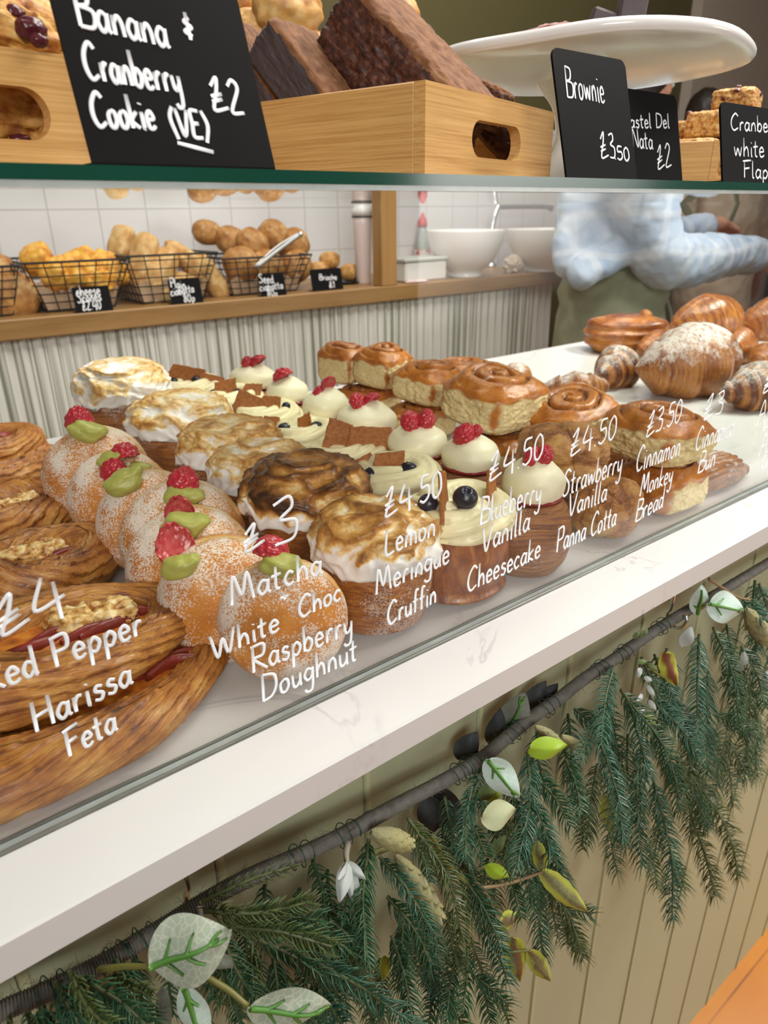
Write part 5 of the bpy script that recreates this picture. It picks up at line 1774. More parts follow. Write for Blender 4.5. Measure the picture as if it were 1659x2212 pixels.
def swirl_base(R, h, seed, n=96, m=40):
    """round laminated bun with a hollow top"""
    th = np.linspace(0, 2 * math.pi, n, endpoint=False)
    t = np.linspace(0, 1, m)
    T, TH = np.meshgrid(t, th, indexing='ij')
    T, TH = T.ravel(), TH.ravel()
    a = -1.35 + T * 3.6                           # round the side, over the lip, into the hollow
    r = R * (0.66 + 0.34 * np.cos(a)); z = h * (0.5 + 0.5 * np.sin(np.clip(a, -math.pi / 2, math.pi / 2)))
    inn = np.clip(a - math.pi / 2, 0, None)
    r = np.where(a > math.pi / 2, R * 0.66 - R * 0.9 * inn * 0.9, r); z = np.where(a > math.pi / 2, h - h * 0.35 * sstep(0, 0.5, inn), z)
    r = np.maximum(r, 0.001)
    P3 = np.column_stack([np.cos(TH), np.sin(TH), T * 2])
    tw = T + 0.12 * TH / (2 * math.pi) + 0.05 * perlin(P3 * 1.4 + seed)
    k = 1 + 0.03 * perlin(np.column_stack([np.cos(TH) * 0.8, np.sin(TH) * 0.8 + seed, tw * 13])) + 0.06 * fbm(P3 + seed, 2)
    V = np.column_stack([r * k * np.cos(TH), r * k * np.sin(TH), z])
    F = gridfaces(m, n, False, True)[:, ::-1].tolist()
    F.append(list(range(n))[::-1]); F.append(list(range((m - 1) * n, m * n)))
    return Geo().add(V, F, np.column_stack([np.cos(TH) * 0.5 + np.sin(TH) * 0.4, tw * 1.4]))


def panna_cotta(label, px, py, dpx, dh, bw, seed, berries, base_dx=0, h_base=0.050, mat='swirlbase'):
    """px, py: middle of the cream dome in the photo; dpx its width, dh its height, bw the width of the pastry"""
    p = on_z(px, py, h_base + 0.012)
    r = size_at(dpx / 2, p) * 1.12; R = size_at(bw / 2, p); hd = size_at(dh, p) * 0.94
    t = thing('panna_cotta_pastry', label, 'pastry', (p[0], p[1], 0), 0, 'strawberry panna cotta pastries in a row')
    off = size_at(base_dx, p)
    build('pastry', swirl_base(R, h_base, seed).xf(None, (off * 0.8, -off * 0.6, 0)), M[mat], t)
    zc = h_base - 0.35 * h_base + 0.36 * hd + 0.006
    build('vanilla_cream', cream_dome(r, hd, seed).xf(None, (0, 0, p[2])), M['cream'], t)
    build('jam', g_ball(r * 0.98, r * 0.98, 0.006, 12, (0, 0, p[2] - hd * 0.33), 0.1, 3, seed), M['jam'], t)
    for bx, by, w, torn, rx, rz in berries:
        d = ray(bx, by)
        nrm = np.array([RM[0, 2], RM[1, 2], 0]); nrm /= np.linalg.norm(nrm)
        tt = ((p - nrm * 0.006 - CAM) @ nrm) / (d @ nrm)
        raspberry(CAM + d * tt - np.array([p[0], p[1], 0]), size_at(w / 2, p), rot(rx, 0, rz), torn, seed + bx, t)
    keep_behind(t)
    return t


PC = [
    ('panna cotta pastry nearest the glass, cream dome under the raspberry behind the writing', 1160, 1046, 116, 90, 200, 1.0, [(1158, 990, 40, True, 0.4, 1.2), (1183, 985, 40, False, 0.2, 0.0)], -10, 0.062, 'swirlbase'),
    ('panna cotta pastry second from the glass, one large raspberry on a ridged cream dome', 1016, 984, 108, 70, 176, 3.0, [(1003, 940, 48, False, 0.5, 0.4), (1030, 930, 24, False, 0.1, 1.0)], 4, 0.056, 'swirlbase'),
    ('panna cotta pastry third from the glass, two raspberries side by side', 902, 956, 112, 66, 176, 5.0, [(886, 910, 44, True, 0.8, 2.6), (920, 906, 40, False, 0.3, 0.4)], 6, 0.054, 'swirlbase'),
    ('panna cotta pastry in the middle of the row, two raspberry halves like wings', 792, 908, 112, 64, 170, 7.0, [(772, 868, 38, True, 0.9, 2.9), (805, 866, 38, True, 0.9, 0.3)], 8, 0.052, 'ruffin'),
    ('panna cotta pastry third from the far end, torn raspberry on a smooth dome', 704, 878, 88, 62, 150, 9.0, [(692, 852, 34, True, 0.3, 1.5), (712, 832, 36, True, 0.5, 0.2)], 10, 0.052, 'ruffin'),
    ('panna cotta pastry second from the far end, single raspberry', 621, 848, 78, 52, 140, 11.0, [(613, 815, 42, True, 1.1, 0.5)], 14, 0.050, 'ruffin'),
    ('panna cotta pastry at the far end of its row, two raspberry pieces against the curtain', 546, 818, 86, 48, 140, 13.0, [(534, 784, 26, False, 0.2, 0), (560, 784, 36, True, 0.9, 0.6)], 10, 0.048, 'ruffin'),
]
for lab, px, py, dw, dh, bw, sd_, be, bdx, hb_, mt in PC:
    panna_cotta(lab, px, py, dw, dh, bw, sd_, be, bdx, hb_, mt)


def bun_geo(sx, sy, h, seed, torn, n=48, cinn=1.0):
    """rounded square bun: swirl on top, torn pale crumb on the listed sides ('+x', '-x', '+y', '-y')"""
    V0, F = cubesphere(n)
    P = V0 / (np.abs(V0) ** 4.0).sum(1)[:, None] ** 0.25
    x, y, z = P[:, 0].copy(), P[:, 1].copy(), P[:, 2].copy()
    side = sstep(0.66, 0.42, np.abs(z))
    mk = np.zeros((len(P), 3))
    tornm = np.zeros(len(P))
    for s_ in torn:
        ax = 0 if 'x' in s_ else 1
        sg = 1 if s_[0] == '+' else -1
        a = P[:, ax] * sg; b = np.abs(P[:, 1 - ax])
        lim = 0.22 + 0.42 * perlin(np.column_stack([P[:, 1 - ax] * 2.3, np.zeros(len(P)), np.full(len(P), seed + ax)]))
        tornm = np.maximum(tornm, sstep(0.74, 0.84, a) * sstep(0.84, 0.72, b + 0.16 * perlin(P * 2.5 + seed)) * sstep(lim + 0.34, lim + 0.22, z))
    V = np.column_stack([x * sx / 2, y * sy / 2, (z + 1) / 2 * h])
    # domed top and rounded foot
    rho = np.hypot(x, y)
    up = sstep(0.3, 0.95, z)
    V[:, 2] += up * h * 0.10 * (1 - rho ** 2)
    th = np.arctan2(y, x)
    ph = rho * 2.7 - th / (2 * math.pi) + 0.34 * perlin(P * 1.5 + seed) + 0.08 * perlin(P * 5 + seed)
    groove = np.abs((ph % 1.0) - 0.5) * 2
    gm = sstep(0.72, 0.98, groove) * sstep(0.95, 0.75, rho) * up
    V[:, 2] -= gm * h * 0.13
    V[:, 2] += up * h * 0.05 * sstep(0.9, 0.3, groove) * sstep(0.98, 0.7, rho)
    V *= (1 + 0.045 * fbm(P * 1.7 + seed, 2) * (1 + 0.6 * tornm) + 0.09 * perlin(P * 0.9 + seed * 3))[:, None]
    V[:, :2] *= (1 + tornm * (0.05 * np.cos(z * 1.5) - 0.05 - 0.11 * np.abs(perlin(P * 3.2 + seed)) + 0.05 * perlin(P * 8 + seed)))[:, None]
    V[:, :2] += (tornm * 0.0016 * perlin(P * 16 + seed))[:, None]
    mk[:, 0] = np.clip((gm * 1.15 + 0.22 * up * sstep(0.95, 0.5, rho) * cinn + 0.30 * up * perlin(P * 2.4 + seed)), 0, 1)
    mk[:, 1] = tornm
    mk[:, 2] = up * (0.4 + 0.6 * perlin(P * 3 + seed + 4))
    V[:, 2] = np.maximum(V[:, 2], 0)
    return Geo().add(V, F, np.column_stack([x, y]), mk)


def cinnamon_bun(label, px, py, z, wpx, hpx, yaw, seed, torn, tilt=(0, 0), asp=1.0):
    """px, py: middle of the bun in the photo, z: height of its foot"""
    p = on_z(px, py, z + 0.026)
    w = size_at(wpx, p) * 1.06; h = size_at(hpx, p) * 1.08
    t = thing('cinnamon_bun', label, 'bun', (p[0], p[1], z), yaw, 'cinnamon buns in two layers', 1.0, tilt)
    build('dough', bun_geo(w, w * asp, h, seed, torn), M['bun'], t)
    keep_behind(t)
    return t


BUNS = [
    # lower layer
    ('cinnamon bun of the lower layer nearest the glass, glazed dark top and one pale side', 1496, 1058, 0, 160, 92, -0.05, 1.0, ('+x', '-y'), (0, 0), 1.0),
    ('cinnamon bun of the lower layer under the big swirl', 1085, 955, 0, 150, 60, 0.1, 2.0, ('-y', '-x'), (0, 0), 1.0),
    ('cinnamon bun of the lower layer under the torn pair', 905, 900, 0, 130, 58, 0.2, 3.0, ('-y', '-x'), (0, 0), 1.0),
    ('cinnamon bun of the lower layer at the far left end', 790, 858, 0, 120, 52, 0.1, 4.0, ('-y', '-x'), (0, 0), 1.0),
    ('cinnamon bun of the lower layer behind the monkey bread', 1285, 985, 0, 150, 66, 0.0, 5.0, ('-y',), (0, 0), 1.0),
    ('cinnamon bun of the lower layer, hidden in the middle of the pile', 1130, 880, 0, 140, 60, 0.0, 5.5, ('-y',), (0, 0), 1.0),
    # upper layer
    ('cinnamon bun at the far left end of the upper layer, rounded pale side', 742, 786, 0.046, 92, 68, 0.35, 6.0, ('-y', '-x'), (0.05, 0), 1.0),
    ('cinnamon bun of the upper layer with a wide torn pale face, second from the left', 826, 794, 0.046, 104, 70, 0.25, 7.0, ('-x', '-y'), (0.05, 0), 1.0),
    ('cinnamon bun of the upper layer with a hollow torn side, left of the big swirl', 925, 826, 0.044, 128, 70, 0.15, 8.0, ('-y', '-x'), (0.06, 0.04), 1.0),
    ('cinnamon bun of the upper layer, its glazed top behind the torn ones', 1000, 788, 0.044, 120, 40, 0.2, 9.0, (), (0.0, 0), 1.0),
    ('largest cinnamon bun, dark swirl on top, two torn sides, mid pile', 1062, 868, 0.046, 178, 96, 0.02, 10.0, ('-x', '-y'), (0.10, 0.0), 1.0),
    ('cinnamon bun tilted over with a broad pale cut, behind the monkey bread', 1232, 880, 0.040, 178, 66, -0.1, 11.0, ('-y', '+x'), (0.12, -0.18), 0.9),
    ('cinnamon bun of the upper layer nearest the glass, with two pale corners', 1418, 930, 0.050, 200, 88, -0.05, 12.0, ('-y', '-x', '+x'), (0.06, 0.05), 0.95),
]
for a in BUNS:
    cinnamon_bun(*a)


def monkey_bread(label, px, py, z, wpx, hpx, yaw, seed):
    p = on_z(px, py, z + 0.025)
    w = size_at(wpx / 2, p); h = size_at(hpx / 2, p)
    t = thing('monkey_bread', label, 'bread', (p[0], p[1], z), yaw, 'cinnamon monkey bread by the glass')
    D, F = sphere_dirs(36)
    r_ = np.random.RandomState(int(seed * 7))
    S = r_.normal(size=(16, 3)); S /= np.linalg.norm(S, axis=1)[:, None]
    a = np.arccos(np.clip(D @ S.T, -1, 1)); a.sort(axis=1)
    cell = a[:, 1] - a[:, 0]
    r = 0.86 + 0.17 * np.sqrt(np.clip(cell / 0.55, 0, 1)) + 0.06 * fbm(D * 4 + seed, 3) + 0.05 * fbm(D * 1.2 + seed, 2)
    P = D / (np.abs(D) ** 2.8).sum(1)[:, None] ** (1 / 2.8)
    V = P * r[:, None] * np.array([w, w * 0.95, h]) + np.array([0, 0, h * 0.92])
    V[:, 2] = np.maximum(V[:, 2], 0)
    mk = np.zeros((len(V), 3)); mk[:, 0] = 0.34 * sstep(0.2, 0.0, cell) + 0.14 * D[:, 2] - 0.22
    g = Geo().add(V, F, np.column_stack([np.arctan2(D[:, 1], D[:, 0]), D[:, 2] * 2]), mk)
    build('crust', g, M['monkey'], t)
    keep_behind(t)
    return t


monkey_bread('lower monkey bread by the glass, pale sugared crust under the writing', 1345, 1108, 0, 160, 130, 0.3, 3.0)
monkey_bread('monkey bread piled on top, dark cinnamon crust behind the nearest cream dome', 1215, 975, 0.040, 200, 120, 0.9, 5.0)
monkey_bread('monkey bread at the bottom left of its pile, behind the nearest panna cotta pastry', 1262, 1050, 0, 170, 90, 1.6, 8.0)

# ------------------------------------------------------------------ danishes with red pepper, harissa and feta


def danish(label, px, py, z, L, W, r, yaw, seed, tip=1.0, chunks=3, tilt=(0, 0), h=1.0, open_end=0.6, shift=0.0, tipblob=False):
    """boat of laminated dough: L, W half axes of the rim line, r its thickness (metres)"""
    p = on_z(px, py, z + r)
    t = thing('red_pepper_danish', label, 'pastry', (p[0], p[1], z), yaw, 'red pepper and feta danishes on the left', 1.0, tilt)
    m, k = 180, 90
    r = r * 0.90
    a = np.linspace(0, 2 * math.pi, m, endpoint=False)
    px_ = L * np.cos(a) * (1 + 0.08 * tip * np.abs(np.cos(a)) ** 6); py_ = W * np.sin(a)
    P = np.column_stack([px_, py_, np.full(m, r * 0.95 * h)])
    T, N, B = frames(P, True)
    N = np.tile(np.array([0, 0, 1.0]), (m, 1)); B = np.cross(T, N); B /= np.linalg.norm(B, axis=1)[:, None]
    ph = np.linspace(0, 2 * math.pi, k, endpoint=False)
    A_, PH = np.meshgrid(a, ph, indexing='ij')
    A_, PH = A_.ravel(), PH.ravel()
    C3 = np.column_stack([np.cos(A_), np.sin(A_), np.cos(PH) * 0.6])
    tw = PH / (2 * math.pi) + 0.22 * np.sin(A_ + seed) + 0.05 * perlin(C3 * 1.5 + seed)
    rad = r * (1 + 0.05 * perlin(np.column_stack([np.cos(A_) * 1.5, np.sin(A_) * 1.5, np.sin(tw * 2 * math.pi) * 4 + seed])) + 0.10 * perlin(C3 * 1.1 + seed))
    lp = tw * 14 + 0.7 * perlin(C3 * 2.2 + seed) + 0.25 * perlin(C3 * 7 + seed)
    layer = (lp % 1.0) ** 2.2 - 0.3
    lowend = sstep(0.1, 0.9, np.cos(A_)) * open_end
    rad *= 1 + 0.11 * layer + 0.10 * np.sin(A_ * 2 + 1) - 0.22 * lowend + 0.16 * sstep(0.2, 0.9, -np.cos(A_))
    nn = np.repeat(N, k, 0); bb = np.repeat(B, k, 0)
    V = np.repeat(P, k, 0) + rad[:, None] * (np.cos(PH)[:, None] * nn * h + np.sin(PH)[:, None] * bb)
    V[:, 2] = np.maximum(V[:, 2], 0.0)
    mk = np.zeros((len(V), 3)); mk[:, 0] = 0.12 * np.cos(PH) + 0.16 * perlin(C3 * 2 + seed) + 0.34 * sstep(0.30, 0.0, lp % 1.0) - 0.06
    st = np.column_stack([np.cos(A_) * 0.5 + np.sin(A_) * 0.3, tw])
    g = Geo().add(V, gridfaces(m, k, True, True)[:, ::-1], st, mk)
    build('laminated_rim', g, M['danish'], t)
    build('sauce_bed', g_ball(L * 0.97, W * 0.97, r * 0.62 * h, 26, (L * shift * 0.2, 0, r * (0.66 + 0.5 * shift) * h), 0.14, 3.0, seed), M['sauce'], t)
    if tipblob:
        build('dough_tip', g_ball(r * 0.95, r * 0.7, r * 0.62, 14, (L + r * 1.25, -W * 0.15, r * 0.75), 0.10, 1.5, seed), M['pale_dough'], t)
    r_ = random.Random(int(seed * 10))
    for i in range(6):
        x = (r_.uniform(-.5, .55) + shift * 0.6) * L; y = r_.uniform(-.4, .4) * W
        q = [np.array([x - 0.018, y, r * 1.28 * h]), np.array([x, y + r_.uniform(-.008, .008), r * 1.36 * h]), np.array([x + 0.020, y + r_.uniform(-.01, .01), r * 1.20 * h])]
        build('pepper_strip', g_tube(smooth_path(q, 14), 0.0062 * (1 - 0.3 * np.linspace(-1, 1, 14) ** 2), 10, flat=0.45), M['pepper'], t)
    for i in range(chunks):
        x = ((-0.5 + (i + 0.5) / chunks) * (1.0 - shift) + shift * 1.1) * L; y = r_.uniform(-.3, .3) * W
        s_ = r_.uniform(0.010, 0.0135)
        build('feta_chunk', g_ball(s_ * 1.2, s_, s_ * 0.9, 18, (x, y, r * 1.30 * h), 0.34, 2.6, seed + i * 3.0, power=3.5), M['feta'], t)
    keep_behind(t)
    return t


danish('lowest red pepper danish nearest the glass, orange filled end towards the doughnuts', 205, 1552, 0, 0.078, 0.042, 0.0225, 0.14, 1.5, 1.0, 2, (0, 0), 0.80, 1.6, 0.25)
danish('red pepper danish lying on top of the nearest one, feta chunk at its open end', 125, 1378, 0.026, 0.064, 0.036, 0.0215, 0.06, 3.7, 1.0, 2, (0.02, 0.07), 0.9, 1.2, 0.3)
danish('red pepper danish with a pale pointed tip, third from the glass', 78, 1224, 0, 0.041, 0.034, 0.0245, 0.12, 5.2, 1.0, 3, tipblob=True)
danish('red pepper danish fourth from the glass, cut by the left picture edge', 18, 1105, 0, 0.048, 0.036, 0.0255, 0.1, 7.9, 0.6, 3)
danish('red pepper danish fifth from the glass, only its right end in view', -22, 1015, 0.0, 0.052, 0.038, 0.0255, 0.1, 9.1, 0.6, 2)
danish('red pepper danish at the far left, a brown corner against the curtain', -46, 965, 0.026, 0.05, 0.036, 0.020, 0.1, 12.4, 0.6, 2)

# ------------------------------------------------------------------ croissants and other viennoiserie on the right


def croissant(name, label, cat, px, py, z, Lpx, tpx, yaw, seed, bend=0.5, segs=7, mat='croissant', bands=0.0, dust=0.0, group='croissants at the far right', tilt=(0, 0), taper=1.0, flat=1.0):
    """a rolled crescent; Lpx: length, tpx: thickness in the photo; bands: dark stripes of a second dough"""
    p = on_z(px, py, z + 0.03)
    L = size_at(Lpx, p); R = size_at(tpx / 2, p)
    t = thing(name, label, cat, (p[0], p[1], z), yaw, group, 1.0, tilt)
    m, k = 130, 44
    s = np.linspace(-1, 1, m)
    ang = s * bend
    if abs(bend) > 1e-3:
        rad0 = L / (2 * bend)
        P = np.column_stack([rad0 * np.sin(ang), rad0 * (1 - np.cos(ang)), np.zeros(m)])
    else:
        P = np.column_stack([s * L / 2, 0 * s, 0 * s])
    prof = np.clip(1 - (np.abs(s) / 1.0) ** (1.55 * taper), 0.0, 1) ** 0.70
    prof = np.maximum(prof, 0.06)
    T, N, B = frames(P)
    N = np.tile(np.array([0, 0, 1.0]), (m, 1)); B = np.cross(T, N)
    ph = np.linspace(0, 2 * math.pi, k, endpoint=False)
    S_, PH = np.meshgrid(s, ph, indexing='ij'); S_, PH = S_.ravel(), PH.ravel()
    u = S_ * segs / 2 + 0.10 * np.sin(PH + 1) + (PH / (2 * math.pi)) * 0.0
    au = np.abs(u)
    step = (au % 1.0)
    k3 = np.column_stack([S_ * 2, np.cos(PH), np.sin(PH)])
    rr_ = R * np.repeat(prof, k) * (0.85 + 0.24 * (1 - step) ** 0.9 - 0.05 * sstep(0.86, 1.0, step) + 0.07 * fbm(k3 + seed, 2))
    lam = np.sin((au + 0.05 * perlin(k3 * 2 + seed)) * 2 * math.pi * 7)
    rr_ *= 1 + 0.005 * lam
    nn = np.repeat(N, k, 0); bb = np.repeat(B, k, 0)
    V = np.repeat(P, k, 0) + rr_[:, None] * (np.cos(PH)[:, None] * nn * flat + np.sin(PH)[:, None] * bb)
    V[:, 2] += R * 0.80 * flat
    V[:, 2] = np.maximum(V[:, 2], 0)
    mk = np.zeros((len(V), 3))
    if bands:
        fb = (au * 2.0 + 0.15) % 1.0
        mk[:, 0] = bands * sstep(0.42, 0.50, fb) * sstep(1.0, 0.94, fb) - 0.10
    mk[:, 0] += 0.10 * np.cos(PH) + 0.11 * lam + 0.22 * sstep(0.82, 1.0, step)
    mk[:, 2] = np.clip(np.cos(PH), 0, 1) * dust + 0.12 * perlin(k3 * 2.2 + seed + 3) * (dust > 0)
    st = np.column_stack([np.sin(PH) * 0.25, au * 0.9])
    F = gridfaces(m, k, False, True)[:, ::-1].tolist()
    F.append(list(range(k))); F.append(list(range((m - 1) * k, m * k))[::-1])
    build('pastry', Geo().add(V, F, st, mk), M[mat], t)
    keep_behind(t)
    return t


BG = 'pastries at the far right'
croissant('croissant', 'dusted croissant with a broad white sugared shoulder, centre of the right pile', 'croissant', 1494, 808, 0.0, 300, 158, 0.0, 1.0, 0.7, 6, 'dusted', 0.0, 0.9, 'dusted croissants on the right', (0, 0.0), 1.3)
croissant('croissant', 'dusted two tone croissant with dark and pale stripes at the right picture edge', 'croissant', 1645, 838, 0, 215, 108, -0.15, 3.0, 0.5, 5, 'dusted', 0.55, 0.75, 'dusted croissants on the right')
croissant('croissant', 'dusted striped croissant behind the cinnamon buns, leftmost on the right side', 'croissant', 1334, 794, 0, 170, 92, 0.35, 5.0, 0.35, 4, 'dusted', 0.5, 0.7, 'dusted croissants on the right')
croissant('croissant', 'dusted brown croissant just behind the tilted cinnamon bun', 'croissant', 1245, 826, 0, 170, 70, -0.5, 7.0, 0.3, 5, 'dusted', 0.25, 0.6, 'dusted croissants on the right')
croissant('croissant', 'small dusted croissant end behind the largest cinnamon bun', 'croissant', 1118, 800, 0, 120, 60, 0.6, 8.0, 0.3, 4, 'dusted', 0.1, 0.75, 'dusted croissants on the right')
croissant('croissant', 'glossy plain croissant with fine curved layers, highest of the far pile', 'croissant', 1532, 706, 0.035, 215, 108, -0.1, 9.0, 0.4, 2, 'croissant', 0, 0, 'glossy croissants at the back', (0, 0), 1.6)
croissant('croissant', 'glossy croissant at the right edge of the far pile', 'croissant', 1668, 700, 0.030, 180, 96, 0.0, 11.0, 0.4, 3, 'croissant', 0, 0, 'glossy croissants at the back', (0, 0), 1.5)
croissant('croissant', 'glossy croissant low between the pastry with ridges and the dusted one', 'croissant', 1425, 742, 0, 150, 66, 0.1, 13.0, 0.3, 2, 'croissant', 0, 0, 'glossy croissants at the back', (0, 0), 1.5)
croissant('croissant', 'glossy croissant low in the shade under the highest one', 'croissant', 1590, 748, 0, 160, 80, 0.3, 15.0, 0.3, 3, 'croissant', 0, 0, 'glossy croissants at the back', (0, 0), 1.5)
croissant('croissant', 'dark croissant tip at the right edge above the striped one', 'croissant', 1655, 765, 0, 120, 64, 0.3, 16.0, 0.3, 3, 'croissant', 0.2, 0, 'glossy croissants at the back', (0, 0), 1.3)
# ridged pain aux raisins at the back
p = on_z(1352, 732, 0.025)
R_ = size_at(86, p)
t = thing('ridged_pastry', 'glossy pastry with stacked ridges and a knob, left end of the far pile', 'pastry', (p[0], p[1], 0), -0.62)
D, F = sphere_dirs(34)
P = D / (np.abs(D) ** 3).sum(1)[:, None] ** (1 / 3)
lay = np.sin(D[:, 2] * 14 + 0.8 * perlin(D * 2))
V = P * np.array([R_, R_ * 0.7, R_ * 0.46]) * (1 + 0.035 * lay + 0.07 * fbm(D * 1.4, 2))[:, None] + np.array([0, 0, R_ * 0.42])
V[:, 2] = np.maximum(V[:, 2], 0)
mk = np.zeros((len(V), 3)); mk[:, 0] = 0.15 * lay + 0.18 * D[:, 2]
build('dough', Geo().add(V, F, np.column_stack([D[:, 0] * 0.3, D[:, 2] * 0.6]), mk), M['croissant'], t)
build('knob', g_ball(R_ * 0.16, R_ * 0.2, R_ * 0.16, 10, (R_ * 0.42, 0, R_ * 0.84), 0.1, 2), M['croissant'], t)
# flat fan shaped almond croissant in front
p = on_z(1590, 1035, 0.018)
p[1] = max(p[1], GY + 0.05)
R_ = size_at(100, p)
t = thing('almond_croissant', 'flat brown pastry streaked with icing sugar, by the glass right of the buns', 'croissant', (p[0], p[1], 0), -0.12, BG)
D, F = sphere_dirs(40)
P = D / (np.abs(D) ** 2.6).sum(1)[:, None] ** (1 / 2.6)
lay = np.sin(D[:, 1] * 30 + D[:, 2] * 8 + 1.2 * perlin(D * 1.6))
V = P * np.array([R_ * 1.05, R_ * 0.62, R_ * 0.36]) * (1 + 0.022 * lay + 0.10 * fbm(D * 1.3 + 3, 3))[:, None] + np.array([0, 0, R_ * 0.32])
V[:, 2] = np.maximum(V[:, 2], 0)
mk = np.zeros((len(V), 3)); mk[:, 0] = 0.10 * lay + 0.05; mk[:, 2] = np.clip(D[:, 2], 0, 1) * 0.55 + 0.28 * lay * np.clip(D[:, 2], 0, 1)
build('pastry', Geo().add(V, F, np.column_stack([D[:, 0] * 0.15, D[:, 1] * 0.9 + D[:, 2] * 0.4]), mk), M['dusted'], t)
croissant('almond_croissant', 'brown pastry lying just behind the flat dusted one, its ridge dark', 'croissant', 1585, 985, 0, 150, 46, -0.1, 21.0, 0.15, 3, 'dusted', 0.25, 0.6, BG)

# ------------------------------------------------------------------ garland hanging below the worktop
def needle_mat(name, a, b, c):
    t = NT(name)
    st = t.st(); k = t.mask()
    f = t.noise(t.obj(), 30.0, 2)
    col = t.mix(t.ramp(f, [(0.3, 0.0), (0.7, 1.0)]), a, b)
    col = t.mix(k[0], col, c)
    return t.done(t.pbsdf(col, 0.36, None, Specular_IOR_Level=0.5))


NM = [needle_mat('deep_green_needles', (0.016, 0.070, 0.030), (0.028, 0.095, 0.040), (0.085, 0.18, 0.075)),
      needle_mat('blue_green_needles', (0.018, 0.085, 0.050), (0.032, 0.120, 0.070), (0.11, 0.24, 0.15)),
      needle_mat('olive_needles', (0.042, 0.068, 0.016), (0.066, 0.096, 0.024), (0.17, 0.21, 0.07))]
M['stem'] = simple('green_brown_stem', (0.060, 0.075, 0.022), 0.5, 0.3, 60.0)
M['twine'] = simple('grey_twine', (0.150, 0.140, 0.122), 0.85, 0.45, 160.0, 0.5, 700.0)
M['fuzz'] = simple('twine_fuzz', (0.11, 0.095, 0.075), 0.9)
M['green_wire'] = simple('green_wire', (0.010, 0.055, 0.030), 0.4)


def leaf_mat(name, a, b, vein, vs=260.0, rough=0.65):
    t = NT(name)
    o = t.obj()
    vo = t.n('TexVoronoi', Vector=o, Scale=vs, feature='DISTANCE_TO_EDGE').outputs['Distance']
    f = t.ramp(vo, [(0.0, 1.0), (0.10, 0.0)])
    c = t.mix(t.noise(o, 45.0, 3), a, b)
    c = t.mix(t.math('MULTIPLY', f, 0.6), c, vein)
    k = t.mask()
    c = t.mix(k[0], c, (0.16, 0.05, 0.02))
    c = t.mix(k[1], c, (0.42, 0.46, 0.05))
    return t.done(t.pbsdf(c, rough))


LM_ = {'pale': leaf_mat('pale_fabric_leaf', (0.30, 0.36, 0.27), (0.40, 0.44, 0.34), (0.60, 0.62, 0.50)),
       'teal': leaf_mat('pale_teal_leaf', (0.42, 0.55, 0.48), (0.52, 0.63, 0.56), (0.62, 0.70, 0.64)),
       'cream': leaf_mat('cream_green_leaf', (0.42, 0.46, 0.25), (0.50, 0.53, 0.32), (0.52, 0.54, 0.34)),
       'lime': leaf_mat('lime_leaf', (0.22, 0.36, 0.02), (0.34, 0.48, 0.04), (0.30, 0.42, 0.05), 120, 0.35),
       'grey': leaf_mat('grey_felt_leaf', (0.13, 0.14, 0.11), (0.20, 0.21, 0.17), (0.22, 0.23, 0.18)),
       'dark': leaf_mat('dark_slate_leaf', (0.016, 0.020, 0.022), (0.030, 0.034, 0.034), (0.03, 0.035, 0.035)),
       'silver': leaf_mat('silver_leaf', (0.36, 0.40, 0.38), (0.48, 0.51, 0.48), (0.42, 0.45, 0.42)),
       'moss': leaf_mat('moss_green_leaf', (0.08, 0.12, 0.035), (0.13, 0.18, 0.06), (0.16, 0.2, 0.08)),
       'ivy': leaf_mat('variegated_ivy', (0.10, 0.12, 0.05), (0.17, 0.18, 0.08), (0.26, 0.26, 0.12), 180)}
M['rib'] = simple('bright_green_rib', (0.075, 0.21, 0.035), 0.35, 0.15, 80.0)
M['hop'] = crust('hop_scales', [(0.42, 0.38, 0.15), (0.30, 0.275, 0.12), (0.20, 0.19, 0.12), (0.14, 0.13, 0.09)], (3, 3), 0.2, 0.5, rough=0.8)

RY = 0.272
rope_px = [(-160, 2262), (-60, 2215), (0, 2185), (105, 2140), (215, 2085), (320, 2022), (420, 1960), (505, 1912), (600, 1868), (690, 1828), (760, 1793), (860, 1738), (960, 1686), (1040, 1638), (1090, 1597), (1140, 1556), (1200, 1515),
           (1260, 1468), (1330, 1422), (1400, 1372), (1480, 1322), (1560, 1276), (1659, 1216), (1760, 1160)]
gl0 = on_y(760, 1793, RY)
gar = thing('garland', 'artificial pine garland with leaves on a twine wrapped rope, hung below the worktop edge', 'garland', gl0)


def gp(px, py, y):
    return on_y(px, py, y) - gl0


RP = smooth_path([gp(x, y, RY) for x, y in rope_px], 2600)
L_ = np.concatenate([[0], np.cumsum(np.linalg.norm(np.diff(RP, axis=0), axis=1))])
k = 12
th = np.linspace(0, 2 * math.pi, k, endpoint=False)
T_, N_, B_ = frames(RP)
lump = 1 + 0.10 * perlin(np.column_stack([L_ * 22, L_ * 0, L_ * 0])) + 0.07 * perlin(np.column_stack([L_ * 70, L_ * 0, L_ * 0 + 4]))
rr_ = (0.0048 * lump)[:, None] * (1 + 0.075 * np.sin(L_[:, None] * 2 * math.pi / 0.0015 + th[None] + 2.0 * perlin(np.column_stack([L_ * 40, L_ * 0, L_ * 0 + 8]))[:, None]))
V = RP[:, None] + rr_[..., None] * (np.cos(th)[None, :, None] * N_[:, None] + np.sin(th)[None, :, None] * B_[:, None])
build('rope', Geo().add(V.reshape(-1, 3), gridfaces(len(RP), k, False, True)[:, ::-1]), M['twine'], gar)
fz = Geo()
r_ = random.Random(3)
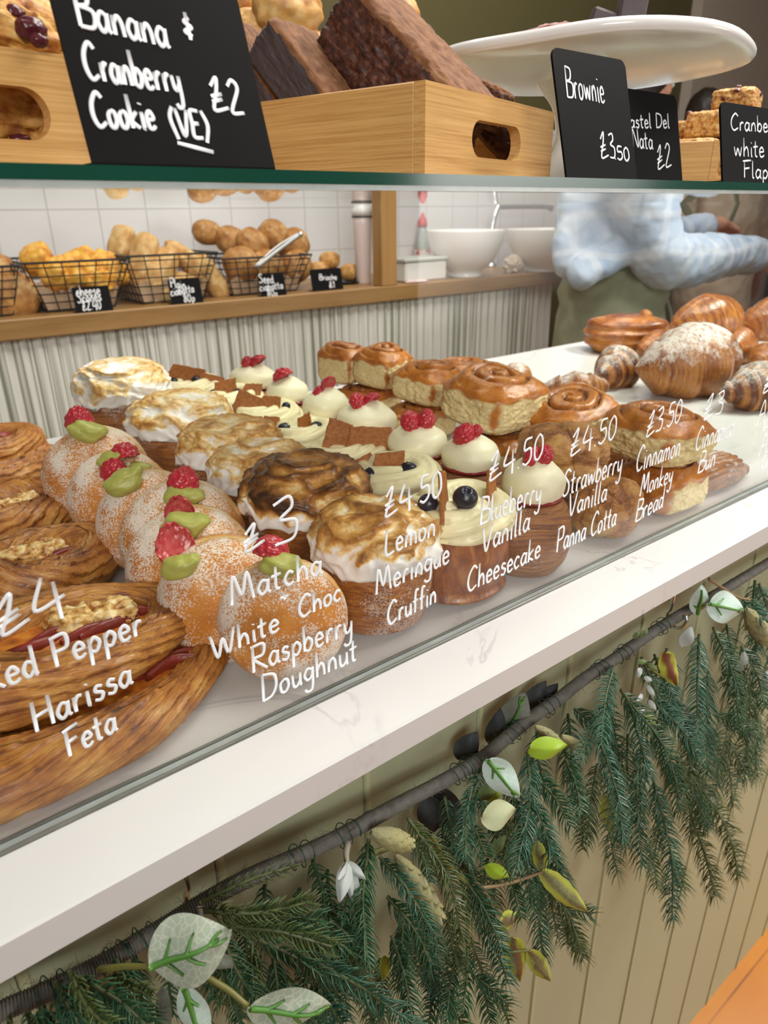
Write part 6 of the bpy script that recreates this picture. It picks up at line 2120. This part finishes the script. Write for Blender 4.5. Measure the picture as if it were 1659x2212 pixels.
for i in range(520):
    j = r_.randrange(20, len(RP) - 20)
    a = r_.uniform(0, 2 * math.pi)
    d = math.cos(a) * N_[j] + math.sin(a) * B_[j]
    t_ = T_[j] * r_.uniform(-1, 1)
    p = RP[j] + d * 0.0043
    q = [p, p + d * r_.uniform(0.001, 0.003) + t_ * r_.uniform(0.002, 0.005), p + d * r_.uniform(0.001, 0.006) + t_ * r_.uniform(0.004, 0.010)]
    fz.join(g_tube(smooth_path(q, 5), 0.00011, 3))
tag(build('twine_fibres', fz, M['fuzz'], gar), kind='stuff')


def twig(a, b, width, mat, seed, sag=0.0, bulge=0.0, dens=1.0, nl=None):
    """a stem with combed needles from a to b (garland space)"""
    a, b = np.array(a), np.array(b)
    r_ = np.random.RandomState(seed)
    ax = b - a; L = np.linalg.norm(ax); ax /= L
    view = RM[:, 2]
    side = np.cross(view, ax); side /= np.linalg.norm(side)
    front = np.cross(side, ax); front /= np.linalg.norm(front)
    if front @ view > 0: front = -front
    mid = (a + b) / 2 + side * sag * L + front * bulge * L
    P = smooth_path([a, mid, b], 40)
    g = g_tube(P, np.interp(np.linspace(0, 1, 40), [0, 1], [0.0014, 0.0006]), 6)
    T, _, _ = frames(P)
    n = int(L / 0.00098 * dens)
    nl = nl or width
    base = g.n
    VV = []; FF = []; KK = []
    for i in range(n):
        f = 0.03 + 0.97 * i / n + r_.uniform(-.004, .004)
        x = min(38.99, max(0, f * 39)); j = int(x)
        p = P[j] + (P[min(j + 1, 39)] - P[j]) * (x - j)
        t = T[j]
        s_ = side - t * (side @ t); s_ /= np.linalg.norm(s_)
        fr = np.cross(s_, t); fr /= np.linalg.norm(fr)
        if fr @ front < 0: fr = -fr
        # two combs to the sides and one row towards the room
        m_ = i % 5
        ang = (0.05 if m_ in (0, 2) else math.pi - 0.05) if m_ < 4 else math.pi / 2
        ang += r_.normal(0, 0.34 if m_ < 4 else 0.6)
        d = math.cos(ang) * s_ + math.sin(ang) * fr
        tip = sstep(1.03, 0.80, np.array([f]))[0]
        l = nl * 1.30 * (0.62 + 0.38 * tip) * r_.uniform(0.82, 1.12) * (0.55 + 0.45 * min(1, f * 9))
        fwd = 0.42 + 0.55 * (1 - tip) + r_.uniform(-.1, .1)
        q0 = p
        q1 = p + (d * 0.62 + t * (0.30 + fwd * 0.4)) * l * 0.52
        q2 = p + (d * 0.70 + t * (0.30 + fwd * 0.4)) * l * 0.78 + t * l * (0.10 + 0.36 * fwd)
        w = 0.00092
        u = np.cross(d, t); u /= np.linalg.norm(u) + 1e-9
        o = base + len(VV)
        for (q, ww) in ((q0, 0.8), (q1, 1.0), (q2, 0.28)):
            e = t * w * ww
            VV += [q - e, q + e, q + u * w * ww * 0.75]
            KK += [(0.0 if ww == 0.8 else (0.10 if ww == 1.0 else 0.40),)] * 3
        for s in (0, 3):
            for (c, c2) in ((0, 1), (1, 2), (2, 0)):
                FF.append([o + s + c, o + s + c2, o + s + 3 + c2, o + s + 3 + c])
        FF.append([o + 6, o + 7, o + 8])
    g.MI = [1] * len(g.F)
    k_ = np.zeros((len(VV), 3)); k_[:, 0] = np.array(KK)[:, 0]
    g2 = Geo().add(np.array(VV), [[x - base for x in f] for f in FF], None, k_, 0)
    g.join(g2)
    return build('pine_sprig', g, [mat, M['stem']], gar)


# (x0, y0, x1, y1, needle px, depth from, depth to, material, sag)
TW = [
    # left end, below the rope
    (150, 2098, 250, 2230, 46, .268, .238, 2, .06), (170, 2110, 345, 2240, 50, .266, .236, 0, -.08), (235, 2110, 330, 2150, 40, .268, .25, 2, 0), (60, 2190, 140, 2260, 46, .268, .24, 0, .05),
    (250, 2070, 345, 2215, 46, .272, .25, 0, .05), (120, 2120, 190, 2240, 46, .275, .255, 1, 0), (20, 2200, 60, 2290, 46, .27, .24, 2, 0),
    # sparse stem and horizontals beside the first hook
    (432, 1950, 640, 1868, 26, .268, .262, 2, -.05), (438, 1968, 678, 1946, 36, .268, .245, 2, .04), (470, 2000, 720, 2046, 44, .265, .228, 2, -.07), (500, 2000, 690, 1988, 46, .268, .242, 0, -.10),
    (600, 2016, 780, 2068, 40, .266, .238, 0, -.14), (560, 2030, 700, 2110, 44, .268, .245, 0, -.06), (650, 2060, 895, 2215, 50, .258, .222, 1, -.05), (545, 2040, 560, 2180, 44, .27, .25, 2, .05),
    (480, 2020, 545, 2150, 44, .272, .255, 0, .03), (590, 2070, 640, 2240, 46, .268, .240, 0, .05), (690, 2140, 770, 2250, 44, .262, .232, 1, 0), (460, 2030, 500, 2170, 44, .275, .262, 2, 0),
    (620, 2120, 720, 2250, 44, .272, .25, 0, .03), (540, 2100, 600, 2250, 44, .276, .262, 0, 0),
    # the middle left bunch
    (797, 1812, 795, 2085, 44, .268, .232, 0, .05), (820, 1850, 932, 2012, 40, .266, .228, 1, -.06), (836, 1936, 936, 2085, 42, .264, .230, 0, -.07), (846, 2020, 890, 2215, 42, .262, .232, 0, -.05),
    (880, 1766, 1000, 2035, 46, .266, .222, 2, -.10), (890, 1810, 932, 1905, 34, .27, .255, 0, -.05), (992, 1880, 1086, 2055, 44, .262, .228, 0, -.05), (1000, 1925, 1098, 2125, 44, .264, .236, 1, -.05),
    (988, 2040, 962, 2220, 40, .268, .240, 0, .03), (1010, 2050, 1000, 2190, 40, .266, .24, 0, 0), (1018, 2105, 1098, 2170, 36, .264, .24, 0, -.06), (935, 2110, 925, 2225, 40, .272, .25, 0, 0),
    (770, 1900, 735, 1985, 34, .274, .258, 1, .05), (900, 1900, 950, 2060, 40, .274, .252, 0, 0), (870, 1990, 860, 2140, 40, .275, .256, 0, 0), (960, 1960, 990, 2100, 40, .276, .256, 2, 0),
    (920, 2060, 960, 2190, 40, .276, .254, 1, 0), (1040, 2110, 1060, 2210, 36, .274, .252, 0, 0), (760, 1960, 790, 2090, 40, .278, .262, 0, .03), (820, 2070, 830, 2190, 36, .278, .262, 2, 0),
    (712, 1985, 782, 2075, 40, .272, .256, 0, -.1), (1080, 2150, 1105, 2225, 30, .272, .25, 2, 0), (960, 2150, 1010, 2230, 38, .272, .25, 2, 0),
    # the middle bunch below the pale leaf
    (1019, 1700, 1005, 1860, 40, .27, .246, 1, .05), (1022, 1780, 1050, 1850, 38, .268, .25, 0, 0), (1140, 1625, 1112, 1875, 44, .266, .236, 1, -.06), (1148, 1670, 1232, 1788, 40, .264, .232, 0, -.08),
    (1155, 1730, 1190, 1855, 40, .264, .24, 1, -.03), (1222, 1640, 1256, 1760, 38, .268, .245, 0, -.04), (1160, 1890, 1172, 2065, 40, .268, .245, 0, .02), (1190, 1910, 1252, 2060, 38, .266, .245, 2, -.05),
    (1210, 1950, 1278, 1975, 34, .266, .248, 0, 0), (1105, 1900, 1125, 1985, 36, .272, .255, 0, 0), (1095, 1760, 1085, 1900, 38, .276, .258, 2, 0), (1180, 1800, 1215, 1905, 38, .274, .256, 0, 0),
    (1130, 1800, 1150, 1960, 40, .277, .26, 0, 0), (1000, 1860, 1060, 1960, 38, .278, .264, 2, 0), (1205, 1860, 1230, 1950, 36, .277, .262, 2, 0), (1225, 1990, 1262, 2070, 32, .27, .252, 2, 0),
    (1040, 1650, 1010, 1760, 38, .28, .266, 1, 0), (1085, 1650, 1120, 1760, 38, .278, .262, 0, 0), (960, 1720, 985, 1850, 34, .28, .268, 0, 0),
    # the right bunch
    (1325, 1440, 1298, 1610, 40, .268, .240, 1, .05), (1300, 1540, 1250, 1640, 36, .264, .245, 1, .06), (1296, 1600, 1345, 1815, 42, .262, .226, 1, -.04), (1340, 1490, 1470, 1755, 42, .264, .228, 0, -.07),
    (1360, 1520, 1400, 1680, 38, .268, .24, 1, 0), (1406, 1510, 1508, 1636, 40, .262, .232, 1, -.05), (1448, 1505, 1508, 1632, 38, .266, .24, 1, -.04), (1530, 1450, 1528, 1675, 40, .266, .238, 0, .03),
    (1545, 1545, 1622, 1585, 34, .264, .242, 0, -.05), (1580, 1520, 1545, 1680, 38, .27, .25, 2, 0), (1600, 1395, 1652, 1528, 40, .264, .236, 0, -.05), (1540, 1355, 1595, 1565, 40, .266, .238, 0, -.05),
    (1510, 1370, 1508, 1600, 40, .268, .24, 1, .03), (1572, 1600, 1612, 1672, 34, .268, .25, 2, 0), (1375, 1665, 1388, 1870, 40, .262, .232, 0, .03), (1410, 1680, 1452, 1985, 40, .26, .226, 1, -.03),
    (1405, 1830, 1420, 1920, 32, .262, .242, 2, 0), (1446, 1850, 1480, 1920, 32, .262, .242, 2, -.05), (1498, 1676, 1595, 1892, 40, .262, .228, 2, -.04), (1492, 1758, 1546, 1935, 38, .262, .234, 2, 0),
    (1340, 1640, 1310, 1790, 38, .272, .25, 2, 0), (1385, 1620, 1372, 1780, 38, .274, .252, 0, 0), (1290, 1650, 1268, 1815, 36, .276, .256, 2, .03), (1255, 1745, 1258, 1835, 34, .274, .256, 2, 0),
    (1460, 1640, 1530, 1790, 38, .272, .25, 0, 0), (1440, 1400, 1450, 1560, 38, .275, .258, 1, 0), (1240, 1530, 1290, 1570, 34, .274, .262, 1, 0), (1620, 1480, 1610, 1640, 38, .275, .256, 2, 0),
    (1480, 1560, 1490, 1690, 38, .276, .256, 2, 0), (1640, 1260, 1680, 1400, 36, .27, .245, 1, 0), (1600, 1290, 1650, 1340, 34, .268, .25, 1, 0), (1385, 1420, 1440, 1560, 36, .277, .26, 0, 0), (1660, 1420, 1680, 1620, 38, .27, .245, 0, 0),
    (1560, 1640, 1520, 1780, 34, .276, .258, 0, 0), (1640, 1560, 1600, 1690, 36, .277, .258, 0, 0), (1350, 1760, 1360, 1830, 34, .277, .26, 0, 0), (1480, 1780, 1500, 1830, 30, .275, .26, 2, 0), (1230, 1560, 1215, 1680, 36, .28, .266, 0, 0),
]
for i, (x0, y0, x1, y1, w, ya, yb, mi, sag) in enumerate(TW[:98]):
    a, b = gp(x0, y0, ya - 0.004), gp(x1, y1, yb - 0.012)
    twig(a, b, size_at(w, b + gl0) * 1.0, NM[mi], i + 1, sag, 0.04, 1.0 if w > 30 else 0.5)


# the thicket behind them, too deep and dark to count
back = Geo()
r2 = random.Random(11)
bm = []
zones = [((60, 2160), (420, 2210)), ((420, 2010), (760, 2190)), ((700, 1930), (1060, 2170)), ((980, 1720), (1240, 1960)), ((1240, 1520), (1520, 1760)), ((1480, 1400), (1700, 1640))]
for (xa, ya_), (xb, yb_) in zones:
    for i in range(24 if xa < 650 else (16 if xa < 900 else 10)):
        x0 = r2.uniform(xa, xb); f = (x0 - xa) / (xb - xa)
        yr = float(np.interp(x0, [q[0] for q in rope_px], [q[1] for q in rope_px]))
        y0 = r2.uniform(yr + 15, max(yr + 40, yb_ - 60 * f))
        o_ = twig(gp(x0, y0, .281), gp(x0 + r2.uniform(-10, 60), y0 + r2.uniform(110, 170), .272), size_at(40, gl0 + gp(x0, y0, .28)), NM[0], 500 + i + int(x0), r2.uniform(-.06, .06), 0.0, 0.7)
        bm.append(o_)
for o_ in bm:
    me_ = o_.data
    n_ = len(me_.vertices)
    co = np.zeros(n_ * 3); me_.vertices.foreach_get('co', co)
    at_ = np.zeros(n_ * 4); me_.attributes['mask'].data.foreach_get('color', at_)
    back.add(co.reshape(-1, 3), [list(p.vertices) for p in me_.polygons], None, at_.reshape(-1, 4)[:, :3])
    bpy.data.objects.remove(o_); bpy.data.meshes.remove(me_)
tag(build('pine_thicket', back, NM[0], gar), kind='stuff')


def leaf(name, base, tip, w, mat, ya, yb, fold=0.2, ribs=0, cup=0.12, round_=1.0, jag=0, roll=0.0, brown=0.0, limeedge=0.0, parent=None):
    """a leaf from base to tip (photo spots), w its width in pixels; ribs: moulded green rib under a fabric leaf"""
    a, b = gp(*base, ya), gp(*tip, yb)
    ax = b - a; L = np.linalg.norm(ax); ax = ax / L
    view = RM[:, 2]
    sd = np.cross(view, ax); sd /= np.linalg.norm(sd)
    nr = np.cross(sd, ax)
    if nr @ view > 0: nr = -nr
    c_, s_ = math.cos(roll), math.sin(roll)
    sd, nr = sd * c_ + nr * s_, nr * c_ - sd * s_
    W = size_at(w / 2, a + gl0) / max(0.3, abs(c_))
    m, k = 36, 17
    u = np.linspace(0, 1, m); v = np.linspace(-1, 1, k)
    U, Vv = np.meshgrid(u, v, indexing='ij'); U, Vv = U.ravel(), Vv.ravel()
    wd = np.sin(np.pi * np.clip(U, 0, 1) ** (0.75 * round_)) ** 0.75
    if jag: wd = wd * (1 + 0.18 * np.abs(((U * jag) % 1.0) - 0.5) - 0.1)
    P = a + (U * L)[:, None] * ax + (Vv * wd * W)[:, None] * sd
    hgt = fold * W * (np.abs(Vv) ** 1.3) * wd - cup * L * np.sin(np.pi * U) + 0.10 * W * np.sin(U * 7 + Vv * 2)
    P = P + hgt[:, None] * nr * -1.0
    mk = np.zeros((len(P), 3))
    if brown: mk[:, 0] = brown * sstep(0.95, 0.55, np.abs(Vv) + 0.4 * perlin(np.column_stack([U * 5, Vv * 3, U * 0 + w])))
    if limeedge: mk[:, 1] = limeedge * sstep(0.25, 0.8, np.abs(Vv) + 0.5 * perlin(np.column_stack([U * 4, Vv * 2, U * 0 + w])))
    F = gridfaces(m, k)
    th_ = 0.0003
    Pb = P + nr * -th_
    n = len(P)
    g = Geo().add(np.vstack([P, Pb]), np.vstack([F, F[:, ::-1] + n]), None, np.vstack([mk, mk]))
    o = build(name, g, LM_[mat], parent or gar)
    if ribs:
        rg_ = Geo()
        up = nr * 0.0011

        def onl(uu, vv):
            wdv = math.sin(math.pi * min(1, max(0, uu)) ** (0.75 * round_)) ** 0.75
            h_ = fold * W * abs(vv) ** 1.3 * wdv - cup * L * math.sin(math.pi * uu) + 0.10 * W * math.sin(uu * 7 + vv * 2)
            return a + uu * L * ax + vv * wdv * W * sd - h_ * nr + up
        rg_.join(g_tube(np.array([onl(x, 0) for x in np.linspace(0.01, 0.86, 16)]), np.linspace(0.0017, 0.0007, 16), 7))
        for i in range(ribs):
            x = 0.18 + 0.58 * i / max(1, ribs - 1)
            for s in (-1, 1):
                rg_.join(g_tube(np.array([onl(x + 0.16 * f, s * 0.52 * f) for f in np.linspace(0, 1, 6)]), np.linspace(0.0010, 0.0005, 6), 6))
        build('rib', rg_, M['rib'], o)
    return o


def stem(pts, ya, yb, r, mat):
    P = smooth_path([gp(x, y, ya + (yb - ya) * i / max(1, len(pts) - 1)) for i, (x, y) in enumerate(pts)], 24)
    return build('leaf_stem', g_tube(P, np.linspace(r, r * 0.7, 24), 8), mat, gar)


yel = simple('yellow_green_stem', (0.16, 0.15, 0.035), 0.45)
tan = simple('tan_stem', (0.26, 0.17, 0.085), 0.5)
leaf('eucalyptus_leaf', (324, 2089), (500, 2009), 158, 'pale', .238, .222, 0.25, 3, 0.10, 1.05)
leaf('eucalyptus_leaf', (398, 2128), (446, 2250), 66, 'teal', .236, .228, 0.2, 2, 0.06, 1.1)
leaf('eucalyptus_leaf', (536, 2176), (716, 2172), 104, 'pale', .226, .216, 0.15, 3, 0.08, 1.0)
leaf('felt_leaf', (352, 2130), (364, 2230), 34, 'grey', .244, .242, 0.2)
leaf('felt_leaf', (462, 2062), (502, 2092), 40, 'grey', .25, .246, 0.2)
stem([(215, 2094), (270, 2088), (326, 2088)], .262, .238, 0.0017, yel)
stem([(420, 2090), (440, 2108), (490, 2136), (536, 2174)], .262, .226, 0.0020, yel)
leaf('eucalyptus_leaf', (1052, 1640), (1120, 1724), 66, 'teal', .252, .236, 0.2, 2, 0.05, 1.0)
leaf('round_leaf', (1040, 1766), (1114, 1750), 66, 'cream', .240, .234, 0.1, 0, 0.08, 1.0)
leaf('lime_leaf', (1143, 1618), (1226, 1611), 50, 'lime', .244, .236, 0.35, 0, 0.10, 0.9)
leaf('felt_leaf', (1094, 1590), (1132, 1494), 66, 'grey', .282, .276, 0.25, 2, 0.06)
leaf('slate_leaf', (990, 1642), (1030, 1580), 52, 'dark', .288, .284, 0.2)
leaf('slate_leaf', (1064, 1610), (1080, 1530), 46, 'dark', .288, .284, 0.2)
leaf('slate_leaf', (1155, 1530), (1206, 1476), 38, 'dark', .286, .282, 0.2)
leaf('slate_leaf', (1130, 1540), (1180, 1470), 44, 'dark', .290, .286, 0.2)
leaf('slate_leaf', (950, 1700), (990, 1800), 60, 'dark', .290, .286, 0.2)
leaf('slate_leaf', (930, 1720), (930, 1800), 60, 'dark', .292, .288, 0.2)
leaf('moss_leaf', (1056, 1848), (1093, 1802), 26, 'moss', .252, .248, 0.3)
leaf('moss_leaf', (1036, 1728), (1072, 1686), 30, 'moss', .256, .250, 0.3)
leaf('moss_leaf', (1054, 1732), (1082, 1694), 26, 'lime', .258, .254, 0.3)
leaf('lime_leaf', (1050, 1868), (1098, 1896), 34, 'lime', .250, .244, 0.3)
leaf('ivy_leaf', (1171, 1884), (1160, 1816), 34, 'ivy', .236, .236, 0.35, 0, 0.0, 1, 4, 0.3, 0, 0.9)
leaf('ivy_leaf', (1168, 1880), (1268, 1970), 48, 'ivy', .236, .228, 0.35, 0, 0.05, 0.9, 5, 0.2, 0, 0.8)
stem([(1020, 1926), (1044, 1918), (1100, 1908), (1170, 1884)], .252, .236, 0.0016, tan)
stem([(1022, 1900), (1050, 1930), (1066, 1960)], .25, .25, 0.0013, tan)
leaf('ivy_leaf', (1143, 2054), (1188, 2120), 42, 'ivy', .236, .230, 0.3, 0, 0.05, 0.9, 5, 0.2, 0.3, 0.8)
leaf('ivy_leaf', (1108, 2026), (1122, 2120), 54, 'ivy', .244, .240, 0.3, 0, 0.05, 0.9, 5, 0.2, 0.75, 1.0)
leaf('ivy_leaf', (1078, 1998), (1128, 1980), 42, 'ivy', .246, .246, 0.3, 0, 0.0, 0.9, 4, 0.2, 0.6, 1.0)
stem([(1078, 2060), (1110, 2056), (1146, 2053)], .248, .236, 0.0013, yel)
leaf('ivy_leaf', (1436, 1410), (1462, 1482), 50, 'ivy', .250, .246, 0.3, 0, 0.0, 1.0, 4, 0.1, 1.2, 0.9)
stem([(1395, 1432), (1415, 1452), (1438, 1466)], .262, .250, 0.0013, yel)
leaf('eucalyptus_leaf', (1530, 1304), (1604, 1320), 72, 'teal', .246, .238, 0.15, 2, 0.05, 1.0)
leaf('eucalyptus_leaf', (1506, 1326), (1515, 1262), 40, 'teal', .256, .254, 0.2, 1, 0.05, 1.0)
leaf('eucalyptus_leaf', (1474, 1398), (1494, 1352), 30, 'silver', .254, .252, 0.2)
leaf('felt_leaf', (1598, 1452), (1608, 1405), 24, 'silver', .254, .252, 0.2)
leaf('felt_leaf', (1650, 1490), (1655, 1448), 26, 'silver', .252, .25, 0.2)
leaf('felt_leaf', (775, 1778), (813, 1748), 22, 'grey', .276, .276, 0.2)
leaf('ochre_leaf', (834, 2066), (828, 2118), 26, 'lime', .262, .262, 0.3, 0, 0.05, 1.0, 0, 0, 0.5)
leaf('ochre_leaf', (1310, 1720), (1322, 1800), 40, 'lime', .272, .27, 0.3, 0, 0.05, 1.0, 0, 0, 0.5)
stem([(1530, 1250), (1590, 1288), (1625, 1296)], .262, .255, 0.0014, tan)
stem([(800, 1846), (920, 1805), (960, 1860), (1020, 1920)], .27, .25, 0.0022, yel)
for x, y, dx, dy in ((1376, 1428, 22, 2), (1400, 1434, 20, 14), (1384, 1442, -6, 22), (1392, 1462, 16, 10), (1398, 1480, 14, 26), (1388, 1500, -12, 14), (1402, 1512, 14, 24), (1392, 1532, -10, 8), (1368, 1380, 14, -18), (1384, 1376, 16, -18)):
    leaf('small_leaf', (x, y), (x + dx, y + dy), 12, 'moss' if y < 1440 else 'silver', .252, .250, 0.25)
leaf('small_leaf', (1396, 1540), (1410, 1570), 11, 'lime', .25, .25, 0.25)
# silver clustered leaf
for tip, w in (((733, 1950), 34), ((778, 1950), 26), ((760, 1945), 20), ((790, 1900), 22), ((730, 1900), 26)):
    leaf('silver_leaf', (750, 1862), tip, w, 'silver', .258, .246, 0.3)
stem([(752, 1820), (748, 1845), (750, 1866)], .268, .258, 0.0022, simple('pale_stem', (0.30, 0.27, 0.21), 0.7))


def hop(base, tip, w, ya, yb):
    """cone of overlapping scales"""
    a, b = gp(*base, ya), gp(*tip, yb)
    ax = b - a; L = np.linalg.norm(ax); ax /= L
    W = size_at(w / 2, a + gl0)
    _, N, B = frames(np.array([a, a + ax * 0.5 * L, b]))
    n_, b_ = N[0], B[0]
    g = Geo()
    rows = 7
    for i in range(rows):
        f = i / (rows - 1)
        rad = W * (0.35 + 0.65 * math.sin(math.pi * (0.15 + 0.75 * (1 - f)) ** 1.0)) * (1 - 0.25 * f)
        cnt_ = 6
        for j in range(cnt_):
            an = 2 * math.pi * (j + 0.5 * (i % 2)) / cnt_
            d = math.cos(an) * n_ + math.sin(an) * b_
            c = a + ax * L * (0.05 + 0.85 * f) + d * rad * 0.62
            Rm = np.stack([np.cross(ax, d), d * 0.9 - ax * 0.35, ax * 0.9 + d * 0.35], 1)
            g.join(g_ball(rad * 0.52, rad * 0.20, L * 0.13 + rad * 0.25, 5, seed=i + j).xf(Rm, c))
    return build('hop_cone', g, M['hop'], gar)


hop((808, 1800), (886, 1824), 60, .258, .25)
hop((862, 1858), (948, 1984), 62, .258, .236)
hop((1616, 1322), (1654, 1384), 52, .25, .24)
hop((1160, 1572), (1208, 1606), 34, .258, .25)
hop((1216, 1592), (1250, 1614), 30, .256, .25)
# green wire wound round the rope
for px in (100, 235, 300, 640, 740, 985, 1010, 1100, 1180, 1290, 1340, 1420):
    j = int(np.argmin(np.abs(np.array([(CX + FPX * ((q + gl0 - CAM) @ RM[:, 0]) / ((q + gl0 - CAM) @ RM[:, 2])) for q in RP[::10]]) - px))) * 10
    tt = np.linspace(0, 2 * math.pi * 2.3, 60)
    W_ = RP[j] + T_[j] * (tt[:, None] - 5) * 0.0011 + 0.0066 * (1 + 0.12 * np.sin(tt * 1.7 + px))[:, None] * (np.cos(tt)[:, None] * N_[j] + np.sin(tt)[:, None] * B_[j])
    build('tie_wire', g_tube(W_, 0.00035, 5), M['green_wire'], gar)

# screw hooks under the worktop
for nm, (x, y), lab in (('a', (418, 1958), 'bright steel screw hook under the worktop, holding the garland at the lower left'), ('b', (1462, 1334), 'bright steel screw hook under the worktop, holding the garland at the upper right')):
    c = on_y(x, y, RY)
    top = np.array([c[0], RY + 0.004, -0.0222])
    t = thing('screw_hook', lab, 'hook', top, 0, 'screw hooks under the worktop')
    a = np.linspace(0.6, -math.pi * 1.35, 24)
    ring = np.array([[0.002 * math.sin(q), 0.0095 * math.cos(q), 0.0095 * math.sin(q)] for q in a]) + (c - top)
    P = smooth_path(np.vstack([[(0, 0, 0)], [(0, 0.002, (c - top)[2] * 0.5)], ring[::3]]), 60)
    build('hook_wire', g_tube(P, 0.0017, 8), M['steel'], t)
    build('collar', g_lathe([(0, -0.0015), (0.006, -0.0015), (0.006, 0.0), (0, 0.0)], 20), M['steel'], t)
